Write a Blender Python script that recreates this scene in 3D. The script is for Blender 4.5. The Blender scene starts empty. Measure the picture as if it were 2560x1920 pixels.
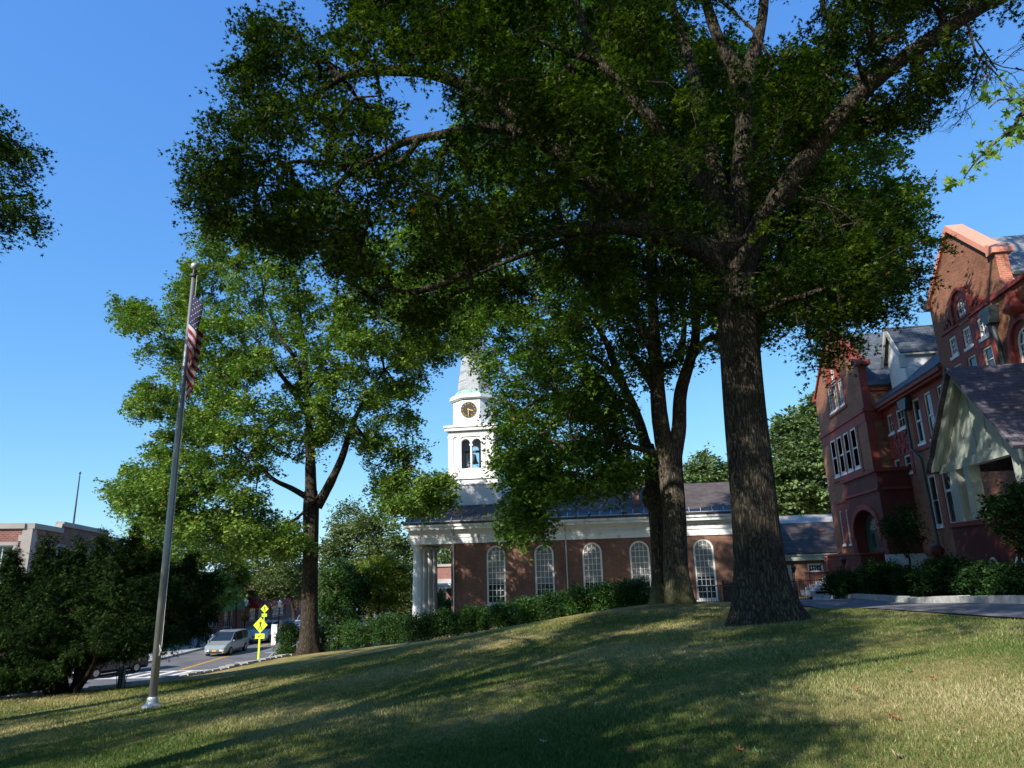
import bpy, bmesh, math, random
import numpy as np
from mathutils import Vector, Matrix
from mathutils.geometry import tessellate_polygon

# ------------------------------------------------------------------ camera, sky, sun
SC = bpy.context.scene
COL = SC.collection
R = math.radians
FPX, CX, CY = 1740.0, 1280.0, 960.0
YAW, PITCH, ROLL = R(-8.55), R(14.8), R(1.6)
EYE = np.array([0.0, 0.0, 1.6])
_F = np.array([math.sin(YAW)*math.cos(PITCH), math.cos(YAW)*math.cos(PITCH), math.sin(PITCH)])
_r = np.array([math.cos(YAW), -math.sin(YAW), 0.0]); _u = np.cross(_r, _F)
_r2 = _r*math.cos(ROLL) - _u*math.sin(ROLL); _u2 = _u*math.cos(ROLL) + _r*math.sin(ROLL)
cam = bpy.data.cameras.new('camera'); co = bpy.data.objects.new('camera', cam); COL.objects.link(co)
cam.sensor_width = 36.0; cam.lens = FPX/2560*36.0; cam.clip_start = 0.1; cam.clip_end = 3000
m = Matrix(((_r2[0], _u2[0], -_F[0], EYE[0]), (_r2[1], _u2[1], -_F[1], EYE[1]), (_r2[2], _u2[2], -_F[2], EYE[2]), (0, 0, 0, 1)))
co.matrix_world = m
SC.camera = co

SUN_EL = R(34.0)
SUNDIR = Vector((-0.54*math.cos(SUN_EL), -0.842*math.cos(SUN_EL), math.sin(SUN_EL)))   # towards the sun
W = bpy.data.worlds.new('World'); SC.world = W; W.use_nodes = True
nt = W.node_tree; nt.nodes.clear()
sky = nt.nodes.new('ShaderNodeTexSky'); sky.sky_type = 'NISHITA'; sky.sun_disc = False
sky.sun_elevation = SUN_EL; sky.sun_rotation = math.atan2(SUNDIR.x, SUNDIR.y)
sky.air_density = 1.0; sky.dust_density = 0.1; sky.ozone_density = 3.0
bg = nt.nodes.new('ShaderNodeBackground'); bg.inputs['Strength'].default_value = 0.15
wo = nt.nodes.new('ShaderNodeOutputWorld')
spr = nt.nodes.new('ShaderNodeSeparateColor'); cmb = nt.nodes.new('ShaderNodeCombineColor'); nt.links.new(sky.outputs[0], spr.inputs[0])
for i, (gm, am) in enumerate(((0.82, 0.375), (0.66, 0.545), (0.33, 0.685))):      # tone of the sky, channel by channel
    m1 = nt.nodes.new('ShaderNodeMath'); m1.operation = 'MULTIPLY'; m1.inputs[1].default_value = 0.15
    m2 = nt.nodes.new('ShaderNodeMath'); m2.operation = 'POWER'; m2.inputs[1].default_value = gm
    m3 = nt.nodes.new('ShaderNodeMath'); m3.operation = 'MULTIPLY'; m3.inputs[1].default_value = am/0.15
    nt.links.new(spr.outputs[i], m1.inputs[0]); nt.links.new(m1.outputs[0], m2.inputs[0]); nt.links.new(m2.outputs[0], m3.inputs[0]); nt.links.new(m3.outputs[0], cmb.inputs[i])
nt.links.new(cmb.outputs[0], bg.inputs[0]); nt.links.new(bg.outputs[0], wo.inputs[0])
sl = bpy.data.lights.new('sun', 'SUN'); sl.energy = 5.0; sl.angle = R(0.53); sl.color = (1.0, 0.93, 0.82)
so = bpy.data.objects.new('sun', sl); COL.objects.link(so)
so.rotation_euler = (-SUNDIR).to_track_quat('-Z', 'Y').to_euler(); so.location = (-30, -20, 40)
vs = SC.view_settings; vs.view_transform = 'Standard'; vs.look = 'None'; vs.exposure = 0.76; vs.gamma = 1.0; vs.use_curve_mapping = False
SC.cycles.max_bounces = 8; SC.cycles.diffuse_bounces = 1; SC.cycles.transmission_bounces = 4; SC.cycles.transparent_max_bounces = 8
SC.cycles.use_denoising = True

# ------------------------------------------------------------------ image pixel helpers (photo measured at 2212 px wide)
def ray(x, y):
    x = x*2560/2212; y = y*2560/2212
    return _F + _r2*(x-CX)/FPX - _u2*(y-CY)/FPX
def at(x, y, Y):
    d = ray(x, y); return EYE + d*(Y/d[1])
def atz(x, y, Z):
    d = ray(x, y); return EYE + d*((Z-EYE[2])/d[2])
def px_of(P):
    d = np.asarray(P) - EYE; z = d@_F
    return np.stack([(CX + FPX*(d@_r2)/z)*2212/2560, (CY - FPX*(d@_u2)/z)*2212/2560], -1)
def V3(p): return Vector((float(p[0]), float(p[1]), float(p[2])))

# ------------------------------------------------------------------ object helpers
def tag(o, label=None, cat=None, group=None, kind=None):
    if label: o['label'] = label
    if cat: o['category'] = cat
    if group: o['group'] = group
    if kind: o['kind'] = kind
    return o
def empty(name, loc=(0, 0, 0), rz=0.0, label=None, cat=None, group=None):
    o = bpy.data.objects.new(name, None); COL.objects.link(o); o.location = loc; o.rotation_euler = (0, 0, rz)
    o.empty_display_size = 0.3
    return tag(o, label, cat, group)
def mat_of(o):
    M = Matrix.LocRotScale(o.location, o.rotation_euler, o.scale)
    if o.parent: M = mat_of(o.parent) @ o.matrix_parent_inverse @ M
    return M
class MB:
    def __init__(s): s.v = []; s.f = []
    def add(s, vs, fs):
        n = len(s.v); s.v += [tuple(map(float, p)) for p in vs]; s.f += [tuple(i+n for i in f) for f in fs]; return s
    def box(s, x0, x1, y0, y1, z0, z1):
        if x0 > x1: x0, x1 = x1, x0
        if y0 > y1: y0, y1 = y1, y0
        if z0 > z1: z0, z1 = z1, z0
        return s.add([(x0,y0,z0),(x1,y0,z0),(x1,y1,z0),(x0,y1,z0),(x0,y0,z1),(x1,y0,z1),(x1,y1,z1),(x0,y1,z1)],
                     [(0,3,2,1),(4,5,6,7),(0,1,5,4),(1,2,6,5),(2,3,7,6),(3,0,4,7)])
    def bar(s, a, b, w, h=None, up=(0, 0, 1)):
        a = Vector(a); b = Vector(b); h = h or w; d = (b-a).normalized()
        sd = d.cross(Vector(up)); sd = (sd if sd.length > 1e-4 else d.cross(Vector((1, 0, 0)))).normalized(); u = sd.cross(d)
        q = [a+sd*i*w/2+u*j*h/2 for i, j in ((-1,-1),(1,-1),(1,1),(-1,1))] + [b+sd*i*w/2+u*j*h/2 for i, j in ((-1,-1),(1,-1),(1,1),(-1,1))]
        return s.add(q, [(0,1,2,3),(7,6,5,4),(0,4,5,1),(1,5,6,2),(2,6,7,3),(3,7,4,0)])
    def tube(s, pts, rads, n=8, cap=True):
        pts = [Vector(p) for p in pts]
        if not hasattr(rads, '__len__'): rads = [rads]*len(pts)
        k = len(pts); base = len(s.v); ref = None
        for i, p in enumerate(pts):
            t = (pts[min(i+1, k-1)] - pts[max(i-1, 0)]).normalized()
            if ref is None:
                ref = t.cross(Vector((0, 0, 1)))
                if ref.length < 1e-3: ref = Vector((1, 0, 0))
            ref = (ref - t*ref.dot(t)).normalized(); b = t.cross(ref)
            for j in range(n):
                a = 2*math.pi*j/n; q = p + (ref*math.cos(a) + b*math.sin(a))*rads[i]; s.v.append((q.x, q.y, q.z))
        for i in range(k-1):
            for j in range(n):
                a = base+i*n+j; c = base+i*n+(j+1) % n
                s.f.append((a, c, c+n, a+n))
        if cap: s.f.append(tuple(base+j for j in reversed(range(n)))); s.f.append(tuple(base+(k-1)*n+j for j in range(n)))
        return s
    def lathe(s, c, prof, n=16, flute=0.0):
        base = len(s.v)
        for r, z in prof:
            for j in range(n):
                a = 2*math.pi*(j+.5)/n; rr = r*(1-(flute if j % 2 else 0)); s.v.append((c[0]+rr*math.cos(a), c[1]+rr*math.sin(a), c[2]+z))
        for i in range(len(prof)-1):
            for j in range(n):
                a = base+i*n+j; b = base+i*n+(j+1) % n; s.f.append((a, b, b+n, a+n))
        s.f.append(tuple(base+j for j in reversed(range(n)))); s.f.append(tuple(base+(len(prof)-1)*n+j for j in range(n)))
        return s
    def slab(s, loops, fn, w0, w1):
        """flat outline with holes, pushed from w0 to w1; fn(u, v, w) -> xyz"""
        flat = [p for l in loops for p in l]
        tris = tessellate_polygon([[Vector((p[0], p[1], 0)) for p in l] for l in loops])
        n = len(flat); vs = [fn(p[0], p[1], w0) for p in flat] + [fn(p[0], p[1], w1) for p in flat]
        fs = [tuple(t) for t in tris] + [tuple(i+n for i in reversed(t)) for t in tris]
        k = 0
        for l in loops:
            for i in range(len(l)):
                a = k+i; b = k+(i+1) % len(l); fs.append((a, b, b+n, a+n))
            k += len(l)
        return s.add(vs, fs)
    def build(s, name, mat, parent=None, smooth=False, local=False, label=None, cat=None, group=None, kind=None, merge=True):
        me = bpy.data.meshes.new(name)
        me.from_pydata(s.v, [], s.f)
        bm = bmesh.new(); bm.from_mesh(me)
        if merge: bmesh.ops.remove_doubles(bm, verts=bm.verts, dist=1e-5)
        bmesh.ops.recalc_face_normals(bm, faces=bm.faces)
        bm.to_mesh(me); bm.free()
        if smooth: me.polygons.foreach_set('use_smooth', [True]*len(me.polygons))
        return link(name, me, mat, parent, local, label, cat, group, kind)
def link(name, me, mat, parent=None, local=False, label=None, cat=None, group=None, kind=None):
    o = bpy.data.objects.new(name, me); COL.objects.link(o)
    if mat: me.materials.append(mat)
    if parent:
        o.parent = parent
        if not local: o.matrix_parent_inverse = mat_of(parent).inverted()
    elif not local and len(me.vertices):
        n = len(me.vertices); c = np.empty(n*3, np.float32); me.vertices.foreach_get('co', c); c = c.reshape(-1, 3)
        b = np.array([(c[:, 0].min()+c[:, 0].max())/2, (c[:, 1].min()+c[:, 1].max())/2, c[:, 2].min()], np.float32)
        me.vertices.foreach_set('co', (c-b).ravel()); me.update(); o.location = [float(q) for q in b]
    return tag(o, label, cat, group, kind)
def copy_tree(o, parent=None):
    c = o.copy(); COL.objects.link(c)
    if parent: c.parent = parent
    for ch in list(o.children): copy_tree(ch, c)
    return c

# ------------------------------------------------------------------ materials
def newmat(name):
    mt = bpy.data.materials.new(name); mt.use_nodes = True
    return mt, mt.node_tree, mt.node_tree.nodes['Principled BSDF']
def nd(t, typ, **kw):
    n = t.nodes.new(typ)
    for k, v in kw.items():
        if k in n.inputs: n.inputs[k].default_value = v
        else: setattr(n, k, v)
    return n
def ramp(t, stops):
    r = t.nodes.new('ShaderNodeValToRGB'); e = r.color_ramp.elements
    while len(e) < len(stops): e.new(0.5)
    for i, (p, c) in enumerate(stops): e[i].position = p; e[i].color = (*c, 1)
    return r
def plain(name, col, rough=0.6, metal=0.0, var=0.12, scale=3.0, bump=0.0, bscale=40.0, spec=0.4, dirt=None):
    mt, t, b = newmat(name)
    tc = nd(t, 'ShaderNodeTexCoord'); no = nd(t, 'ShaderNodeTexNoise', Scale=scale, Detail=5.0)
    t.links.new(tc.outputs['Object'], no.inputs['Vector'])
    lo = tuple(c*(1-var) for c in col); hi = tuple(min(1, c*(1+var)) for c in col)
    st = [(0.3, lo), (0.7, hi)]
    if dirt: st = [(0.0, dirt), (0.34, dirt), (0.42, lo), (0.75, hi)]
    r = ramp(t, st); t.links.new(no.outputs['Fac'], r.inputs[0]); t.links.new(r.outputs[0], b.inputs['Base Color'])
    b.inputs['Roughness'].default_value = rough; b.inputs['Metallic'].default_value = metal; b.inputs['Specular IOR Level'].default_value = spec
    if bump:
        n2 = nd(t, 'ShaderNodeTexNoise', Scale=bscale, Detail=6.0); t.links.new(tc.outputs['Object'], n2.inputs['Vector'])
        bp = nd(t, 'ShaderNodeBump', Strength=bump, Distance=0.02); t.links.new(n2.outputs['Fac'], bp.inputs['Height']); t.links.new(bp.outputs[0], b.inputs['Normal'])
    return mt
def coursed(name, cols, mortar, bw=0.215, rh=0.075, ms=0.011, axis='xy', zs=1.0, rough=0.85, bump=0.5, stain=None):
    """brick, slate or shingle courses: cols = (c1, c2)"""
    mt, t, b = newmat(name)
    g = nd(t, 'ShaderNodeNewGeometry'); sp = nd(t, 'ShaderNodeSeparateXYZ'); t.links.new(g.outputs['Position'], sp.inputs[0])
    cb = nd(t, 'ShaderNodeCombineXYZ')
    if axis == 'x': t.links.new(sp.outputs[0], cb.inputs[0])
    elif axis == 'y': t.links.new(sp.outputs[1], cb.inputs[0])
    else:
        ad = nd(t, 'ShaderNodeMath', operation='ADD'); t.links.new(sp.outputs[0], ad.inputs[0]); t.links.new(sp.outputs[1], ad.inputs[1]); t.links.new(ad.outputs[0], cb.inputs[0])
    mz = nd(t, 'ShaderNodeMath', operation='MULTIPLY'); mz.inputs[1].default_value = zs
    t.links.new(sp.outputs[2], mz.inputs[0]); t.links.new(mz.outputs[0], cb.inputs[1])
    br = nd(t, 'ShaderNodeTexBrick', Scale=1.0); br.offset = 0.5
    br.inputs['Brick Width'].default_value = bw; br.inputs['Row Height'].default_value = rh; br.inputs['Mortar Size'].default_value = ms
    br.inputs['Mortar Smooth'].default_value = 0.2; br.inputs['Bias'].default_value = -0.1
    br.inputs['Color1'].default_value = (*cols[0], 1); br.inputs['Color2'].default_value = (*cols[1], 1); br.inputs['Mortar'].default_value = (*mortar, 1)
    t.links.new(cb.outputs[0], br.inputs['Vector'])
    no = nd(t, 'ShaderNodeTexNoise', Scale=0.55, Detail=8.0, Roughness=0.65); t.links.new(g.outputs['Position'], no.inputs['Vector'])
    rp = ramp(t, [(0.3, (0.62, 0.62, 0.62)), (0.7, (1.25, 1.25, 1.25))]); t.links.new(no.outputs['Fac'], rp.inputs[0])
    mx = nd(t, 'ShaderNodeMix', data_type='RGBA', blend_type='MULTIPLY'); mx.inputs[0].default_value = 0.8
    t.links.new(br.outputs['Color'], mx.inputs[6]); t.links.new(rp.outputs[0], mx.inputs[7]); t.links.new(mx.outputs[2], b.inputs['Base Color'])
    b.inputs['Roughness'].default_value = rough; b.inputs['Specular IOR Level'].default_value = 0.25
    bp = nd(t, 'ShaderNodeBump', Strength=bump, Distance=0.01, invert=True); t.links.new(br.outputs['Fac'], bp.inputs['Height']); t.links.new(bp.outputs[0], b.inputs['Normal'])
    return mt
def leafmat(name, stops, trans=0.35, rough=0.5, tcol=(1.15, 1.35, 0.35), spec=0.2):
    mt, t, b = newmat(name)
    a = nd(t, 'ShaderNodeAttribute', attribute_name='rnd'); r = ramp(t, stops); t.links.new(a.outputs['Fac'], r.inputs[0])
    t.links.new(r.outputs[0], b.inputs['Base Color']); b.inputs['Roughness'].default_value = rough; b.inputs['Specular IOR Level'].default_value = spec
    tr = nd(t, 'ShaderNodeBsdfTranslucent'); mu = nd(t, 'ShaderNodeMix', data_type='RGBA', blend_type='MULTIPLY'); mu.inputs[0].default_value = 1.0
    t.links.new(r.outputs[0], mu.inputs[6]); mu.inputs[7].default_value = (*tcol, 1); t.links.new(mu.outputs[2], tr.inputs[0])
    ms = nd(t, 'ShaderNodeMixShader'); ms.inputs[0].default_value = trans
    t.links.new(b.outputs[0], ms.inputs[1]); t.links.new(tr.outputs[0], ms.inputs[2])
    t.links.new(ms.outputs[0], t.nodes['Material Output'].inputs['Surface'])
    return mt
def bark(name, c1, c2, sc=1.0, bump=1.0, moss=False):
    mt, t, b = newmat(name)
    g = nd(t, 'ShaderNodeNewGeometry'); mp = nd(t, 'ShaderNodeMapping'); mp.inputs['Scale'].default_value = (9*sc, 9*sc, 1.7*sc)
    t.links.new(g.outputs['Position'], mp.inputs['Vector'])
    wn = nd(t, 'ShaderNodeTexNoise', Scale=2.2, Detail=3.0); t.links.new(g.outputs['Position'], wn.inputs['Vector'])
    wv = nd(t, 'ShaderNodeVectorMath', operation='SCALE'); wv.inputs['Scale'].default_value = 1.6; t.links.new(wn.outputs['Color'], wv.inputs[0])
    wa = nd(t, 'ShaderNodeVectorMath', operation='ADD'); t.links.new(mp.outputs[0], wa.inputs[0]); t.links.new(wv.outputs[0], wa.inputs[1])
    vo = nd(t, 'ShaderNodeTexVoronoi', feature='DISTANCE_TO_EDGE', Scale=1.9); t.links.new(wa.outputs[0], vo.inputs['Vector'])
    fn_ = nd(t, 'ShaderNodeTexNoise', Scale=3.0, Detail=6.0, Roughness=0.7); t.links.new(wa.outputs[0], fn_.inputs['Vector'])
    no = nd(t, 'ShaderNodeMath', operation='MULTIPLY_ADD'); no.inputs[1].default_value = 1.25
    t.links.new(vo.outputs['Distance'], no.inputs[0])
    f2 = nd(t, 'ShaderNodeMath', operation='MULTIPLY'); f2.inputs[1].default_value = .62; t.links.new(fn_.outputs['Fac'], f2.inputs[0]); t.links.new(f2.outputs[0], no.inputs[2])
    r = ramp(t, [(0.30, tuple(c*0.4 for c in c1)), (0.44, c1), (0.78, c2)]); t.links.new(no.outputs[0], r.inputs[0])
    big = nd(t, 'ShaderNodeTexNoise', Scale=0.8, Detail=4.0); t.links.new(g.outputs['Position'], big.inputs['Vector'])
    r2 = ramp(t, [(0.35, (0.75, 0.75, 0.75)), (0.65, (1.2, 1.2, 1.15))]); t.links.new(big.outputs['Fac'], r2.inputs[0])
    mx = nd(t, 'ShaderNodeMix', data_type='RGBA', blend_type='MULTIPLY'); mx.inputs[0].default_value = 1.0
    t.links.new(r.outputs[0], mx.inputs[6]); t.links.new(r2.outputs[0], mx.inputs[7])
    out = mx.outputs[2]
    if moss:
        sp = nd(t, 'ShaderNodeSeparateXYZ'); t.links.new(g.outputs['Position'], sp.inputs[0])
        mr = nd(t, 'ShaderNodeMapRange'); mr.inputs['From Min'].default_value = 1.5; mr.inputs['From Max'].default_value = 0.0; t.links.new(sp.outputs[2], mr.inputs[0])
        ml = nd(t, 'ShaderNodeMath', operation='MULTIPLY'); t.links.new(mr.outputs[0], ml.inputs[0]); t.links.new(big.outputs['Fac'], ml.inputs[1])
        m2 = nd(t, 'ShaderNodeMix', data_type='RGBA'); t.links.new(ml.outputs[0], m2.inputs[0]); t.links.new(out, m2.inputs[6]); m2.inputs[7].default_value = (0.16, 0.17, 0.05, 1); out = m2.outputs[2]
    t.links.new(out, b.inputs['Base Color']); b.inputs['Roughness'].default_value = 0.9; b.inputs['Specular IOR Level'].default_value = 0.15
    bp = nd(t, 'ShaderNodeBump', Strength=bump, Distance=0.05); t.links.new(no.outputs[0], bp.inputs['Height']); t.links.new(bp.outputs[0], b.inputs['Normal'])
    return mt
def glassmat(name, col=(0.02, 0.025, 0.03), rough=0.06):
    mt, t, b = newmat(name)
    g = nd(t, 'ShaderNodeNewGeometry'); no = nd(t, 'ShaderNodeTexNoise', Scale=1.3, Detail=2.0); t.links.new(g.outputs['Position'], no.inputs['Vector'])
    bp = nd(t, 'ShaderNodeBump', Strength=0.12, Distance=0.05); t.links.new(no.outputs['Fac'], bp.inputs['Height']); t.links.new(bp.outputs[0], b.inputs['Normal'])
    b.inputs['Base Color'].default_value = (*col, 1); b.inputs['Roughness'].default_value = rough; b.inputs['Specular IOR Level'].default_value = 0.7
    return mt
M = {
 'white': plain('white_paint', (0.80, 0.81, 0.80), 0.55, var=0.05, scale=1.2),
 'white_worn': plain('worn_white_paint', (0.74, 0.76, 0.76), 0.6, var=0.05, scale=2.2, dirt=(0.5, 0.5, 0.48)),
 'siding': None,
 'cream': plain('cream_paint', (0.56, 0.54, 0.45), 0.55, var=0.06),
 'stucco': plain('pale_green_stucco', (0.42, 0.47, 0.41), 0.8, var=0.07, scale=1.6, bump=0.3),
 'trimgrey': plain('grey_trim_paint', (0.50, 0.54, 0.52), 0.6, var=0.06),
 'terra': plain('red_painted_stone', (0.24, 0.042, 0.030), 0.7, var=0.18, scale=1.4, bump=0.15),
 'terra_dk': plain('dark_red_painted_brick', (0.11, 0.022, 0.018), 0.75, var=0.2, scale=1.1, bump=0.25, bscale=14),
 'coping': plain('salmon_coping', (0.62, 0.26, 0.18), 0.65, var=0.08, scale=2),
 'brick_church': coursed('church_brick', ((0.22, 0.078, 0.048), (0.10, 0.042, 0.032)), (0.25, 0.18, 0.14), ms=0.013),
 'brick_red': coursed('hall_brick', ((0.32, 0.125, 0.068), (0.17, 0.062, 0.036)), (0.30, 0.185, 0.125)),
 'brick_edge': coursed('red_edge_brick', ((0.42, 0.12, 0.075), (0.32, 0.09, 0.06)), (0.38, 0.24, 0.18), rh=0.085),
 'brick_far': coursed('street_brick', ((0.24, 0.078, 0.058), (0.15, 0.052, 0.044)), (0.25, 0.19, 0.17), bw=0.42, rh=0.14, ms=0.02),
 'shingle': coursed('brown_grey_shingles', ((0.105, 0.085, 0.078), (0.062, 0.052, 0.050)), (0.038, 0.033, 0.032), bw=0.42, rh=0.13, ms=0.012, axis='x', zs=1.3),
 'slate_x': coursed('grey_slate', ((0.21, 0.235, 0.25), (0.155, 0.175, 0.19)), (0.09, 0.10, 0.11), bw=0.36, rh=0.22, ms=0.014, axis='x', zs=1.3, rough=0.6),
 'slate_shade': coursed('slate_painted_shade', ((0.095, 0.11, 0.13), (0.06, 0.07, 0.085)), (0.035, 0.04, 0.045), bw=0.36, rh=0.22, ms=0.014, axis='x', zs=1.3, rough=0.7),  # grey slate copied darker, with the shade put into its colour
 'slate_y': coursed('dark_slate', ((0.10, 0.115, 0.14), (0.07, 0.08, 0.10)), (0.04, 0.045, 0.05), bw=0.36, rh=0.2, ms=0.014, axis='y', zs=1.3, rough=0.6),
 'slate_pur': coursed('purple_grey_slate', ((0.115, 0.105, 0.13), (0.08, 0.075, 0.095)), (0.045, 0.04, 0.05), bw=0.45, rh=0.17, ms=0.012, axis='x', zs=1.3, rough=0.65),
 'slate_sp': coursed('spire_slate', ((0.36, 0.38, 0.40), (0.27, 0.29, 0.31)), (0.2, 0.21, 0.22), bw=0.3, rh=0.16, ms=0.012, rough=0.6),
 'pale_roof': plain('pale_flat_roof', (0.36, 0.335, 0.30), 0.8, var=0.05),
 'copper': plain('green_copper', (0.24, 0.42, 0.34), 0.6, var=0.2, scale=4),
 'dkcopper': plain('dark_copper', (0.05, 0.07, 0.075), 0.5, metal=0.3),
 'black': plain('black_iron', (0.015, 0.015, 0.017), 0.45),
 'gold': plain('gilt', (0.75, 0.52, 0.15), 0.35, metal=0.6, var=0.05),
 'alu': plain('brushed_aluminium', (0.26, 0.27, 0.28), 0.42, metal=0.6, var=0.1, scale=2.0),
 'steel': plain('galvanised_steel', (0.5, 0.52, 0.54), 0.4, metal=0.5, var=0.08),
 'glass': glassmat('window_glass'),
 'glass_gh': glassmat('greyish_glass', (0.03, 0.04, 0.04), 0.1),
 'glass_car': glassmat('car_glass', (0.012, 0.016, 0.018), 0.12),
 'blind': plain('window_blind', (0.20, 0.20, 0.185), 0.7, var=0.12, scale=1.5),
 'green_door': plain('dark_green_paint', (0.02, 0.07, 0.055), 0.4),
 'granite': plain('granite', (0.42, 0.42, 0.41), 0.8, var=0.25, scale=7, bump=0.6, bscale=25),
 'stone': plain('pale_field_stone', (0.33, 0.315, 0.285), 0.85, var=0.3, scale=4, bump=0.8, bscale=9),
 'limestone': plain('limestone', (0.33, 0.30, 0.27), 0.8, var=0.12, scale=1.5),
 'concrete': plain('pale_concrete', (0.55, 0.54, 0.51), 0.85, var=0.12, scale=1.5, bump=0.2),
 'walk': plain('sidewalk_concrete', (0.33, 0.33, 0.32), 0.9, var=0.12, scale=0.8),
 'path': plain('path_asphalt', (0.14, 0.14, 0.145), 0.9, var=0.2, scale=1.0, bump=0.3, bscale=60),
 'yel': plain('fluorescent_yellow_green', (0.55, 0.80, 0.02), 0.5, var=0.03),
 'roadyel': plain('yellow_road_paint', (0.62, 0.36, 0.04), 0.8, var=0.2, scale=5),
 'roadwhite': plain('white_road_paint', (0.68, 0.68, 0.66), 0.8, var=0.12, scale=5),
 'red': plain('red_canvas', (0.40, 0.02, 0.03), 0.7),
 'salmon': plain('salmon_banner', (0.62, 0.14, 0.10), 0.7),
 'green_aw': plain('green_canvas', (0.05, 0.16, 0.09), 0.8),
 'brown_roof': plain('brown_roof', (0.12, 0.06, 0.05), 0.85, var=0.2),
 'signwhite': plain('white_sign_metal', (0.8, 0.78, 0.78), 0.5, var=0.03),
 'lamp_glass': plain('frosted_lamp_glass', (0.75, 0.75, 0.72), 0.3, var=0.03),
 'bluetarp': plain('turquoise_plastic', (0.02, 0.22, 0.32), 0.4),
 'soil': plain('soil', (0.07, 0.05, 0.035), 0.95, var=0.3, scale=4, bump=0.5),
 'rubber': plain('tyre_rubber', (0.015, 0.015, 0.015), 0.8),
 'chrome': plain('wheel_alloy', (0.28, 0.28, 0.30), 0.3, metal=0.8),
 'lampglow': plain('headlamp_lens', (0.75, 0.77, 0.8), 0.15, var=0.02),
 'plate': plain('orange_plate', (0.75, 0.38, 0.03), 0.5),
}
def sidingmat():
    mt, t, b = newmat('white_clapboard')
    g = nd(t, 'ShaderNodeNewGeometry'); sp = nd(t, 'ShaderNodeSeparateXYZ'); t.links.new(g.outputs['Position'], sp.inputs[0])
    ml = nd(t, 'ShaderNodeMath', operation='MULTIPLY'); ml.inputs[1].default_value = 1/0.17; t.links.new(sp.outputs[2], ml.inputs[0])
    fr = nd(t, 'ShaderNodeMath', operation='FRACT'); t.links.new(ml.outputs[0], fr.inputs[0])
    r = ramp(t, [(0.0, (0.42, 0.43, 0.44)), (0.12, (0.78, 0.79, 0.8))]); t.links.new(fr.outputs[0], r.inputs[0]); t.links.new(r.outputs[0], b.inputs['Base Color'])
    bp = nd(t, 'ShaderNodeBump', Strength=0.6, Distance=0.03); t.links.new(fr.outputs[0], bp.inputs['Height']); t.links.new(bp.outputs[0], b.inputs['Normal'])
    b.inputs['Roughness'].default_value = 0.6
    return mt
M['siding'] = sidingmat()
G_ = ((0.0, (0.030, 0.075, 0.012)), (0.5, (0.055, 0.125, 0.020)), (0.93, (0.10, 0.19, 0.035)))
M['leaf_oak'] = leafmat('oak_leaves', [(0.0, (0.010, 0.024, 0.004)), (0.5, (0.028, 0.058, 0.007)), (0.97, (0.11, 0.165, 0.02)), (1.0, (0.20, 0.10, 0.02))], 0.38, tcol=(1.5, 1.6, 0.25), spec=.12)
M['leaf_mid'] = leafmat('gum_leaves', [(0.0, (0.040, 0.095, 0.014)), (0.5, (0.10, 0.19, 0.026)), (0.96, (0.22, 0.32, 0.05)), (1.0, (0.45, 0.26, 0.03))], 0.32)
M['leaf_left'] = leafmat('pale_green_leaves', [(0.0, (0.065, 0.125, 0.02)), (0.5, (0.145, 0.245, 0.042)), (0.93, (0.28, 0.37, 0.08)), (1.0, (0.5, 0.28, 0.05))], 0.30)
M['leaf_near'] = leafmat('bright_leaves', [(0.0, (0.08, 0.17, 0.03)), (1.0, (0.22, 0.34, 0.07))], 0.4)
M['leaf_bg'] = leafmat('background_leaves', [(0.0, (0.06, 0.10, 0.04)), (0.6, (0.12, 0.175, 0.065)), (1.0, (0.20, 0.25, 0.09))], 0.25)  # paler, greyed greens: slight distance haze put into the leaf colour
M['leaf_olive'] = leafmat('olive_leaves', [(0.0, (0.07, 0.10, 0.035)), (0.6, (0.12, 0.16, 0.06)), (1.0, (0.20, 0.23, 0.09))], 0.3)
M['leaf_yellow'] = leafmat('yellowing_leaves', [(0.0, (0.10, 0.16, 0.02)), (0.6, (0.20, 0.26, 0.03)), (0.9, (0.38, 0.36, 0.04)), (1.0, (0.5, 0.25, 0.04))], 0.38)
M['leaf_yew'] = leafmat('yew_needles', [(0.0, (0.008, 0.020, 0.006)), (0.6, (0.018, 0.040, 0.010)), (1.0, (0.06, 0.095, 0.022))], 0.06, 0.9, spec=.04)
M['leaf_hedge'] = leafmat('hedge_leaves', [(0.0, (0.02, 0.055, 0.012)), (0.6, (0.045, 0.11, 0.02)), (0.97, (0.10, 0.18, 0.03)), (1.0, (0.2, 0.08, 0.03))], 0.25)
M['leaf_dark'] = leafmat('dark_shrub_leaves', [(0.0, (0.012, 0.032, 0.010)), (0.7, (0.026, 0.065, 0.016)), (1.0, (0.05, 0.10, 0.026))], 0.15, .8, spec=.08)
M['bark_oak'] = bark('oak_bark', (0.042, 0.034, 0.025), (0.098, 0.084, 0.064), 0.9, 1.0)
M['bark_mid'] = bark('grey_bark', (0.075, 0.062, 0.048), (0.175, 0.15, 0.12), 1.0, 1.0, moss=True)
M['bark_left'] = bark('brown_bark', (0.04, 0.032, 0.024), (0.10, 0.082, 0.064), 1.0, 1.0)
M['bark_yew'] = bark('dark_reddish_bark', (0.022, 0.016, 0.012), (0.055, 0.04, 0.03), 1.2, 1.0)
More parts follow.
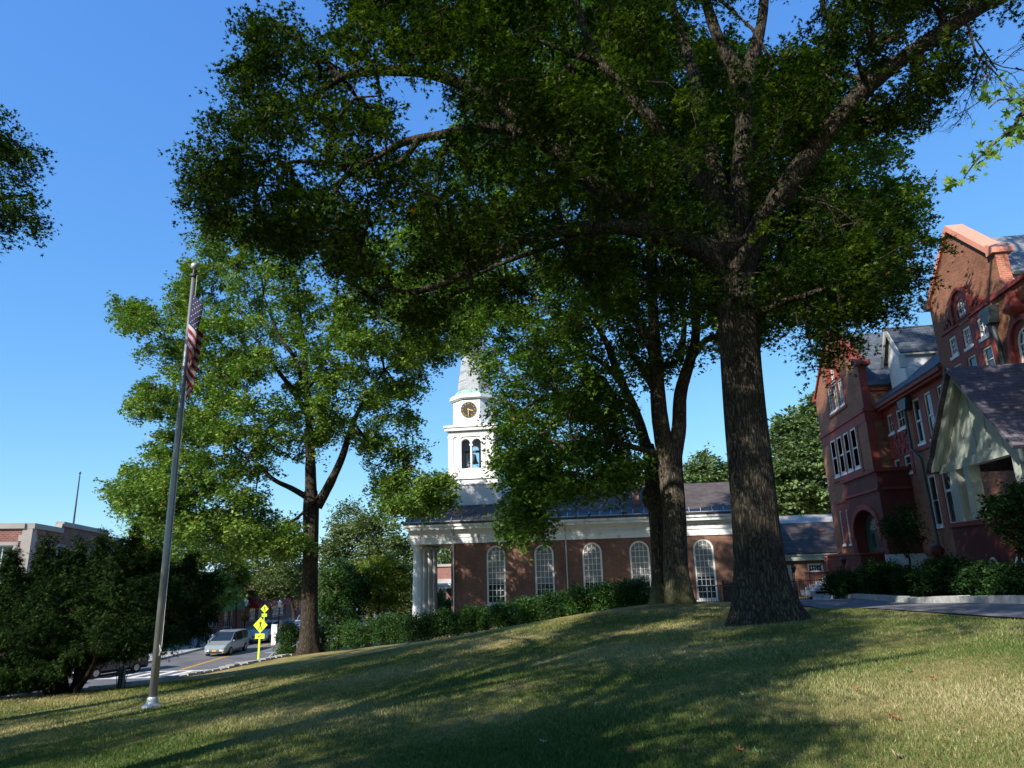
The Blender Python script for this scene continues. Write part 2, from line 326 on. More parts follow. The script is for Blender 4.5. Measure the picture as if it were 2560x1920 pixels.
# ------------------------------------------------------------------ terrain
STREET = -4.6
_cp = []
def cp(x, y, z): _cp.append((x, y, z))
for a in [at(1648, 1345, 17.9), at(328, 1528, 17.0), at(668, 1410, 40.5), at(1425, 1303, 26.8), at(1467, 1300, 26.0), at(850, 1392, 37), at(1100, 1363, 34), at(1300, 1330, 31.5),
          at(2212, 1334, 14.0), at(1900, 1312, 21.0), at(1740, 1320, 24.0)]: cp(*a)
for p in [(-20.9, 22.2, -2.2), (-19.5, 26.5, -2.45), (-19.4, 33, -2.75), (-19.5, 39.8, -3.0), (-24, 14, -2.1), (0, 0, 0), (4, 4, .25), (-5, 5, -.45), (-5, -6, -.3), (5, -8, .3), (-16, 4, -1.5),
          (12, 6, .75), (-17, 54, -2.9), (-10, 52, -2.3), (0, 54, -1.5), (8, 54, -1.1), (16, 56, -1.0), (-5, 44, -1.95), (8.4, 34, -.15), (8.4, 25, .18), (18, 30, .2), (20, 15, .8), (-16, 44, -3.2), (28, 45, -.5), (-20, -10, -1.8), (25, -10, 1.2)]: cp(*p)
_cp = np.array(_cp)
def _tps():
    n = len(_cp); P = _cp[:, :2]; d = np.linalg.norm(P[:, None]-P[None], axis=2)
    K = np.where(d > 0, d*d*np.log(d+1e-9), 0) + np.eye(n)*2.0
    A = np.zeros((n+3, n+3)); A[:n, :n] = K; A[:n, n] = 1; A[:n, n+1:] = P; A[n, :n] = 1; A[n+1:, :n] = P.T
    return np.linalg.solve(A, np.concatenate([_cp[:, 2], [0, 0, 0]]))
_w = _tps()
_wx = np.array([[-40, -27], [5, -26], [14, -24], [18.5, -22.2], [22.2, -20.9], [26.5, -19.6], [33, -19.4], [41, -19.5], [46, -19.8], [60, -20.5], [90, -22]])
def wall_x(y): return np.interp(y, _wx[:, 0], _wx[:, 1])
def H(x, y):
    x = np.atleast_1d(np.asarray(x, float)); y = np.atleast_1d(np.asarray(y, float))
    xc = np.clip(x, -26, 30); yc = np.clip(y, -14, 60)
    d = np.sqrt((xc[:, None]-_cp[None, :, 0])**2 + (yc[:, None]-_cp[None, :, 1])**2)
    z = (np.where(d > 0, d*d*np.log(d+1e-9), 0))@_w[:-3] + _w[-3] + xc*_w[-2] + yc*_w[-1]
    wx = wall_x(y); soft = np.interp(y, [40, 43, 48], [0.12, 1.5, 5.0])
    t = np.clip((wx - x)/soft, 0, 1); t = t*t*(3-2*t)
    z = z*(1-t) + (STREET-0.05)*t
    far = np.clip((np.hypot(x, y)-95)/60, 0, 1); z = z*(1-far) + (STREET-0.05)*far
    return z
def h(x, y): return float(H(x, y)[0])
def axis_pts(a, b, fine_a, fine_b, fine, coarse_n):
    f = np.arange(fine_a, fine_b+1e-6, fine)
    l = fine_a - np.geomspace(1, fine_a-a, coarse_n)[::-1] if a < fine_a else []
    r = fine_b + np.geomspace(1, b-fine_b, coarse_n)
    return np.unique(np.concatenate([l, f, r]))
def grassmat():
    mt, t, b = newmat('lawn')
    g = nd(t, 'ShaderNodeNewGeometry')
    n1 = nd(t, 'ShaderNodeTexNoise', Scale=0.42, Detail=6.0, Roughness=0.6); n2 = nd(t, 'ShaderNodeTexNoise', Scale=38.0, Detail=5.0, Roughness=0.7); n3 = nd(t, 'ShaderNodeTexNoise', Scale=4.5, Detail=5.0, Roughness=0.65)
    for n in (n1, n2, n3): t.links.new(g.outputs['Position'], n.inputs['Vector'])
    r1 = ramp(t, [(0.36, (0.075, 0.112, 0.024)), (0.45, (0.17, 0.175, 0.05)), (0.54, (0.32, 0.26, 0.105)), (0.68, (0.46, 0.355, 0.18))])
    ad = nd(t, 'ShaderNodeMath', operation='MULTIPLY_ADD'); ad.inputs[1].default_value = 0.5; t.links.new(n3.outputs['Fac'], ad.inputs[0])
    ml = nd(t, 'ShaderNodeMath', operation='MULTIPLY'); ml.inputs[1].default_value = 0.55; t.links.new(n1.outputs['Fac'], ml.inputs[0]); t.links.new(ml.outputs[0], ad.inputs[2])
    t.links.new(ad.outputs[0], r1.inputs[0])
    r2 = ramp(t, [(0.3, (0.55, 0.55, 0.5)), (0.7, (1.35, 1.35, 1.3))]); t.links.new(n2.outputs['Fac'], r2.inputs[0])
    mx = nd(t, 'ShaderNodeMix', data_type='RGBA', blend_type='MULTIPLY'); mx.inputs[0].default_value = 1.0
    t.links.new(r1.outputs[0], mx.inputs[6]); t.links.new(r2.outputs[0], mx.inputs[7]); t.links.new(mx.outputs[2], b.inputs['Base Color'])
    b.inputs['Roughness'].default_value = 0.95; b.inputs['Specular IOR Level'].default_value = 0.1
    bp = nd(t, 'ShaderNodeBump', Strength=1.0, Distance=0.05); t.links.new(n2.outputs['Fac'], bp.inputs['Height']); t.links.new(bp.outputs[0], b.inputs['Normal'])
    return mt
M['lawn'] = grassmat()
def sheet(name, xs, ys, zf, mat, kind='structure'):
    X, Y = np.meshgrid(xs, ys); Z = zf(X.ravel(), Y.ravel())
    co_ = np.stack([X.ravel(), Y.ravel(), Z], 1); nx, ny = len(xs), len(ys)
    i = np.arange(nx-1)[None, :] + np.arange(ny-1)[:, None]*nx
    F = np.stack([i, i+1, i+1+nx, i+nx], -1).reshape(-1, 4)
    me = bpy.data.meshes.new(name); me.from_pydata(co_.tolist(), [], F.tolist()); me.polygons.foreach_set('use_smooth', [True]*len(me.polygons))
    o = bpy.data.objects.new(name, me); COL.objects.link(o); me.materials.append(mat); o['kind'] = kind; return o
gx = np.unique(np.concatenate([-30-np.geomspace(1, 900, 16)[::-1], np.arange(-30, -16, 0.12*3), np.arange(-16, 26, 0.5), 26+np.geomspace(1, 900, 18)]))
gy = np.unique(np.concatenate([-20-np.geomspace(1, 500, 12)[::-1], np.arange(-20, 64, 0.5), 64+np.geomspace(1, 1400, 22)]))
def bumpH(x, y):
    z = H(x, y); return z + 0.02*np.sin(x*1.7+np.sin(y*.9)*2)*np.sin(y*1.3+x*.4)
sheet('ground', gx, gy, bumpH, M['lawn'])

def flat_poly(name, pts, z, mat, th=0.0):
    mb = MB()
    if th: mb.slab([pts], lambda u, v, w: (u, v, w), z-th, z)
    else: mb.add([(p[0], p[1], z) for p in pts], [tuple(range(len(pts)))])
    return mb.build(name, mat, kind='structure')
SD = np.array([-0.13, 0.9915])            # direction the street runs
SN = np.array([0.9915, 0.13])             # towards the lawn side
CL = np.array([-31.2, 50.0])              # a point on its centre line
def sp_(along, off): p = CL + SD*along + SN*off; return (float(p[0]), float(p[1]))
def asphaltmat():
    mt, t, b = newmat('asphalt')
    g = nd(t, 'ShaderNodeNewGeometry'); n1 = nd(t, 'ShaderNodeTexNoise', Scale=0.35, Detail=7.0, Roughness=0.7); n2 = nd(t, 'ShaderNodeTexNoise', Scale=60.0, Detail=2.0)
    for n in (n1, n2): t.links.new(g.outputs['Position'], n.inputs['Vector'])
    r = ramp(t, [(0.35, (0.085, 0.085, 0.09)), (0.65, (0.15, 0.15, 0.155))]); t.links.new(n1.outputs['Fac'], r.inputs[0]); t.links.new(r.outputs[0], b.inputs['Base Color'])
    b.inputs['Roughness'].default_value = 0.85
    bp = nd(t, 'ShaderNodeBump', Strength=0.3, Distance=0.01); t.links.new(n2.outputs['Fac'], bp.inputs['Height']); t.links.new(bp.outputs[0], b.inputs['Normal'])
    return mt
M['asphalt'] = asphaltmat()
flat_poly('road', [sp_(-60, 4.6), sp_(200, 4.6), sp_(200, -4.6), sp_(-2, -4.6), sp_(-8, -7), sp_(-14, -40), sp_(-60, -40)], STREET, M['asphalt'])
flat_poly('sidewalk', [sp_(-1.5, -4.75), sp_(200, -4.75), sp_(200, -10.5), sp_(-1.5, -10.5), sp_(-6, -30), sp_(-7, -30), sp_(-7.2, -7.6)], STREET+.14, M['walk'], 0.3)
flat_poly('kerb', [sp_(-1.5, -4.6), sp_(200, -4.6), sp_(200, -4.75), sp_(-1.5, -4.75)], STREET+.15, M['granite'], 0.25)
flat_poly('sidewalk', [sp_(-60, 4.75), sp_(60, 4.75), sp_(60, 7.4), sp_(-60, 7.4)], STREET+.13, M['walk'], 0.3)
flat_poly('kerb', [sp_(-60, 4.6), sp_(200, 4.6), sp_(200, 4.75), sp_(-60, 4.75)], STREET+.14, M['granite'], 0.25)
mb = MB()
for o_ in (-.13, .08): mb.box(-.055+o_, .055+o_, 0, 70, 0, 0.004)
def to_street(mb_, along, off, z):
    n = MB(); n.f = mb_.f; n.v = []
    for x, y, zz in mb_.v:
        q = sp_(along+y, off+x); n.v.append((q[0], q[1], z+zz))
    return n
to_street(mb, -2.6, 0, STREET+.004).build('yellow_centre_line', M['roadyel'], kind='structure')
mb = MB()
mb.box(-4.5, 4.5, -3.3, -3.05, 0, .004); mb.box(-4.5, 4.5, -6.2, -5.95, 0, .004)
for k in range(8):
    x = -4.2+k*1.15; mb.add([(x, -5.9, .004), (x+.4, -5.9, .004), (x+.9, -3.35, .004), (x+.5, -3.35, .004)], [(0, 1, 2, 3)])
for k in range(9): mb.box(2.35, 4.4, .8+6*k, .92+6*k, 0, .004)
to_street(mb, 0, 0, STREET+.004).build('crosswalk_marking', M['roadwhite'], kind='structure')

# path and its granite kerb on the right of the lawn
pe = [(7.3, 12.0), (6.5, 14.2), (6.2, 18), (6.2, 22), (5.9, 25), (4.6, 28.5), (3.6, 33), (3.2, 38), (3.0, 50)]
pk = [(9.3, 12.0), (8.6, 15), (8.45, 18), (8.5, 24), (8.6, 30), (8.7, 36), (9.6, 40), (10.5, 44), (12, 50)]
def resample(pts, n):
    p = np.array(pts, float); d = np.r_[0, np.cumsum(np.linalg.norm(np.diff(p, axis=0), axis=1))]; s = np.linspace(0, d[-1], n)
    return np.stack([np.interp(s, d, p[:, k]) for k in range(p.shape[1])], 1)
A_, B_ = resample(pe, 60), resample(pk, 60); mb = MB(); nn = 8
vs_ = []
for i in range(60):
    for j in range(nn):
        q = A_[i]*(1-j/(nn-1)) + B_[i]*j/(nn-1); vs_.append((q[0], q[1], h(q[0], q[1])+.03))
mb.add(vs_, [(i*nn+j, i*nn+j+1, (i+1)*nn+j+1, (i+1)*nn+j) for i in range(59) for j in range(nn-1)])
mb.build('path', M['path'], smooth=True, kind='structure')
rng = random.Random(5)
kp = resample(pk, 46); mb = MB()
for i in range(45):                        # kerb laid of separate granite blocks
    a, b = kp[i], kp[i+1]; d = (b-a)/np.linalg.norm(b-a); n_ = np.array([d[1], -d[0]])
    a2 = a + d*.012; b2 = b-d*.012; za, zb = h(*a), h(*b); t_ = .20+rng.uniform(-.015, .015); w = .32+rng.uniform(-.02, .02)
    P = [a2, b2, b2+n_*w, a2+n_*w]; zz = [za, zb, zb, za]
    mb.add([(p[0], p[1], z-.2) for p, z in zip(P, zz)] + [(p[0], p[1], z+t_) for p, z in zip(P, zz)], [(0,3,2,1),(4,5,6,7),(0,1,5,4),(1,2,6,5),(2,3,7,6),(3,0,4,7)])
mb.build('kerb', M['granite'], kind='structure')
# soil bed behind the kerb, up to the hall
mb = MB(); bedo = resample([(p[0]+.3, p[1]) for p in pk], 60); bedi = resample([(p[0]+9, p[1]) for p in pk], 60); vs_ = []
for i in range(60):
    for j in range(5):
        q = bedo[i]*(1-j/4) + bedi[i]*j/4; vs_.append((q[0], q[1], h(q[0], q[1])+(.13 if j else .1)))
mb.add(vs_, [(i*5+j, i*5+j+1, (i+1)*5+j+1, (i+1)*5+j) for i in range(59) for j in range(4)])
mb.build('soil_bed', M['soil'], smooth=True, kind='structure')
# low field-stone wall that holds up the lawn edge above the street
root = empty('stone_wall', (-20.5, 24, STREET), label='low field stone retaining wall with pale capping along the street edge of the lawn', cat='wall')
ys_ = np.arange(8, 41, .62); mb = MB(); mc = MB()
for i in range(len(ys_)-1):
    y0, y1 = ys_[i], ys_[i+1]-.02; x0, x1 = float(wall_x(y0)), float(wall_x(y1)); z0, z1 = h(x0+.4, y0), h(x1+.4, y1)
    mb.add([(x0-.32, y0, STREET-.2), (x0+.05, y0, STREET-.2), (x1+.05, y1, STREET-.2), (x1-.32, y1, STREET-.2), (x0-.28, y0, z0-.02), (x0+.05, y0, z0-.02), (x1+.05, y1, z1-.02), (x1-.28, y1, z1-.02)],
           [(0,3,2,1),(4,5,6,7),(0,1,5,4),(1,2,6,5),(2,3,7,6),(3,0,4,7)])
    a = rng.uniform(-.06, .06); b = rng.uniform(0, .09); w = rng.uniform(.0, .14)
    mc.add([(x0-.36+a, y0, z0-.015), (x0+.1+w, y0+.02, z0-.015), (x1+.1+w, y1, z1-.015), (x1-.36+a, y1, z1-.015), (x0-.33+a, y0, z0+.05+b*.6), (x0+.06+w, y0+.04, z0+.03+b), (x1+.06+w, y1-.03, z1+.05+b*.5), (x1-.33+a, y1, z1+.03+b*.7)],
           [(0,3,2,1),(4,5,6,7),(0,1,5,4),(1,2,6,5),(2,3,7,6),(3,0,4,7)])
mb.build('wall', M['stone'], root); mc.build('capping', M['stone'], root)

# ------------------------------------------------------------------ foliage
RNG = np.random.default_rng(11)
def star(tips, c=(0, .38), bw=.13, z=.06):
    vs_, fs = [], []
    for ang, L in tips:
        a = R(ang); dx, dy = math.cos(a), math.sin(a); k = len(vs_)
        vs_ += [(c[0]-dy*bw, c[1]+dx*bw, 0), (c[0]+dy*bw, c[1]-dx*bw, 0), (c[0]+dx*L, c[1]+dy*L, -z)]
        fs.append((k, k+1, k+2))
    return np.array(vs_, float), np.array(fs)
T_OAK = star([(90, .68), (32, .56), (148, .56), (-18, .40), (198, .40)])
T_MAP = star([(90, .62), (20, .60), (160, .60)], bw=.24, z=.1)
T_BIG = star([(90, .62), (40, .55), (140, .55), (-8, .42), (188, .42), (270, .4)], bw=.15, z=.08)
T_OV = (np.array([(0, 0, 0), (.30, .5, .06), (0, 1, -.05), (-.30, .5, .06)], float), np.array([(0, 1, 2), (0, 2, 3)]))
T_YEW = (np.array([(-.06, 0, 0), (.06, 0, 0), (0, 1, -.15), (0, .15, 0), (.0, .35, .0), (.42, .62, -.1), (0, .25, 0), (0, .45, 0), (-.42, .70, -.1)], float), np.array([(0, 1, 2), (3, 5, 4), (6, 7, 8)]))
def leaf_mesh(name, cen, size, tmpl, mat, parent, rnd, up=0.8, axis=None, svar=.3, kind=None, label=None, cat=None, group=None):
    """one mesh of many leaf-sized faces; axis = preferred direction for each leaf's length"""
    n = len(cen); tv, tf = tmpl; k = len(tv)
    nrm = RNG.normal(size=(n, 3)); nrm[:, 2] = np.abs(nrm[:, 2]) + up; nrm /= np.linalg.norm(nrm, axis=1)[:, None]
    a = RNG.normal(size=(n, 3))
    if axis is not None: a = a*.55 + axis
    a -= nrm*(a*nrm).sum(1)[:, None]; a /= np.linalg.norm(a, axis=1)[:, None]+1e-9
    b = np.cross(a, nrm); s = size*(1+RNG.uniform(-svar, svar, n))
    v = cen[:, None, :] + s[:, None, None]*(tv[None, :, 0:1]*b[:, None, :] + tv[None, :, 1:2]*a[:, None, :] + tv[None, :, 2:3]*nrm[:, None, :])
    v = v.reshape(-1, 3).astype(np.float32); F = (tf[None]+(np.arange(n)*k)[:, None, None]).reshape(-1).astype(np.int32); nf = len(F)//3
    me = bpy.data.meshes.new(name); me.vertices.add(len(v)); me.vertices.foreach_set('co', v.ravel())
    me.loops.add(len(F)); me.loops.foreach_set('vertex_index', F); me.polygons.add(nf)
    me.polygons.foreach_set('loop_start', np.arange(0, nf*3, 3, dtype=np.int32)); me.polygons.foreach_set('loop_total', np.full(nf, 3, np.int32))
    at_ = me.attributes.new('rnd', 'FLOAT', 'FACE'); at_.data.foreach_set('value', np.repeat(rnd, len(tf)).astype(np.float32))
    me.update()
    return link(name, me, mat, parent, kind=kind, label=label, cat=cat, group=group)
def inpoly(P, poly):
    x, y = P[:, 0], P[:, 1]; c = np.zeros(len(P), bool); n = len(poly)
    for i in range(n):
        x0, y0 = poly[i]; x1, y1 = poly[(i+1) % n]
        if y0 == y1: continue
        c ^= ((y0 > y) != (y1 > y)) & (x < (x1-x0)*(y-y0)/(y1-y0)+x0)
    return c
def edgedist(P, poly):
    d = np.full(len(P), 1e9); n = len(poly)
    for i in range(n):
        a = np.array(poly[i], float); b = np.array(poly[(i+1) % n], float); ab = b-a
        t = np.clip(((P-a)@ab)/(ab@ab+1e-9), 0, 1); d = np.minimum(d, np.linalg.norm(P-(a+t[:, None]*ab), axis=1))
    return d
def crown_centres(poly, Y, thick, n, holes=(), rim=60., yc=None, thin=None):
    """clump centres filling the volume whose outline is poly in image pixels, Y metres away, 2*thick metres deep"""
    xs = [p[0] for p in poly]; ys = [p[1] for p in poly]; out = []; got = 0
    while got < n:
        P = np.stack([RNG.uniform(min(xs), max(xs), 4000), RNG.uniform(min(ys), max(ys), 4000)], 1)
        P = P[inpoly(P, poly)]
        if not len(P): continue
        ed = edgedist(P, poly); e = np.sqrt(np.clip(ed/rim, .04, 1))
        q = RNG.uniform(-1, 1, len(P)); yy = Y + (yc(P) if yc else 0) + thick*q*e
        ok = np.ones(len(P), bool)
        for hx, hy, hr in holes:
            dd = np.hypot(P[:, 0]-hx, P[:, 1]-hy); ok &= dd > hr*(0.8+0.4*RNG.random(len(P)))
        P, yy = P[ok], yy[ok]
        for p, y_ in zip(P, yy): out.append(at(p[0], p[1], y_)); got += 1
    out = np.array(out[:n]); K = max(4, n//6); anc = out[RNG.permutation(n)[:K]]       # gather the clumps into boughs with gaps between them
    for i in range(0, n, 500):
        D = (out[i:i+500, None]-anc[None])*np.array([1, 1, 1.7]); j = np.argmin((D**2).sum(2), 1); out[i:i+500] += (anc[j]-out[i:i+500])*np.array([.30, .30, .48])
    return out
def leaves_on(cc, per, rad, flat=.65, drop=.15):
    """leaf positions gathered in twig sprays around clump centres"""
    n = len(cc); per_ = np.maximum(3, (per*RNG.uniform(.45, 1.5, n)).astype(int)); idx = np.repeat(np.arange(n), per_); m_ = len(idx)
    k = 7; dirs = RNG.normal(size=(n, k, 3)); dirs[:, :, 2] *= flat; dirs /= np.linalg.norm(dirs, axis=2)[:, :, None]
    w = RNG.integers(0, k, m_); t = RNG.random(m_)**.6; rr = rad*RNG.uniform(.6, 1.35, (n, k))
    dd = dirs[idx, w]; p = cc[idx] + dd*(t*rr[idx, w])[:, None] + RNG.normal(size=(m_, 3))*rad*.13
    p[:, 2] -= drop*t*t*rad
    return p, idx, dd
def smooth_path(pts, n):
    p = np.array(pts, float); k = len(p); out = []
    if k == 2: return resample(pts, n)
    q = np.vstack([2*p[0]-p[1], p, 2*p[-1]-p[-2]])
    for s in np.linspace(0, k-1-1e-6, n):
        i = int(s); t = s-i; a, b, c, d = q[i], q[i+1], q[i+2], q[i+3]
        out.append(.5*((2*b)+(-a+c)*t+(2*a-5*b+4*c-d)*t*t+(-a+3*b-3*c+d)*t**3))
    return np.array(out)
class Wood:
    def __init__(s): s.mb = MB(); s.nodes = []; s.rad = []
    def limb(s, pts, r0, r1, n=None, seg=10, wob=.0):
        n = n or max(6, len(pts)*4); P = smooth_path(pts, n)
        if wob: P[1:-1] += RNG.normal(size=(n-2, 3))*wob
        rr = np.linspace(r0, r1, n)*(1+RNG.normal(size=n)*.03)
        s.mb.tube([V3(p) for p in P], rr.tolist(), seg); s.nodes += P.tolist(); s.rad += rr.tolist(); return P
    def trunk(s, pts, prof, base_flare, seg=40, lobes=6, n=26, seed=1):
        """main stem with buttress roots; prof = radii at the points"""
        P = smooth_path(pts, n); rr = np.interp(np.linspace(0, len(prof)-1, n), np.arange(len(prof)), prof); rg = np.random.default_rng(seed)
        ph = rg.uniform(0, 6.28, lobes); am = rg.uniform(.4, 1, lobes); base = len(s.mb.v); zb = P[0][2]
        for i in range(n):
            hgt = P[i][2]-zb; fl = base_flare*math.exp(-max(hgt, 0)/.62); fl2 = base_flare*.12*math.exp(-max(hgt, 0)/1.6)
            for j in range(seg):
                a = 2*math.pi*j/seg; lob = sum(am[k]*max(0, math.cos((a-ph[k])))**6 for k in range(lobes))
                rad = rr[i]*(1+.025*math.sin(9*a+ph[0]+.35*hgt)+.02*math.sin(17*a+ph[1]-.5*hgt)) + fl*(.35+lob) + fl2*(.5+.5*lob)
                s.mb.v.append((P[i][0]+rad*math.cos(a), P[i][1]+rad*math.sin(a), P[i][2]))
        for i in range(n-1):
            for j in range(seg):
                a = base+i*seg+j; b = base+i*seg+(j+1) % seg; s.mb.f.append((a, b, b+seg, a+seg))
        s.nodes += P[n//3:].tolist(); s.rad += rr[n//3:].tolist()
        return P
    def branches(s, cc, rmin=.012, rmax=.09, seg=4, maxlen=6.0):
        """grow thin branches from the limbs out to every clump centre"""
        nodes = np.array(s.nodes); nr = np.array(s.rad); n = len(cc)
        P = np.vstack([nodes, cc]); N0 = len(nodes); done = np.zeros(len(P), bool); done[:N0] = True
        dist = np.min(np.linalg.norm(cc[:, None]-nodes[None, ::3], axis=2), axis=1) if n*N0 < 6e7 else np.zeros(n)
        par = np.full(len(P), -1); cnt = np.ones(len(P))
        for i in np.argsort(dist):
            d = np.linalg.norm(P[done]-cc[i], axis=1); ids = np.nonzero(done)[0]
            d = d + np.where(ids < N0, 0.0, .15); j = ids[np.argmin(d)]; par[N0+i] = j; done[N0+i] = True
        order = np.argsort(dist)[::-1]
        for i in order:
            j = par[N0+i]; cnt[j] += cnt[N0+i] if j >= N0 else 0
        for i in range(n):
            j = par[N0+i]; a, b = P[j], cc[i]; L = np.linalg.norm(b-a)
            if L > maxlen or L < .05: continue
            r = min(rmax, rmin*math.sqrt(cnt[N0+i])); ra = min(rmax*1.2, r*1.35)
            mid = (a+b)/2 + RNG.normal(size=3)*L*.09 + np.array([0, 0, .06*L])
            s.mb.tube([V3(a), V3(mid), V3(b)], [ra, (ra+r)/2, r*.6], seg, cap=False)
    def build(s, name, mat, parent): return s.mb.build(name, mat, parent, smooth=True, merge=False)
def clump_rnd(n, idx, spread=.25, orange=.004):
    c = RNG.random(n)*.7; r = np.clip(c[idx]+RNG.normal(size=len(idx))*spread, 0, .94); r[RNG.random(len(idx)) < orange] = 1.0; return r
# ------------------------------------------------------------------ building helpers
def rect(u0, u1, v0, v1): return [(u0, v0), (u1, v0), (u1, v1), (u0, v1)]
def arch(u0, u1, v0, v1, n=12, pointed=0.0):
    """rectangle with an arched head; v1 = springing height"""
    c = (u0+u1)/2; r = (u1-u0)/2; pts = [(u0, v0), (u1, v0)]
    for i in range(n+1):
        a = math.pi*i/n; k = 1+pointed*math.sin(a)**3; pts.append((c+r*math.cos(a), v1+r*math.sin(a)*k))
    return pts
def make_window(parent, fn, u0, u1, v0, vs_, arched=False, fw=.09, cols=3, rows=6, mat='cream', glass='glass', d0=.08, blind=None, sill=True, mb_w=.028, fan=True, sillmat=None, two=False):
    """frame and glazing bars in one mesh, glass pane and sill as sub-parts; fn(u, v, depth)"""
    mk = (lambda a, b, c, d: arch(a, b, c, d)) if arched else (lambda a, b, c, d: rect(a, b, c, d))
    mb = MB(); mb.slab([mk(u0, u1, v0, vs_), mk(u0+fw, u1-fw, v0+fw, vs_ if arched else vs_-fw)], fn, d0, d0+.09)
    a0, a1, b0 = u0+fw, u1-fw, v0+fw; b1 = vs_ if arched else vs_-fw
    for i in range(1, cols):
        u = a0+(a1-a0)*i/cols; top = b1 + (math.sqrt(max(0, ((a1-a0)/2)**2-(u-(a0+a1)/2)**2)) if arched else 0)
        mb.slab([rect(u-mb_w/2, u+mb_w/2, b0, top)], fn, d0+.025, d0+.07)
    for j in range(1, rows + (1 if arched else 0)):
        v = b0+(b1-b0)*j/rows; w = mb_w*(1.9 if (two and j == rows//2) else 1)
        mb.slab([rect(a0, a1, v-w/2, v+w/2)], fn, d0+.022, d0+.072)
    if arched and fan:
        c, r = (a0+a1)/2, (a1-a0)/2*.55; pts = [(c+r*math.cos(math.pi*i/10), b1+r*math.sin(math.pi*i/10)) for i in range(11)]
        inner = [(c+(r-mb_w)*math.cos(math.pi*i/10), b1+(r-mb_w)*math.sin(math.pi*i/10)) for i in range(10, -1, -1)]
        mb.slab([pts+inner], fn, d0+.03, d0+.068)
    w = mb.build('window', M[mat], parent)
    g = MB()
    if blind:
        vb = v0+(vs_-v0)*blind; g.slab([rect(a0, a1, b0, vb)], fn, d0+.05, d0+.056)
        g.build('pane', M[glass], w); b = MB(); b.slab([mk(a0, a1, vb, b1)], fn, d0+.05, d0+.056); b.build('blind', M['blind'], w)
    else:
        g.slab([mk(a0, a1, b0, b1)], fn, d0+.05, d0+.056); g.build('pane', M[glass], w)
    if sill:
        s = MB(); s.slab([rect(u0-.06, u1+.06, v0-.1, v0-.003)], fn, -.07, d0+.1); s.build('sill', M[sillmat or mat], w)
    return w
def roofslab(parent, name, mat, A, B, C_, D_, th=.12, local=False):
    """sloping plane A-B (eave) C-D (ridge), thickened downwards"""
    A, B, C_, D_ = map(Vector, (A, B, C_, D_)); n = (B-A).cross(D_-A).normalized()
    if n.z < 0: n = -n
    mb = MB(); vs2 = [A, B, C_, D_]; mb.add([tuple(p) for p in vs2]+[tuple(p-n*th) for p in vs2], [(0,1,2,3),(7,6,5,4),(0,4,5,1),(1,5,6,2),(2,6,7,3),(3,7,4,0)])
    return mb.build(name, M[mat], parent)

# ------------------------------------------------------------------ the church
CYW = 54.0
ch = empty('church', (-2, CYW+6, h(-2, 54)), label='brick church with white columned portico, arched windows and clock steeple', cat='church')
fS = lambda u, v, d: (u, CYW+d, v)
wins = [-9.75, -6.04, -2.42, 1.09, 5.72]
WB, WSP, WHW = -1.0, 2.58, .73
mb = MB(); mb.slab([rect(-13.26, 10.4, -3.6, 3.55)] + [arch(x-WHW, x+WHW, WB, WSP) for x in wins], fS, 0, .35)
mb.build('wall', M['brick_church'], ch)
mb = MB(); mb.box(-13.26, 10.4, 65.65, 66.0, -4, 3.55); mb.box(-13.26, -12.9, 54.352, 65.648, -4, 3.55); mb.box(10.05, 10.4, 54.352, 65.648, -4, 3.55); mb.build('wall', M['brick_church'], ch)
for i, x in enumerate(wins):
    w = make_window(ch, fS, x-WHW, x+WHW, WB, WSP, True, .13, 4, 8, 'white', 'glass', .06, blind=[.42, .38, .40, .36, .45][i], mb_w=.034)
for x in wins:
    mb = MB(); oo = [(x+(WHW+.22)*math.cos(math.pi*k/14), WSP+(WHW+.22)*math.sin(math.pi*k/14)) for k in range(15)]
    ii = [(x+(WHW+.0)*math.cos(math.pi*k/14), WSP+(WHW+.0)*math.sin(math.pi*k/14)) for k in range(14, -1, -1)]
    mb.slab([oo+ii], fS, -.012, .02); mb.build('arch_band', M['brick_church'], ch)
mb = MB()                                   # entablature all round
mb.box(-16.55, 10.5, 53.92, 54.35, 3.55, 4.42); mb.box(-16.6, 10.55, 53.86, 54.0, 4.02, 4.10)
mb.box(-16.6, 10.55, 53.75, 54.35, 4.422, 4.62); mb.box(-16.8, 10.7, 53.45, 54.35, 4.622, 5.02); mb.box(-16.9, 10.75, 53.36, 53.452, 4.86, 5.1)
mb.box(-16.55, -16.1, 54.352, 66.1, 3.55, 4.42); mb.box(-16.8, -16.1, 54.352, 66.3, 4.422, 5.02)
mb.box(-16.55, 10.5, 65.6, 66.1, 3.55, 5.02)
mb.build('entablature', M['white_worn'], ch)
mb = MB(); mb.box(-16.1, -13.262, 54.352, 65.6, 3.6, 3.7)
for k in range(1, 4): mb.box(-16.09, -13.27, 54.36+k*2.8, 54.5+k*2.8, 3.56, 3.6)
mb.build('portico_ceiling', M['white'], ch)
for k in range(4):
    y = 54.75+k*1.5; mb = MB(); zb = -3.2
    mb.lathe((-16.12, y, 0), [(.40, zb+.2), (.395, 0), (.38, 1.5), (.34, 3.05)], 40, .10)
    c = mb.build('column', M['white'], ch)
    mb = MB(); mb.lathe((-16.12, y, 0), [(.5, zb), (.52, zb+.08), (.44, zb+.198)], 24); mb.build('base', M['white'], c)
    mb = MB(); mb.lathe((-16.12, y, 0), [(.36, 3.052), (.40, 3.1), (.37, 3.14), (.44, 3.34), (.50, 3.40), (.50, 3.548)], 24)
    for sx in (-1, 1):
        for sy in (-1, 1): mb.tube([(-16.12+sx*.40, y+sy*.48, 3.34), (-16.12+sx*.40, y+sy*.30, 3.34)], .09, 8)
    mb.build('capital', M['white'], c)
mb = MB(); mb.box(-17.2, -13.27, 54.0, 66.2, -4.2, -3.2); mb.box(-18, -17.21, 54.5, 65.8, -4.4, -3.55); mb.build('portico_floor', M['granite'], ch)
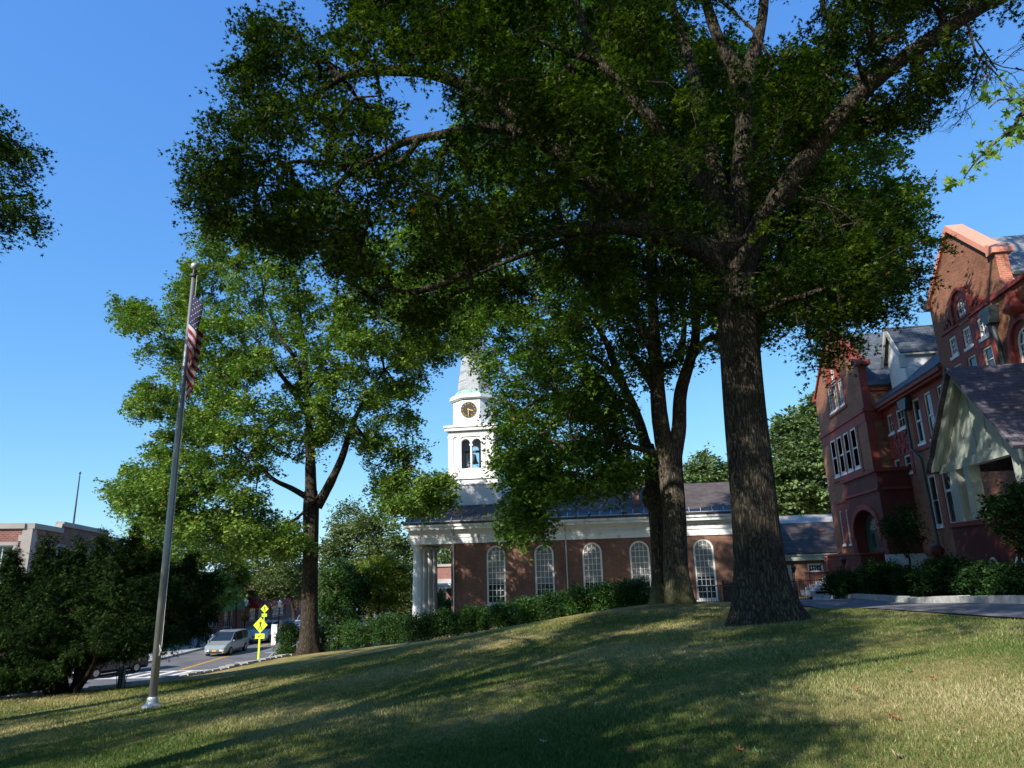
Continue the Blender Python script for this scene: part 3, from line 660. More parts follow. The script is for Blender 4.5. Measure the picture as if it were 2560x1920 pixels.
RZ0, RZ1 = 5.12, 8.02
roofslab(ch, 'roof', 'shingle', (-16.95, 53.3, RZ0), (10.8, 53.3, RZ0), (10.8, 60, RZ1), (-16.95, 60, RZ1))
roofslab(ch, 'roof', 'shingle', (-16.95, 66.7, RZ0), (10.8, 66.7, RZ0), (10.8, 60.004, RZ1), (-16.95, 60.004, RZ1))
for x in (-16.5, 10.2): mb = MB(); mb.slab([[(54, 4.9), (66, 4.9), (60, 7.75)]], lambda u, v, d, x=x: (x+d, u, v), 0, .25); mb.build('pediment', M['white'], ch)
sl_ = (RZ1-RZ0)/6.7                          # slope of the roof, for things fixed on it
mb = MB()
for x in np.arange(-16.4, 10.6, .82):
    mb.bar((x, 53.38, RZ0+.08), (x, 53.75, RZ0+.24+.2), .03, .12)
mb.bar((-16.9, 53.42, RZ0+.12), (10.7, 53.42, RZ0+.12), .03, .05)
g_ = mb.build('snow_guard', M['steel'], ch, label='row of pale brackets along the dark lower edge of the roof')
mb = MB(); mb.add([(-16.9, 53.36, RZ0+.035), (10.75, 53.36, RZ0+.035), (10.75, 54.2, RZ0+.035+.84*sl_), (-16.9, 54.2, RZ0+.035+.84*sl_)], [(0, 1, 2, 3)])
mb.build('eave_membrane', M['black'], ch)
for x in (-13.04, -4.33, 3.3):
    mb = MB(); mb.tube([(x, 53.5, 4.75), (x, 53.72, 4.5), (x, 53.93, 4.15), (x, 53.93, -2.9)], .055, 8); mb.box(x-.12, x+.12, 53.40, 53.62, 4.66, 4.9)
    mb.build('downspout', M['steel'], ch, smooth=False)
mb = MB(); mb.box(2.62-1.72, 3.08-1.72, 55.2, 55.7, 5.7, 7.35); cmy = mb.build('chimney', M['brick_church'], ch)
mb = MB(); mb.box(.86, 1.40, 55.16, 55.74, 7.352, 7.45); mb.lathe((1.13, 55.45, 7.45), [(.13, 0), (.11, .3), (.16, .31), (.02, .42)], 10); mb.build('chimney_cap', M['dkcopper'], cmy)
for x in (-15.9, -4.1):
    mb = MB(); mb.lathe((x, 57.6, 6.95), [(.32, 0), (.3, .15), (.2, .27), (.05, .33)], 10); mb.build('roof_vent', M['brown_roof'], ch, smooth=True)
# steeple
TX, TY = -12.33, 59.6
stp = MB(); stp.box(-14.9, -9.76, 57.03, 62.17, 5.6, 8.38); stp = stp.build('steeple', M['siding'], ch)
mb = MB()
def sqring(mb, hw, z0, z1, cx=TX, cy=TY): mb.box(cx-hw, cx+hw, cy-hw, cy+hw, z0, z1)
sqring(mb, 2.66, 8.382, 8.50); sqring(mb, 2.30, 8.502, 8.93); sqring(mb, 2.44, 8.932, 9.06); sqring(mb, 2.2, 9.062, 9.30); sqring(mb, 2.09, 9.302, 9.78)
mb.build('steeple_base', M['white'], stp)
BX0, BX1 = TX-1.98, TX+1.98
f1 = lambda u, v, d: (u, TY-1.98+d, v); f2 = lambda u, v, d: (u, TY+1.98-d, v); f3 = lambda u, v, d: (TX-1.98+d, TY+(u-TX), v); f4 = lambda u, v, d: (TX+1.98-d, TY+(u-TX), v)
mb = MB(); ac = [TX-.50, TX+.46]; op = [arch(c-.42, c+.42, 9.86, 11.98) for c in ac]
for k, f in enumerate((f1, f2)): mb.slab([rect(BX0, BX1, 9.782, 12.9)] + op, f, 0, .3)
for k, f in enumerate((f3, f4)): mb.slab([rect(BX0+.302, BX1-.302, 9.782, 12.9)] + op, f, 0, .3)
mb.build('belfry', M['white'], stp)
mb = MB()
for f in (f1, f2, f3, f4):
    for c in (BX0+.25, BX0+.95, BX1-.95, BX1-.25): mb.slab([rect(c-.17, c+.17, 9.79, 12.5)], f, -.06, 0.0); mb.slab([rect(c-.21, c+.21, 12.5, 12.6)], f, -.09, 0.0)
    mb.slab([rect(BX0, BX1, 12.602, 12.68)], f, -.1, -.001)
    mb.tube([f(TX-.02, 9.86, .12), f(TX-.02, 11.8, .12)], .085, 10); mb.slab([rect(TX-.16, TX+.12, 11.8, 11.95)], f, -.04, .28)
    for c in ac:
        oo = [(c+.50*math.cos(math.pi*k/12), 11.98+.50*math.sin(math.pi*k/12)) for k in range(13)]; ii = [(c+.42*math.cos(math.pi*k/12), 11.98+.42*math.sin(math.pi*k/12)) for k in range(12, -1, -1)]
        mb.slab([oo+ii], f, -.05, -.001)
mb.build('pilasters', M['white'], stp)
mb = MB(); sqring(mb, 2.02, 12.902, 13.12); sqring(mb, 2.26, 13.122, 13.40); sqring(mb, 2.36, 13.402, 13.56); sqring(mb, 1.98, 13.562, 13.66); mb.build('cornice', M['white'], stp)
def octo(mb, r, z0, z1, r2=None):
    ap = 1/math.cos(math.pi/8); mb.lathe((TX, TY, 0), [(r*ap, z0), ((r2 or r)*ap, z1)], 8)
mb = MB(); octo(mb, 1.86, 13.662, 15.95); mb.build('clock_stage', M['white'], stp)
mb = MB(); octo(mb, 2.0, 15.952, 16.05, 2.12); octo(mb, 2.14, 16.052, 16.38); octo(mb, 1.9, 13.664, 13.9, 1.88); mb.build('clock_stage_cornice', M['white'], stp)
mb = MB(); octo(mb, 1.86, 16.382, 16.82, 1.60)
for k in range(48):
    a = 2*math.pi*k/48; mb.bar((TX+1.86*math.cos(a), TY+1.86*math.sin(a), 16.40), (TX+1.66*math.cos(a), TY+1.66*math.sin(a), 16.80), .03)
mb.build('copper_skirt', M['copper'], stp)
mb = MB(); octo(mb, 1.52, 16.822, 28.5, .03); mb.build('spire', M['slate_sp'], stp)
# clock on the front facet
CZ, CYF = 14.98, TY-1.86
ck = MB(); ck.tube([(TX-.22, CYF-.05, CZ), (TX-.22, CYF+.02, CZ)], .70, 40)
ck.v = [(x+.0, y, z) for x, y, z in ck.v]; clock = ck.build('clock', M['black'], ch)
mb = MB(); cxk = TX-.22
def ringslab(mb, r0, r1, y0, y1, n=40):
    oo = [(cxk+r1*math.cos(2*math.pi*k/n), CZ+r1*math.sin(2*math.pi*k/n)) for k in range(n)]; ii = [(cxk+r0*math.cos(2*math.pi*k/n), CZ+r0*math.sin(2*math.pi*k/n)) for k in range(n)]
    mb.slab([oo, ii], lambda u, v, d: (u, d, v), y0, y1)
ringslab(mb, .69, .70, CYF-.07, CYF-.051)
NUM = {12: 'XII', 1: 'I', 2: 'II', 3: 'III', 4: 'IV', 5: 'V', 6: 'VI', 7: 'VII', 8: 'VIII', 9: 'IX', 10: 'X', 11: 'XI'}
def stroke(mb, c, ang, pts, w=.013):
    """strokes of a numeral drawn in its own little frame and turned to stand on the rim"""
    for (a, b) in pts:
        q = []
        for p in (a, b):
            x = p[0]*math.cos(ang)+p[1]*math.sin(ang); z = -p[0]*math.sin(ang)+p[1]*math.cos(ang); q.append((c[0]+x, CYF-.06, c[1]+z))
        mb.bar(q[0], q[1], w, .012, up=(0, 1, 0))
for hnum, s_ in NUM.items():
    ang = 2*math.pi*hnum/12; c = (cxk+.555*math.sin(ang), CZ+.555*math.cos(ang)); x = -.042*(len(s_)-1)/1.0*.8; pts = []
    for chh in s_:
        if chh == 'I': pts.append(((x, -.075), (x, .075)))
        if chh == 'V': pts += [((x-.03, .075), (x, -.075)), ((x+.03, .075), (x, -.075))]
        if chh == 'X': pts += [((x-.03, .075), (x+.03, -.075)), ((x+.03, .075), (x-.03, -.075))]
        x += .067
    stroke(mb, c, ang, pts)
mb.build('numerals', M['gold'], clock)
mb = MB(); mb.bar((cxk, CYF-.12, CZ+.12), (cxk, CYF-.12, CZ-.56), .05, .015, up=(0, 1, 0)); mb.build('minute_hand', M['gold'], clock)
mb = MB(); a = math.radians(105); mb.bar((cxk-.1*math.sin(a), CYF-.10, CZ-.1*math.cos(a)), (cxk+.42*math.sin(a), CYF-.10, CZ+.42*math.cos(a)), .07, .015, up=(0, 1, 0)); mb.build('hour_hand', M['gold'], clock)
for sx in (-1, 1):                            # scroll ornaments in the corners round the dial
    for sz in (-1, 1):
        mb = MB()
        for k in range(5):
            a0 = k*1.1; mb.tube([(cxk+sx*(.50+.05*k*.5+.05*math.cos(a0+t)), CYF-.02, CZ+sz*(.74-.06*k*.5+.05*math.sin(a0+t))) for t in (0, 1.2, 2.4, 3.6)], .008, 5)
        mb.build('scroll_ornament', M['cream'], clock)
# bell and its frame
mb = MB(); mb.lathe((TX-.02, TY-1.1, 10.36), [(.47, 0), (.44, .06), (.34, .22), (.28, .5), (.25, .72), (.16, .82), (.03, .86)], 20); bell = mb.build('bell', M['dkcopper'], ch, smooth=True)
mb = MB(); mb.box(TX-.75, TX+.72, TY-1.15, TY-1.05, 11.3, 11.5)
for x in (TX-.72, TX+.68): mb.bar((x, TY-1.1, 9.8), (x, TY-1.1, 11.3), .07); mb.bar((x, TY-1.3, 9.8), (x*.5+(TX)*.5, TY-1.3, 10.2), .05)
mb.build('bell_frame', M['dkcopper'], bell)

# ------------------------------------------------------------------ low annex to the right of the church
an = empty('annex_building', (16, 60, -1.0), label='low brick annex with white door and pale upper roof between church and red hall', cat='building')
fA = lambda u, v, d: (u, 57.3+d, v)
mb = MB(); mb.slab([rect(10.42, 30, -3, 1.55), rect(11.5, 12.42, -.9, 1.25), rect(13.6, 14.75, .66, 1.32), rect(17.5, 18.7, .3, 1.3)], fA, 0, .3); mb.box(29.7, 30, 57.602, 66, -3, 1.55); mb.box(10.42, 29.69, 65.7, 66, -3, 1.55); mb.build('wall', M['brick_church'], an)
mb = MB(); mb.box(10.42, 30.2, 56.95, 57.5, 1.552, 2.0); mb.box(10.42, 30.3, 56.85, 56.948, 1.9, 2.08); mb.build('fascia', M['trimgrey'], an)
roofslab(an, 'roof', 'shingle', (10.82, 56.8, 2.1), (30.4, 56.8, 2.1), (30.4, 61.2, 4.55), (10.82, 61.2, 4.55))
mb = MB(); mb.add([(10.82, 61.25, 4.5), (30.4, 61.25, 4.5), (30.4, 62.6, 5.25), (10.82, 62.6, 5.25), (10.82, 66.5, 2.1), (30.4, 66.5, 2.1)], [(0, 1, 2, 3), (3, 2, 5, 4)]); mb.build('upper_roof', M['pale_roof'], an)
mb = MB(); mb.lathe((15.6, 60.0, 3.75), [(.4, 0), (.38, .12), (.1, .2)], 10); mb.build('roof_vent', M['brown_roof'], an)
make_window(an, fA, 13.6, 14.75, .66, 1.32, False, .14, 5, 2, 'white', mb_w=.03)
make_window(an, fA, 17.5, 18.7, .3, 1.3, False, .1, 4, 3, 'white')
mb = MB(); mb.slab([rect(11.5, 12.42, -.9, 1.25), rect(11.62, 12.30, -.88, 1.13)], fA, .02, .14); dr = mb.build('door', M['white'], an)
mb = MB(); mb.slab([rect(11.62, 12.30, -.88, 1.13), rect(11.72, 12.2, -.3, 1.03)], fA, .09, .13); mb.build('door_leaf', M['white'], dr)
mb = MB(); mb.slab([rect(11.72, 12.2, -.3, 1.03)], fA, .10, .11); mb.build('pane', M['glass_gh'], dr)
mb = MB()
for k in range(1, 3): mb.slab([rect(11.72, 12.2, -.3+k*.44-.012, -.3+k*.44+.012)], fA, .085, .098)
mb.slab([rect(11.95, 11.975, -.3, 1.03)], fA, .083, .097); mb.build('glazing_bars', M['white'], dr)

# ------------------------------------------------------------------ the red hall (coordinates read off the image, enlarged about the camera eye)
S = 1.3
def q(x, y, z): return (x*S, y*S, z*S-.48)
def fX(c): return lambda u, v, d: (c*S+d, u*S, v*S-.48)          # wall that looks towards -X
def fY(c): return lambda u, v, d: (u*S, c*S+d, v*S-.48)          # wall that looks towards -Y
hall = empty('red_brick_hall', (11.8*S, 28*S, 0), label='tall red brick hall with stepped gables, terracotta bands and slate roofs', cat='building')
# left gable block
f = fX(11)
W4 = [rect(a, b, 5.68, 7.5) for a, b in ((37.25, 38.0), (36.15, 36.9), (35.05, 35.8), (33.95, 34.7))]
W3 = [rect(36.65, 37.3, 8.87, 10.15), rect(35.75, 36.4, 8.87, 10.15), rect(34.9, 35.5, 8.87, 10.15)]
WA = arch(35.8, 36.36, 10.3, 10.85, 10, .15)
slit = [rect(37.95, 38.35, 2.3, 3.95), rect(37.0, 37.3, 2.3, 3.95)]
prof = [(32.5, -1.2), (39.7, -1.2), (39.7, 10.1), (36.05, 12.75), (32.5, 10.1)]
mb = MB(); mb.slab([prof]+W4+W3+[WA]+slit, f, 0, .45); mb.build('gable_wall', M['brick_red'], hall)
mb = MB()
mb.slab([rect(32.5, 39.7, 7.5, 7.93)], f, -.03, -.001); mb.slab([rect(32.46, 39.74, 7.93, 8.08)], f, -.12, -.001)
mb.slab([rect(33.7, 38.25, 5.5, 7.498)] + W4, f, -.035, -.001); mb.slab([rect(33.6, 38.35, 5.38, 5.498)], f, -.09, -.001)
mb.slab([rect(34.7, 37.5, 8.74, 10.298)] + W3, f, -.03, -.001); mb.slab([rect(34.6, 37.6, 8.64, 8.738)], f, -.09, -.001)
mb.slab([arch(35.55, 36.61, 10.3, 10.85, 12, .15), WA], f, -.04, -.002)
oo = arch(35.38, 36.78, 10.3, 10.85, 12, .15); ii = arch(35.55, 36.61, 10.302, 10.85, 12, .15)
mb.slab([oo, ii], f, -.13, -.004)
mb.slab([rect(36.85, 38.6, 2.1, 4.3)] + slit, f, -.03, -.001); mb.slab([rect(36.8, 38.7, 4.3, 4.42)], f, -.08, -.001)
for sx in (-1, 1):
    for k in range(7): c = (36.08+sx*(.82+.05*k), 10.3+.09*(6-k)*(1 if k % 2 else .8)); mb.slab([[(c[0]+.09*math.cos(t*1.05), c[1]+.09*math.sin(t*1.05)) for t in range(6)]], f, -.06-.002*k, -.003)
mb.build('terracotta_trim', M['terra'], hall)
for a, b in ((37.25, 38.0), (36.15, 36.9), (35.05, 35.8), (33.95, 34.7)): make_window(hall, f, a, b, 5.68, 7.5, False, .085, 1, 2, 'cream', d0=-.06, two=True, mb_w=.04, sillmat='white')
for r_ in W3: make_window(hall, f, r_[0][0], r_[1][0], 8.87, 10.15, False, .07, 2, 4, 'cream', d0=.0, sillmat='white')
make_window(hall, f, 35.8, 36.36, 10.3, 10.85, True, .05, 2, 3, 'cream', d0=.0, fan=False)
for r_ in slit: make_window(hall, f, r_[0][0], r_[1][0], 2.3, 3.95, False, .07, 1, 2, 'cream', d0=.0, sillmat='white')
def coping(parent, c, pk, ends, w=.5, dep=.62, hgt=.16, mat='terra', step=1.0):
    """sloping stones on top of a gable with kneelers at the feet"""
    mb = MB()
    for (ue, ve) in ends:
        n = 6
        for i in range(n):
            a = (pk[0]+(ue-pk[0])*i/n, pk[1]+(ve-pk[1])*i/n); b = (pk[0]+(ue-pk[0])*(i+.97)/n, pk[1]+(ve-pk[1])*(i+.97)/n)
            L = [(a[0], a[1]-.02), (b[0], b[1]-.02), (b[0], b[1]+hgt), (a[0], a[1]+hgt)]
            mb.slab([L], fX(c), -.12, dep)
        s_ = 1 if ue > pk[0] else -1
        mb.slab([[(ue-.02*s_, ve-.12), (ue+.34*s_, ve-.12), (ue+.36*s_, ve+.02), (ue+.1*s_, ve+hgt+.04), (ue-.02*s_, ve+hgt)]], fX(c), -.14, dep+.02)
    return mb.build('coping', M[mat], parent)
coping(hall, 11, (36.05, 12.75), [(39.62, 10.16), (32.58, 10.16)])
fs = fY(32.5)                                  # side wall of that block
for yy in (32.5, 39.4): mb = MB(); mb.slab([rect(11.347, 20, -1.2, 9.15)], fY(yy), 0, .4); mb.build('side_wall', M['brick_red'], hall)
mb = MB(); mb.slab([rect(11.0, 11.346, -1.2, 10.1)], fs, -.012, .0); mb.slab([rect(11.35, 20, 8.85, 9.15)], fs, -.1, -.001); mb.slab([rect(11.0, 12, 7.5, 7.93)], fs, -.03, -.013); mb.slab([rect(10.9, 12, 7.932, 8.08)], fs, -.12, -.013)
mb.build('side_band', M['terra'], hall)
roofslab(hall, 'roof', 'slate_shade', q(11.3, 32.3, 9.1), q(20, 32.3, 9.1), q(20, 36.05, 12.65), q(11.3, 36.05, 12.65))
roofslab(hall, 'roof', 'slate_shade', q(11.3, 39.9, 9.1), q(20, 39.9, 9.1), q(20, 36.052, 12.65), q(11.3, 36.052, 12.65))
# entrance block in front of its foot
f = fX(10.5); door_op = arch(31.45, 34.65, 1.8, 2.75, 16, .35); door_op = [(u, min(v, 99)) for u, v in door_op]
door_op = [(31.45, 1.8), (34.65, 1.8)] + [(33.05+1.6*math.cos(math.pi*k/16), 2.75+.9*math.sin(math.pi*k/16)) for k in range(17)]
mb = MB(); mb.slab([rect(30.8, 35.25, -1.2, 5.05), door_op], f, 0, .7)
side_op = [(11.15, 2.15), (11.95, 2.15)] + [(11.55+.4*math.cos(math.pi*k/14), 2.95+.42*math.sin(math.pi*k/14)) for k in range(15)]
mb.slab([rect(11.04, 12.3, -1.2, 5.05), side_op], fY(30.8), 0, .4); mb.slab([rect(11.04, 12.0, -1.2, 5.05)], fY(35.0), 0, .3)
mb.build('entrance_porch', M['terra_dk'], hall)
mb = MB()
mb.slab([rect(30.7, 35.35, 5.05, 5.2)], f, -.14, 2.2); mb.slab([rect(30.76, 35.29, 4.3, 4.4)], f, -.1, -.001); mb.slab([rect(10.6, 12.3, 4.3, 4.4)], fY(30.8), -.1, -.001); mb.slab([rect(12.2, 12.4, 5.051, 5.2)], fY(30.8), -.1, .5)
oo = [(33.05+1.85*math.cos(math.pi*k/16), 2.75+1.14*math.sin(math.pi*k/16)) for k in range(17)]; ii = [(33.05+1.6*math.cos(math.pi*k/16), 2.75+.9*math.sin(math.pi*k/16)) for k in range(16, -1, -1)]
mb.slab([oo+ii], f, -.09, -.001); mb.slab([rect(34.6, 35.0, 2.5, 2.74)], f, -.12, -.002); mb.slab([rect(31.1, 31.5, 2.5, 2.74)], f, -.12, -.002)
oo = [(11.55+.52*math.cos(math.pi*k/14), 2.95+.56*math.sin(math.pi*k/14)) for k in range(15)]; ii = [(11.55+.4*math.cos(math.pi*k/14), 2.95+.42*math.sin(math.pi*k/14)) for k in range(14, -1, -1)]
mb.slab([oo+ii], fY(30.8), -.08, -.001)
mb.build('porch_moulding', M['terra'], hall)
fd = fX(10.5)
mb = MB(); mb.slab([rect(31.46, 34.64, 1.8, 2.74)], fd, .60, .66); mb.slab([[(33.05+1.58*math.cos(math.pi*k/16), 2.75+.88*math.sin(math.pi*k/16)) for k in range(17)], [(33.05+1.0*math.cos(math.pi*k/12), 2.80+.55*math.sin(math.pi*k/12)) for k in range(13)]], fd, .601, .66)
d_ = mb.build('door', M['green_door'], hall, label='dark green double door under a pointed arch')
mb = MB(); mb.slab([[(33.05+.99*math.cos(math.pi*k/12), 2.80+.54*math.sin(math.pi*k/12)) for k in range(13)]], fd, .62, .63); mb.build('fanlight', M['blind'], d_)
mb = MB()
for a in (32.0, 32.75, 33.5): mb.slab([rect(a, a+.45, 2.05, 2.65)], fd, .585, .598)
mb.build('pane', M['glass_gh'], d_)
mb = MB(); mb.slab([side_op], fY(30.8), .2, .22); mb.build('window', M['glass_gh'], hall)
mb = MB(); mb.slab([rect(10.3, 12.3, -1, 1.72)], fY(30.72), -.25, -.002); mb.box(10.25*S, 12.3*S, 30.2*S, 30.5*S, 1.0, 1.35); mb.build('areaway_wall', M['concrete'], hall, label='pale concrete wall below the entrance arch')
# steps and their cheeks
mb = MB(); mb.slab([rect(31.3, 36.2, -1.2, 1.74)], fX(9.55), 0, .95*S-.01); mb.build('landing', M['terra_dk'], hall)
mb = MB(); mb.slab([rect(31.25, 36.25, 1.74, 1.82)], fX(9.5), 0, .99*S); mb.build('landing_slab', M['terra'], hall)
for (a, b, zt, u0, u1) in ((8.55, 9.5, .96, 36.25, 36.6), (9.5, 10.45, 1.64, 36.25, 36.6)):
    mb = MB(); mb.box(a*S, b*S-.004, u0*S, u1*S, -1.5, zt*S-.48); c = mb.build('stair_cheek', M['brick_edge'], hall)
    mb = MB(); mb.box(a*S-.05, b*S, u0*S-.05, u1*S+.05, zt*S-.478, zt*S-.40); mb.build('cap', M['terra'], c)
for k in range(7):
    mb = MB(); z = -.2+k*.17; mb.box(8.6*S+k*.3-.6, 9.55*S-.01, 34.4*S, 36.22*S, z-.3, z+.0-.003*k); mb.build('step', M['granite'], hall)
mb = MB(); zz = lambda v: v*S-.48
mb.tube([(8.62*S, 36.1*S, -.4), (8.62*S, 36.1*S, .9), (8.9*S, 36.1*S, 1.05), (10.2*S, 36.1*S, 2.0)], .03, 6); mb.tube([(9.4*S, 36.1*S, 0), (9.4*S, 36.1*S, 1.4)], .022, 6); mb.build('handrail', M['black'], hall)
# middle wing
f = fX(11.8)
WT = [(28.75, 29.4), (27.65, 28.26), (26.5, 27.1)]
holes = [rect(a, b, 5.9, 7.66) for a, b in WT] + [rect(31.6, 32.2, 6.8, 7.62), rect(30.35, 31.16, 6.8, 7.6), rect(31.6, 32.2, 4.95, 5.65), rect(30.45, 31.1, 4.95, 5.68), rect(27.0, 28.0, 2.7, 5.1), rect(28.6, 29.2, 2.7, 4.6)]
mb = MB(); mb.slab([rect(10.0, 32.5, -1.2, 8.0)] + holes, f, 0, .4); mb.build('wall', M['brick_red'], hall)
mb = MB()
mb.slab([rect(26.0, 32.49, 7.68, 8.0)], f, -.04, -.001); mb.slab([rect(26.2, 29.62, 5.75, 7.678)] + holes[:3], f, -.035, -.001); mb.slab([rect(30.2, 32.45, 4.8, 7.678)] + holes[3:7], f, -.033, -.001)
mb.slab([rect(26.1, 29.7, 5.62, 5.748)], f, -.1, -.001); mb.slab([rect(26.8, 28.2, 2.5, 5.3)] + [holes[7]], f, -.033, -.001); mb.slab([rect(30.2, 32.45, 5.7, 5.76)], f, -.08, -.034)
mb.build('terracotta_trim', M['terra'], hall)
mb = MB(); rg = random.Random(3)
for k in range(70):
    u, v = rg.uniform(30.4, 32.2), rg.uniform(5.8, 6.65); r_ = rg.uniform(.04, .11); mb.slab([[(u+r_*math.cos(t*1.05+k), v+r_*math.sin(t*1.05+k)) for t in range(6)]], f, -.05-rg.random()*.05, -.036)
mb.build('carved_relief', M['terra'], hall)
for a, b in WT: make_window(hall, f, a, b, 5.9, 7.66, False, .08, 1, 2, 'cream', d0=.0, two=True, mb_w=.05, sillmat='white')
for a, b, c, d in ((31.6, 32.2, 6.8, 7.62), (30.35, 31.16, 6.8, 7.6), (31.6, 32.2, 4.95, 5.65), (30.45, 31.1, 4.95, 5.68)): make_window(hall, f, a, b, c, d, False, .08, 2 if c > 6 else 1, 2, 'cream', d0=.0, sillmat='white')
make_window(hall, f, 27.0, 28.0, 2.7, 5.1, False, .07, 2, 2, 'cream', d0=.0, two=True, mb_w=.05, sillmat='white'); make_window(hall, f, 28.6, 29.2, 2.7, 4.6, False, .07, 1, 2, 'cream', d0=.0, sillmat='white')
mb = MB(); mb.slab([rect(25.76, 32.47, 7.96, 8.12)], fX(11.38), 0, .5); mb.slab([rect(25.76, 32.47, 7.86, 7.958)], fX(11.5), 0, .35); mb.build('gutter', M['terra'], hall)
roofslab(hall, 'roof', 'slate_y', q(11.33, 25.85, 8.14), q(11.33, 32.49, 8.14), q(16.2, 32.49, 12.0), q(16.2, 25.85, 12.0)); roofslab(hall, 'roof', 'slate_y', q(12.2, 10, 8.83), q(12.2, 25.849, 8.83), q(16.2, 25.849, 12.0), q(16.2, 10, 12.0))
roofslab(hall, 'roof', 'slate_y', q(21.1, 10, 8.14), q(21.1, 39.4, 8.14), q(16.203, 39.4, 12.0), q(16.203, 10, 12.0))
# white sided dormer on that roof
mb = MB(); mb.slab([rect(12.2, 14.5, 8.6, 10.0)], fY(30.5), 0, .12); mb.slab([[(30.6, 8.7), (32.2, 8.7), (32.2, 10.0), (31.35, 11.25), (30.6, 10.0)]], fX(12.2), 0, .15); dm = mb.build('dormer', M['siding'], hall)
roofslab(dm, 'dormer_roof', 'slate_shade', q(12.0, 30.3, 9.95), q(15.2, 30.3, 9.95), q(15.2, 31.35, 11.4), q(12.0, 31.35, 11.4))
roofslab(dm, 'dormer_roof', 'slate_shade', q(12.0, 32.4, 9.95), q(15.2, 32.4, 9.95), q(15.2, 31.352, 11.4), q(12.0, 31.352, 11.4))
mb = MB(); fq = fX(11.96)
mb.slab([[(30.2, 9.82), (30.42, 9.82), (31.35, 11.12), (32.28, 9.82), (32.5, 9.82), (31.35, 11.44)]], fq, 0, .08); mb.slab([rect(30.3, 30.45, 9.3, 9.9)], fq, .02, .3); mb.bar(q(12.0, 30.4, 9.35), q(12.2, 30.55, 9.9), .1); mb.slab([rect(12.0, 14.6, 9.84, 9.93)], fY(30.34), 0, .06)
mb.build('bargeboard', M['cream'], dm)
# downpipe
mb = MB(); mb.tube([q(11.62, 29.75, 7.9), q(11.62, 29.75, 5.75), q(11.62, 29.05, 5.25), q(11.62, 28.9, 2.4), q(11.62, 28.85, .2)], .075, 8); mb.slab([[(29.45, 7.35), (30.05, 7.35), (30.2, 7.8), (29.3, 7.8)]], fX(11.52), 0, .25)
mb.build('downspout', M['dkcopper'], hall)
# sunlit gable
f = fX(11.5)
ga = arch(23.32, 23.86, 9.08, 9.52, 12); rows = [rect(a, b, 8.14, 8.8) for a, b in ((24.33, 24.85), (23.33, 23.85), (22.3, 22.84))] + [rect(a, b, 7.0, 7.83) for a, b in ((24.33, 24.9), (23.33, 23.9), (22.3, 22.88))]
mb = MB(); mb.slab([[(21.15, -1.2), (25.8, -1.2), (25.8, 10.3), (23.47, 12.2), (21.15, 10.3)]] + [ga] + rows, f, 0, .45); mb.build('sunlit_gable_wall', M['brick_red'], hall)
mb = MB(); mb.slab([rect(11.5, 11.846, 9.0, 10.3)], fY(21.15), -.012, -.001); mb.build('corner_bricks', M['brick_edge'], hall)
coping(hall, 11.5, (23.47, 12.2), [(25.72, 10.36), (21.4, 10.42)], mat='coping', hgt=.2)
mb = MB()
mb.slab([rect(22.1, 25.1, 6.85, 9.0)] + rows, f, -.035, -.001); mb.slab([rect(22.0, 25.2, 9.0, 9.07)], f, -.11, -.001); mb.slab([rect(21.5, 25.1, 9.9-.86, 9.2)], f, -.04, -.0035)
oo = arch(23.05, 24.13, 9.075, 9.52, 14); mb.slab([oo, ga], f, -.06, -.002)
o2 = arch(22.93, 24.25, 9.075, 9.52, 14); mb.slab([o2, oo], f, -.14, -.006)
for sx in (-1, 1):
    for k in range(12):
        cu, cv = 23.59+sx*(.75+.055*k+.05*math.sin(k*2)), 9.2+.34*(1-k/12)*abs(math.sin(k*1.9+.5)); mb.slab([[(cu+.055*math.cos(t*1.05), cv+.055*math.sin(t*1.05)) for t in range(6)]], f, -.09-.003*(k % 3), -.008)
mb.build('terracotta_trim', M['terra'], hall)
for a, b in ((24.33, 24.85), (23.33, 23.85), (22.3, 22.84)): make_window(hall, f, a, b, 8.14, 8.8, False, .08, 3, 3, 'white', d0=.0, mb_w=.03)
for a, b in ((24.33, 24.9), (23.33, 23.9), (22.3, 22.88)): make_window(hall, f, a, b, 7.0, 7.83, False, .07, 1, 2, 'cream', d0=.0, sill=False)
make_window(hall, f, 23.32, 23.86, 9.08, 9.52, True, .05, 3, 2, 'white', d0=.0, fan=False)
mb = MB(); mb.slab([rect(11.85, 16, 9.0, 9.62)], fY(21.25), 0, .12); mb.build('sided_wall', M['siding'], hall)
roofslab(hall, 'roof', 'slate_x', q(11.84, 21.0, 9.62), q(18, 21.0, 9.62), q(18, 23.47, 11.82), q(11.84, 23.47, 11.82)); roofslab(hall, 'roof', 'slate_x', q(11.84, 25.95, 9.62), q(18, 25.95, 9.62), q(18, 23.472, 11.82), q(11.84, 23.472, 11.82))
# wall to the right with its arched window, terracotta boss and leader head
AW = arch(20.15, 21.0, 6.2, 7.35, 14)
mb = MB(); mb.slab([rect(10, 21.148, -1.2, 9.0), AW], f, 0, .45); mb.build('side_bay_wall', M['brick_red'], hall)
mb = MB(); mb.slab([rect(10, 21.7, 9.0, 9.12)], f, -.13, .5); oo = arch(19.95, 21.2, 6.2, 7.35, 14); mb.slab([oo, AW], f, -.04, -.001); o2 = arch(19.8, 21.35, 6.2, 7.35, 14); mb.slab([o2, oo], f, -.14, -.003); mb.build('terracotta_trim', M['terra'], hall)
make_window(hall, f, 20.15, 21.0, 6.2, 7.35, True, .07, 3, 5, 'white', d0=.0)
mb = MB(); mb.lathe(q(11.42, 20.6, 8.05), [(.08, 0), (.14, .12), (.42, .3), (.40, .42), (.27, .46), (.27, .75), (.2, .98), (.07, 1.06)], 14); mb.build('terracotta_boss', M['terra'], hall, smooth=True)
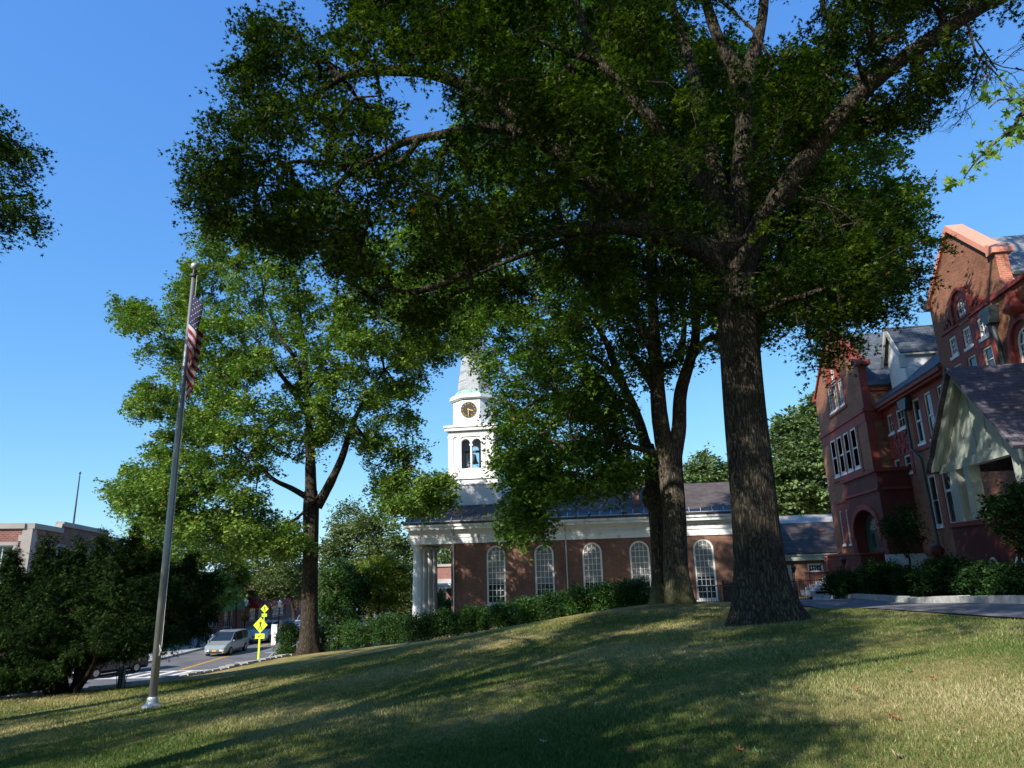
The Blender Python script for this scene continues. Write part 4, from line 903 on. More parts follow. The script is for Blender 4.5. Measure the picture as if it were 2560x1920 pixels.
mb = MB(); mb.slab([[(21.62, 8.3), (21.95, 8.3), (22.15, 8.72), (22.0, 8.8), (21.5, 8.8)]], f, -.38, -.02); mb.tube([q(11.35, 21.8, 8.3), q(11.4, 21.72, 7.6), q(11.4, 21.72, 5.8)], .09, 8); mb.build('leader_head', M['dkcopper'], hall)
# gabled side porch
pz = lambda v: v*S-.48
f = fX(9.0)
po = MB(); po.slab([[(17.75, 4.12), (21.55, 4.12), (19.65, 6.12)]], f, .32, .42); po = po.build('porch', M['stucco'], hall, label='side porch with pale stucco gable and square posts')
mb = MB()
for k in range(1, 6): u = 17.75+k*.63; mb.slab([rect(u-.012, u+.012, 4.13, 4.13+(1.95-abs(u-19.65)*1.02))], f, .30, .319)
mb.slab([rect(17.5, 21.8, 3.88, 4.118)], f, .18, .46)
mb.slab([[(17.28, 3.95), (17.62, 3.95), (19.65, 6.1), (21.68, 3.95), (22.02, 3.95), (19.65, 6.46)]], f, 0, .1)
mb.slab([[(17.42, 3.98), (17.6, 3.98), (19.65, 6.14), (21.7, 3.98), (21.88, 3.98), (19.65, 6.34)]], f, .102, .32)
mb.build('bargeboard', M['stucco'], po)
for (u0, u1) in ((20.85, 21.25), (20.1, 20.4), (17.55, 17.95)):
    mb = MB(); mb.slab([rect(u0, u1, 2.48, 3.88)], f, .2, .56); mb.build('post', M['stucco'], po)
for (u0, u1) in ((20.85, 21.25), (17.55, 17.95)):
    mb = MB(); mb.slab([rect(u0, u1, 2.48, 3.88)], f, 2.4, 2.8); mb.build('post', M['stucco'], po)
mb = MB(); mb.slab([rect(10, 21.6, -1.2, 2.36), rect(19.53, 19.77, 1.23, 1.47), rect(18.33, 18.57, 1.23, 1.47)], f, .15, .6); mb.box(9.47*S, 11.49*S, 21.2*S, 21.6*S, -1.5, pz(2.36)); mb.build('porch_wall', M['terra_dk'], po)
mb = MB(); mb.slab([rect(10, 21.66, 2.36, 2.48)], f, .08, .68); mb.box(9.53*S, 11.49*S, 21.15*S, 21.66*S, pz(2.362), pz(2.477)); mb.build('porch_coping', M['terra'], po)
for u in (19.65, 18.45):
    mb = MB(); mb.slab([[(u+.19*math.cos(2*math.pi*k/20), 1.35+.19*math.sin(2*math.pi*k/20)) for k in range(20)], [(u+.13*math.cos(2*math.pi*k/20), 1.35+.13*math.sin(2*math.pi*k/20)) for k in range(20)]], f, .13, .3); mb.slab([rect(u-.012, u+.012, 1.22, 1.48)], f, .2, .24); mb.build('porthole', M['white'], po)
    mb = MB(); mb.slab([rect(u-.12, u+.12, 1.23, 1.47)], f, .3, .31); mb.build('porthole_pane', M['glass_gh'], po)
mb = MB(); mb.box(9.4*S, 11.49*S, 10*S, 21.2*S, -.6, pz(2.0)); mb.build('porch_floor', M['concrete'], po)
roofslab(po, 'porch_roof', 'slate_pur', q(8.86, 17.2, 3.98), q(11.49, 17.2, 3.98), q(11.49, 19.65, 6.5), q(8.86, 19.65, 6.5), .1)
roofslab(po, 'porch_roof', 'slate_pur', q(8.86, 22.1, 3.98), q(11.49, 22.1, 3.98), q(11.49, 19.652, 6.5), q(8.86, 19.652, 6.5), .1)
mb = MB(); mb.tube([q(9.3, 21.8, 3.8), q(9.7, 21.8, 3.4), q(9.7, 21.8, 0)], .06, 8); mb.tube([q(9.0, 17.25, 3.9), q(9.1, 17.3, 0)], .07, 8); mb.build('downspout', M['dkcopper'], po)
mb = MB(); px_ = 9.5*S; mb.box(px_-.3, px_+.4, 23.55*S, 24.2*S, -1, 1.35); pier = mb.build('gate_pier', M['terra_dk'], None, label='square dark red pier topped by a stone ball in front of the hall', cat='pier')
mb = MB(); mb.box(px_-.36, px_+.46, 23.55*S-.06, 24.2*S+.06, 1.353, 1.48); mb.lathe((px_+.05, 23.87*S, 1.48), [(.16, 0), (.12, .08)], 14); mb.build('cap', M['terra_dk'], pier)
mb = MB(); mb.lathe((px_+.05, 23.87*S, 1.80), [(.26*math.cos(a), .26*math.sin(a)) for a in np.linspace(-1.5, 1.5, 12)], 18); mb.build('ball', M['terra_dk'], pier, smooth=True)

# ------------------------------------------------------------------ brick block across the street at far left
A0 = np.array([-45.0, 48.38]); d1 = np.array([math.sin(R(-24)), math.cos(R(-24))]); e1 = np.array([-math.cos(R(-24)), math.sin(R(-24))])
nR = np.array([math.cos(R(-24)), -math.sin(R(-24))]) ; nL = -d1
lb = empty('corner_brick_building', (A0[0]-6, A0[1]+6, STREET), label='brick corner block with pale stone coping and quoins behind the dark yew', cat='building')
fR = lambda u, v, d: (A0[0]+d1[0]*u-nR[0]*d, A0[1]+d1[1]*u-nR[1]*d, v)
fL = lambda u, v, d: (A0[0]+e1[0]*u-nL[0]*d, A0[1]+e1[1]*u-nL[1]*d, v)
wr = [rect(2.3, 4.4, 1.6, 4.35), rect(5.9, 7.6, 1.6, 4.35), rect(14.6, 16.8, 1.6, 4.3), rect(20.5, 22.7, 1.6, 4.2), rect(2.0, 7.6, -3.9, .2), rect(10, 17, -3.9, .2)]
mb = MB(); mb.slab([rect(0, 27, -5, 5.55)] + wr, fR, 0, .4); mb.slab([rect(6.5, 19.6, 5.55, 6.1)], fR, 0, .4)
wl = [rect(1.1, 2.6, 1.6, 4.3), rect(5, 7, 1.6, 4.3), rect(2, 8, -3.9, .2)]
mb.slab([rect(.4, 25, -5, 5.55)] + wl, fL, 0, .4); mb.build('wall', M['brick_far'], lb)
mb = MB(); mb.slab([rect(-.05, 6.5, 5.55, 5.95)], fR, -.15, .5); mb.slab([rect(6.35, 19.75, 6.1, 6.5)], fR, -.16, .5); mb.slab([rect(19.6, 27.1, 5.55, 5.95)], fR, -.15, .5); mb.slab([rect(.5, 25.1, 5.55, 5.95)], fL, -.15, .5)
mb.slab([[(6.0, 5.95), (6.35, 5.95), (6.35, 6.35), (6.15, 6.3)]], fR, -.1, .4); mb.slab([[(19.75, 6.3), (19.75, 5.95), (20.4, 5.95), (20.1, 6.2)]], fR, -.1, .4)
mb.build('stone_coping', M['limestone'], lb)
for f_, ww in ((fR, 1), (fL, .75)):
    mb = MB(); L_ = [(-.03, -5)]
    for k in range(22): w = (.85 if k % 2 else 1.15)*ww; L_ += [(w, -5+k*.48), (w, -5+k*.48+.48)]
    mb.slab([L_+[(-.03, 5.56)]], f_, -.04, -.001); mb.build('quoins', M['limestone'], lb)
for r_, f_ in [(r_, fR) for r_ in wr[:4]] + [(r_, fL) for r_ in wl[:2]]:
    u0, v0 = r_[0]; u1, v1 = r_[2]; mb = MB(); mb.slab([rect(u0-.3, u1+.3, v0-.25, v1+.25), r_], f_, -.05, .1); mb.build('stone_surround', M['limestone'], lb)
for r_, f_ in [(r_, fR) for r_ in wr] + [(r_, fL) for r_ in wl]:
    u0, v0 = r_[0]; u1, v1 = r_[2]; make_window(lb, f_, u0, u1, v0, v1, False, .1, 2, 2, 'trimgrey', d0=.15, sill=False, mb_w=.07)
mb = MB(); c0, c1, c2, c3 = fR(0.2, 5.5, .2), fR(26.8, 5.5, .2), fR(26.8, 5.5, 20), fR(.2, 5.5, 24); mb.add([c0, c1, c2, c3], [(0, 1, 2, 3)]); mb.build('roof', M['brown_roof'], lb)
p0 = fR(10.4, 5.4, .35); mb = MB(); mb.tube([p0, (p0[0], p0[1], 11.1)], [.09, .05], 8); ant = mb.build('roof_flagpole', M['dkcopper'], None, label='thin bare flagpole on the roof of the far left brick block', cat='flagpole')
mb = MB(); mb.lathe((p0[0], p0[1], 11.1), [(.02, 0), (.12, .12), (.02, .26)], 8); mb.build('finial', M['dkcopper'], ant)

# ------------------------------------------------------------------ shops along the far side of the street
sh = empty('shop_row', (-52, 84, STREET), label='low row of shops with green and red awnings across the street', cat='shop')
SO = np.array(sp_(28, -10.5)); SDv = SD
fH = lambda u, v, d: (SO[0]+SDv[0]*u-SN[0]*d, SO[1]+SDv[1]*u-SN[1]*d, v+STREET+.15)
sw = [rect(.5, 2.2, .4, 2.4), rect(2.5, 3.3, .05, 2.3), rect(8, 10.5, .5, 2.3), rect(11, 13.5, .5, 2.3), rect(14.2, 15.2, .05, 2.3), rect(16, 21, .5, 2.3), rect(-8, -5, .5, 2.3), rect(-4, -1, .5, 2.3)]
mb = MB(); mb.slab([rect(-10, 60, -.3, 4.4)] + sw, fH, 0, .4); mb.build('wall', M['brick_far'], sh)
for k, r_ in enumerate(sw):
    u0, v0 = r_[0]; u1, v1 = r_[2]
    if k in (1, 4):
        mb = MB(); mb.slab([r_, rect(u0+.15, u1-.15, v0+.3, v1-.15)], fH, .1, .2); dd = mb.build('door', M['trimgrey'], sh); mb = MB(); mb.slab([rect(u0+.15, u1-.15, v0+.3, v1-.15)], fH, .13, .14); mb.build('pane', M['glass'], dd)
    else: make_window(sh, fH, u0, u1, v0, v1, False, .08, 3, 2, 'trimgrey', d0=.1, sill=False, mb_w=.06)
def awning(u0, u1, z0, z1, out, mat, name):
    mb = MB(); a, b = fH(u0, z1, -.02), fH(u1, z1, -.02); c, d = fH(u1, z0, -out), fH(u0, z0, -out); e, f_ = fH(u1, z0-.25, -out), fH(u0, z0-.25, -out)
    mb.add([a, b, c, d, e, f_, fH(u0, z0-.25, -.02), fH(u1, z0-.25, -.02)], [(0, 1, 2, 3), (3, 2, 4, 5), (0, 3, 5, 6), (1, 7, 4, 2)]); return mb.build(name, M[mat], sh)
awning(-2.5, 4.0, 2.5, 3.5, 1.2, 'green_aw', 'awning'); awning(7.5, 21.5, 2.35, 3.3, 1.3, 'red', 'awning')
roofslab(sh, 'roof', 'brown_roof', fH(-10.5, 4.3, -.6), fH(60.5, 4.3, -.6), fH(60.5, 6.6, 6), fH(-10.5, 6.6, 6)); mb = MB(); mb.slab([rect(-10, 60, -.3, 4.4)], fH, 11, 11.3); mb.build('wall', M['brick_far'], sh)
for u in (24, 25.6):
    mb = MB(); mb.slab([rect(u, u+.5, .9, 3.7)], fH, -.5, -.06); mb.build('banner', M['salmon'], sh)
mb = MB(); mb.slab([rect(29, 32.5, 2.0, 2.9)], fH, -.3, -.03); mb.build('shop_sign', M['signwhite'], sh)

# brick building with white porch seen through the church portico
fb = empty('far_brick_building', (-18, 92, STREET), label='pink brick building with white porch column seen through the church portico', cat='building')
fF = lambda u, v, d: (u, 88+d, v)
mb = MB(); mb.slab([rect(-24.6, -6, -5, 2.0), rect(-24.0, -22.4, -3.2, -1.0), rect(-19, -17, -3.2, -1), rect(-14, -12, -3.2, -1)], fF, 0, .4); mb.box(-24.6, -24.2, 88.401, 99, -5, 2.0); mb.build('wall', M['brick_far'], fb)
mb = MB(); mb.slab([rect(-24.7, -6, 2.0, 2.3)], fF, -.2, .5); mb.slab([rect(-24.6, -6, -.6, .5)], fF, -.05, -.001); mb.build('stone_band', M['limestone'], fb)
for a in (-24.0, -19, -14): make_window(fb, fF, a, a+(1.6 if a < -20 else 2), -3.2, -1.0, False, .12, 2, 2, 'white', 'blind', d0=.1)
mb = MB(); mb.box(-22.6, -15, 84.6, 87.94, -.55, -.2); mb.box(-22.9, -14.8, 84.4, 87.94, -.198, 0.05); mb.build('porch_beam', M['white'], fb)
for x in (-21.9, -18.9, -15.8): mb = MB(); mb.lathe((x, 85.2, 0), [(.5, -4.7), (.42, -4.4), (.40, -2.5), (.34, -.75), (.46, -.56)], 18); mb.build('column', M['white'], fb, smooth=True)
mb = MB(); mb.box(-22.2, -20.2, 92, 95, 2.0, 5.3); mb.build('roof_turret', M['white'], fb)
mb = MB(); mb.add([(-24.6, 88.2, 2.2), (-6, 88.2, 2.2), (-6, 99, 2.2), (-24.6, 99, 2.2)], [(0, 1, 2, 3)]); mb.build('roof', M['brown_roof'], fb)
# ------------------------------------------------------------------ trees
def crown(root, name, cc, per, rad, size, tmpl, mat, flat=.65, drop=.2, up=.8, spread=.22, orange=.0015):
    p, idx, dd = leaves_on(cc, per, rad, flat, drop)
    return leaf_mesh(name, p, size, tmpl, M[mat], root, clump_rnd(len(cc), idx, spread, orange), up=up, axis=dd)
# big oak on the lawn
ob = at(1648, 1345, 17.9); ob[2] = h(ob[0], ob[1])
oak = empty('oak_tree', V3(ob), label='huge oak on the lawn right of centre with thick ribbed trunk and long arching limbs', cat='tree')
wd = Wood()
OY = 17.9
tp = [V3(ob)-Vector((0, 0, .35)), at(1642, 1250, OY), at(1625, 1050, OY), at(1608, 880, OY), at(1594, 700, OY), at(1588, 560, OY+.1)]
wd.trunk(tp, [.53, .525, .515, .505, .50, .48], .46, n=34, seed=4)
wd.limb([at(1588, 570, 17.9), at(1560, 545, 17.7), at(1440, 515, 17.0), at(1330, 430, 16.2), at(1200, 325, 15.4), at(1130, 262, 15.0), at(1030, 198, 14.6), at(940, 160, 14.3), at(850, 152, 14.1), at(760, 160, 14), at(700, 190, 13.9), at(630, 245, 13.8)], .34, .05)
wd.limb([at(1190, 318, 15.4), at(1120, 285, 15.1), at(1040, 276, 14.8), at(960, 290, 14.5), at(880, 305, 14.3), at(830, 330, 14.1), at(770, 368, 14), at(700, 415, 13.9)], .17, .04)
wd.limb([at(905, 300, 14.3), at(870, 345, 14.1), at(815, 372, 13.8), at(790, 395, 13.7)], .09, .03)
wd.limb([at(780, 362, 14), at(700, 350, 13.8), at(620, 352, 13.6), at(560, 385, 13.5)], .07, .03)
wd.limb([at(1590, 640, 17.9), at(1540, 560, 17.6), at(1450, 518, 16.8), at(1350, 490, 16.1), at(1230, 497, 15.5), at(1130, 520, 15.1), at(1040, 572, 14.8), at(960, 612, 14.6), at(880, 632, 14.4), at(835, 615, 14.3)], .27, .04)
wd.limb([at(1330, 492, 16.0), at(1240, 515, 15.7), at(1150, 545, 15.6), at(1070, 575, 15.6), at(990, 615, 15.7)], .10, .03)
wd.limb([at(1220, 495, 15.5), at(1190, 420, 15.2), at(1150, 380, 15.1), at(1120, 330, 15.2)], .06, .02)
wd.limb([at(1590, 560, 17.9), at(1540, 430, 18.0), at(1470, 330, 18.0), at(1408, 262, 17.8), at(1356, 196, 17.6), at(1302, 138, 17.5), at(1262, 60, 17.4), at(1233, -30, 17.3), at(1200, -160, 17.2)], .27, .07)
wd.limb([at(1300, 136, 17.5), at(1255, 122, 17.3), at(1212, 106, 17.2), at(1160, 88, 17.0)], .12, .05)
wd.limb([at(1590, 560, 18.0), at(1560, 420, 18.6), at(1520, 260, 19), at(1488, 117, 19.4), at(1455, 20, 19.6), at(1430, -120, 20)], .26, .10)
wd.limb([at(1588, 560, 18.0), at(1600, 400, 18.1), at(1608, 250, 18.2), at(1590, 154, 18.2), at(1563, 106, 18.2), at(1537, 43, 18.2), at(1510, -60, 18.1), at(1480, -200, 18)], .33, .09)
wd.limb([at(1606, 255, 18.2), at(1616, 160, 18.4), at(1634, 95, 18.5), at(1648, 27, 18.6), at(1655, -90, 18.8), at(1670, -220, 19)], .25, .09)
wd.limb([at(1590, 600, 17.9), at(1650, 480, 17.5), at(1710, 390, 17.1), at(1776, 298, 16.8), at(1835, 229, 16.5), at(1888, 175, 16.3), at(1984, 101, 16.0), at(2075, 43, 15.8), at(2170, -8, 15.6), at(2290, -60, 15.4)], .34, .11)
wd.limb([at(1570, 620, 17.9), at(1600, 560, 17.4), at(1675, 430, 16.8), at(1720, 392, 16.6)], .2, .1)
wd.limb([at(1612, 700, 17.9), at(1640, 675, 17.6), at(1697, 651, 17.2), at(1760, 632, 17.0), at(1830, 600, 16.8), at(1900, 560, 16.7)], .12, .04)
wd.limb([at(1885, 178, 16.3), at(1800, 150, 16.6), at(1760, 120, 16.9)], .07, .03)
wd.limb([at(1760, 160, 14), at(700, 190, 13.9)][:1]+[at(1830, 240, 16.4)], .03, .02) if False else None
# outline of the leafy crown in image pixels, carried on above the frame
OAKP = [(395, 300), (408, 245), (450, 205), (500, 170), (497, 110), (520, 55), (560, 35), (610, 15), (640, -30), (640, -200), (900, -480), (1300, -700), (1700, -640), (1900, -460), (2330, -260), (2290, 20), (2150, 40), (2085, 70), (2108, 130), (2080, 190), (2015, 240), (1965, 300),
        (1900, 290), (1850, 260), (1760, 330), (1800, 430), (1890, 470), (1960, 500), (2015, 520), (1990, 600), (2000, 640), (1950, 690), (1900, 690), (1850, 740), (1900, 760), (1830, 760), (1790, 810), (1740, 855), (1735, 800), (1700, 760), (1690, 700), (1640, 690), (1560, 650), (1480, 690), (1400, 640), (1250, 600),
        (1150, 620), (1030, 640), (960, 700), (890, 720), (840, 650), (780, 660), (720, 600), (660, 560), (600, 590), (560, 520), (500, 480), (450, 510), (420, 450), (400, 430), (410, 370)]
OAKH = [(905, 210, 62), (850, 195, 40), (960, 235, 30), (595, 182, 36), (672, 380, 26), (865, 500, 40), (870, 560, 30), (870, 610, 20), (510, 458, 14), (710, 15, 42), (640, 0, 40), (1525, 50, 45), (1505, 90, 22), (1605, 40, 42), (1690, 60, 45), (1680, 110, 25), (940, 640, 30), (870, 700, 25), (1480, 60, 18), (1960, 400, 60), (1890, 380, 60), (2190, 120, 60), (2150, 200, 60),
        (1100, 690, 50), (1300, 640, 24), (780, 400, 20), (720, 425, 24), (1040, 240, 16), (560, 440, 12), (1560, 120, 20)]
def oakYc(P): return np.interp(P[:, 0], [400, 900, 1300, 1600, 1900, 2300], [-4.2, -3.6, -1.6, 0, -.6, -2.3])
occ = crown_centres(OAKP, OY, 5.2, 3500, OAKH, rim=260, yc=oakYc)
occ = occ[occ[:, 2] > 4.0]
def lets_sun_through(cc):
    """takes out clumps that would shade the right-hand gable or the steeple, so sun reaches both"""
    s_ = np.array([SUNDIR.x, SUNDIR.y, SUNDIR.z]); t = (14.95-cc[:, 0])/-s_[0]; p = cc-s_*t[:, None]; a = (t > 0) & (p[:, 1] > 26.8) & (p[:, 1] < 34.2) & (p[:, 2] > 12.0) & (p[:, 2] < 17)
    t = (57.3-cc[:, 1])/-s_[1]; p = cc-s_*t[:, None]; b = (t > 0) & (p[:, 0] > -15.6) & (p[:, 0] < -9.2) & (p[:, 2] > 8.2) & (p[:, 2] < 20)
    return cc[~(a | b)]
occ = lets_sun_through(occ)
def bare_limbs(cc, w, rmin, margin):
    """old wood carries no leaves of its own: keep the sprays clear of the thick limbs on the side they are seen from below"""
    N = np.array(w.nodes); r_ = np.array(w.rad); N = N[r_ > rmin]; a = px_of(cc); b = px_of(N); da = (cc-EYE)@_F; db = (N-EYE)@_F
    D = np.hypot(a[:, None, 0]-b[None, :, 0], a[:, None, 1]-b[None, :, 1]); hit_ = ((D < margin) & (da[:, None] < db[None]+.3)).any(1) & (RNG.random(len(cc)) < .9)
    return cc[~hit_]
occ = bare_limbs(occ, wd, .06, 25)
wd.branches(occ, .011, .07, 4, 7)
wd.build('trunk', M['bark_oak'], oak)
crown(oak, 'crown', occ, 128, .52, .12, T_OAK, 'leaf_oak', flat=.55, drop=.35, up=.7)
mb = MB()                                       # dead twigs on the right-hand limb
def twigs(mb, a, d, L, r, depth):
    b = Vector(a)+Vector(d)*L; mid = (Vector(a)+b)/2+Vector(RNG.normal(size=3)*L*.06); mb.tube([Vector(a), mid, b], [r, r*.8, r*.6], 4, cap=False)
    if depth:
        for k in range(3):
            f_ = .35+.3*k; p = Vector(a).lerp(b, f_); nd_ = (Vector(d)+Vector(RNG.normal(size=3)*.55)).normalized(); twigs(mb, p, nd_, L*.62, r*.6, depth-1)
for px0, px1, L in (((1725, 425), (1800, 450), 1.1), ((1720, 430), (1780, 420), .9), ((1700, 470), (1760, 480), .8)):
    a = V3(at(*px0, 15.9)); b = V3(at(*px1, 15.7)); twigs(mb, a, (b-a).normalized(), L, .018, 3); mb.build('dead_twigs', M['bark_oak'], oak, merge=False); mb = MB()
a = V3(at(2090, 50, 15.6)); b = V3(at(2140, 150, 15.4)); twigs(mb, a, (b-a).normalized(), 1.5, .035, 4); a2 = V3(at(2130, 130, 15.4)); twigs(mb, a2, (V3(at(2210, 150, 15.4))-a2).normalized(), 1.0, .022, 4); twigs(mb, a2, (V3(at(2125, 210, 15.4))-a2).normalized(), 1.1, .022, 4)
mb.build('dead_twigs', M['bark_oak'], oak, merge=False)

# two trees in the middle, side by side
b1 = at(1467, 1300, 26.0); b1[2] = h(b1[0], b1[1]); t1 = empty('forked_tree', V3(b1), label='thick forked grey-barked tree just left of the huge oak with moss at its foot', cat='tree')
wd = Wood(); Y1 = 26.0
wd.trunk([V3(b1)-Vector((0, 0, .3)), at(1460, 1230, Y1), at(1457, 1120, Y1), at(1448, 1010, Y1), at(1446, 960, Y1)], [.42, .41, .405, .44, .47], .22, n=24, seed=9)
wd.limb([at(1440, 990, Y1), at(1425, 900, Y1), at(1418, 800, Y1), at(1412, 700, Y1), at(1405, 560, Y1+.3), at(1400, 420, Y1+.5), at(1390, 260, Y1+1)], .36, .08)
wd.limb([at(1452, 1000, Y1), at(1466, 930, Y1), at(1470, 850, Y1), at(1490, 780, Y1-.2), at(1503, 720, Y1-.3), at(1500, 600, Y1-.3), at(1510, 450, Y1), at(1520, 260, Y1)], .32, .07)
wd.limb([at(1488, 780, Y1), at(1525, 735, Y1-.5), at(1570, 720, Y1-1), at(1650, 680, Y1-1.5)], .16, .05)
wd.limb([at(1421, 860, Y1), at(1400, 820, Y1), at(1370, 775, Y1-.5), at(1345, 740, Y1-1)], .14, .05)
wd.limb([at(1418, 790, Y1), at(1390, 720, Y1), at(1350, 650, Y1-.3), at(1290, 600, Y1-1)], .15, .05)
wd.limb([at(1448, 985, Y1), at(1400, 975, Y1-.2), at(1340, 958, Y1-.8), at(1290, 950, Y1-1.5), at(1240, 940, Y1-2)], .13, .05)
wd.limb([at(1470, 780, Y1), at(1478, 700, Y1), at(1470, 640, Y1)], .14, .06)
b2 = at(1420, 1303, 27.2); b2[2] = h(b2[0], b2[1]); t2 = empty('slender_tree', V3(b2), label='leaning tree with a burl on its trunk beside the thick forked tree', cat='tree')
w2 = Wood(); Y2 = 27.2
w2.trunk([V3(b2)-Vector((0, 0, .3)), at(1424, 1220, Y2), at(1417, 1120, Y2), at(1412, 1060, Y2), at(1405, 990, Y2), at(1398, 960, Y2)], [.29, .27, .26, .31, .25, .25], .16, n=24, seed=12)
w2.limb([at(1398, 975, Y2), at(1380, 910, Y2), at(1355, 850, Y2), at(1320, 800, Y2-.3), at(1270, 765, Y2-1), at(1210, 740, Y2-2)], .24, .05)
w2.limb([at(1352, 845, Y2), at(1330, 790, Y2), at(1310, 740, Y2), at(1260, 660, Y2), at(1200, 600, Y2), at(1150, 560, Y2+.5)], .17, .05)
w2.limb([at(1384, 915, Y2), at(1350, 880, Y2-.3), at(1310, 862, Y2-1), at(1260, 850, Y2-2), at(1180, 840, Y2-3)], .12, .04)
w2.limb([at(1330, 800, Y2), at(1290, 700, Y2+1), at(1180, 500, Y2+2)], .12, .04)
t_ = at(1411, 1075, Y2); w2.mb.lathe(V3(t_), [(.05, -.5), (.36, -.32), (.44, -.05), (.42, .2), (.3, .42), (.05, .55)], 14)
MIDP = [(865, 460), (900, 440), (940, 400), (980, 260), (1010, 60), (1100, -80), (1380, -80), (1460, 60), (1550, 70), (1760, 150), (1900, 260), (1955, 320), (1985, 380), (1995, 440), (1960, 560), (1870, 660), (1720, 700), (1600, 740), (1560, 770), (1520, 800), (1480, 740), (1440, 800), (1400, 830), (1350, 850), (1345, 900), (1370, 960), (1360, 1010), (1372, 1050), (1330, 1062), (1270, 1050), (1240, 1062), (1205, 1050),
        (1175, 1075), (1160, 1150), (1140, 1155), (1110, 1150), (1115, 1110), (1140, 1075), (1120, 1050), (1085, 1010), (1062, 960), (1060, 900), (1048, 850), (1040, 790), (1060, 730), (1000, 700), (930, 640), (900, 560)]
MIDH = [(1265, 1015, 34), (1240, 1045, 26), (1310, 1040, 14), (1000, 420, 34), (1250, 605, 20), (1430, 900, 60), (1530, 880, 80), (1440, 1000, 50), (1100, 1090, 20), (1200, 1100, 24), (900, 620, 30), (1300, 930, 16), (930, 560, 18)]
mcc = crown_centres(MIDP, Y1, 5.6, 3200, MIDH, rim=230, yc=lambda P: np.interp(P[:, 0], [900, 1300], [7, 0]))
hang = [at(x_+RNG.normal()*14, y_+RNG.normal()*9, Y1-2+RNG.normal()*.8) for x_, y_, k_ in ((1120, 1030, 12), (1130, 1070, 12), (1125, 1105, 10), (1118, 1135, 7), (1150, 1140, 5), (1160, 1115, 5), (1090, 1000, 12), (1075, 950, 12), (1190, 1035, 12), (1225, 1040, 10), (1270, 1035, 10), (1330, 1035, 9), (1345, 1000, 10), (1060, 880, 12), (1150, 980, 14), (1250, 990, 8)) for _ in range(k_)]
mcc = np.vstack([mcc, np.array(hang)])
mcc = lets_sun_through(mcc)
mcc = bare_limbs(bare_limbs(mcc, wd, .10, 20), w2, .10, 18); pm = px_of(mcc); mcc = mcc[~((pm[:, 0] < 1082) & (pm[:, 0] > 930) & (pm[:, 1] > 815) & (pm[:, 1] < 1100))]
left = px_of(mcc)[:, 0]+RNG.normal(size=len(mcc))*60 < 1300
w2.branches(mcc[left], .011, .06, 4, 6); wd.branches(mcc[~left], .011, .06, 4, 6)
wd.build('trunk', M['bark_mid'], t1); w2.build('trunk', M['bark_mid'], t2)
crown(t1, 'crown', mcc[~left], 105, .72, .16, T_MAP, 'leaf_mid', flat=.6, drop=.4, orange=.002)
crown(t2, 'crown', mcc[left], 105, .72, .16, T_MAP, 'leaf_mid', flat=.6, drop=.5, orange=.003)

# tree on the left behind the flagpole
b3 = at(668, 1410, 40.5); b3[2] = h(b3[0], b3[1]); t3 = empty('sunlit_tree', V3(b3), label='tall sunlit pale green tree behind the near flagpole with dark straight trunk', cat='tree')
wd = Wood(); Y3 = 40.5
wd.trunk([V3(b3)-Vector((0, 0, .3)), at(668, 1330, Y3), at(671, 1200, Y3), at(672, 1100, Y3), at(672, 1060, Y3)], [.50, .46, .44, .47, .38], .30, n=22, seed=21)
wd.limb([at(672, 1075, Y3), at(670, 980, Y3), at(668, 900, Y3), at(660, 820, Y3), at(650, 700, Y3), at(640, 600, Y3)], .36, .07)
wd.limb([at(685, 1095, Y3), at(715, 1040, Y3), at(740, 985, Y3), at(760, 920, Y3), at(790, 860, Y3-.5), at(830, 800, Y3-1)], .32, .06)
wd.limb([at(665, 1075, Y3), at(630, 1055, Y3), at(590, 1035, Y3-.5), at(555, 1000, Y3-1), at(500, 960, Y3-1.5)], .2, .06)
wd.limb([at(668, 900, Y3), at(630, 840, Y3), at(600, 800, Y3-.5), at(560, 740, Y3-1), at(510, 700, Y3-1.5)], .2, .05)
wd.limb([at(660, 860, Y3), at(640, 780, Y3), at(600, 720, Y3-.5), at(570, 640, Y3-.5)], .18, .05)
wd.limb([at(664, 840, Y3), at(700, 780, Y3), at(720, 700, Y3), at(730, 600, Y3)], .18, .05)
wd.limb([at(700, 1060, Y3), at(700, 1160, Y3-1), at(560, 1130, Y3-2), at(500, 1100, Y3-2.5)][0:1]+[at(640, 1120, Y3-1), at(590, 1140, Y3-1.5), at(520, 1120, Y3-2)], .1, .05)
wd.limb([at(760, 930, Y3), at(820, 960, Y3-.5), at(880, 1000, Y3-1), at(930, 1050, Y3-1)], .12, .04)
LP = [(235, 1040), (250, 1010), (290, 1008), (335, 960), (345, 905), (310, 905), (280, 880), (283, 820), (340, 805), (362, 830), (368, 780), (345, 770), (300, 770), (262, 715), (245, 655), (290, 638), (345, 668), (372, 640), (385, 590), (400, 545), (430, 555), (440, 500), (430, 470), (470, 440), (560, 400), (700, 400), (740, 430), (800, 480), (830, 520), (865, 470), (930, 440), (1000, 500), (1045, 590), (1055, 700),
      (1015, 735), (1020, 775), (960, 790), (905, 820), (880, 850), (905, 900), (915, 960), (960, 1010), (985, 1045), (985, 1085), (930, 1095), (900, 1112), (860, 1105), (800, 1110), (790, 1080), (810, 1030), (800, 990), (765, 950), (700, 960), (690, 1000), (640, 990), (600, 1010), (560, 1045), (565, 1090), (600, 1105), (640, 1115), (655, 1150), (640, 1185),
      (590, 1160), (550, 1190), (500, 1180), (440, 1150), (390, 1130), (335, 1135), (300, 1110), (255, 1100), (232, 1070)]
LH = [(620, 1090, 30), (730, 1060, 22), (770, 1010, 14), (470, 1090, 12), (300, 930, 16), (585, 870, 8), (520, 900, 10), (840, 560, 20), (740, 800, 12), (330, 760, 18), (660, 1000, 10), (420, 1060, 8), (850, 900, 14)]
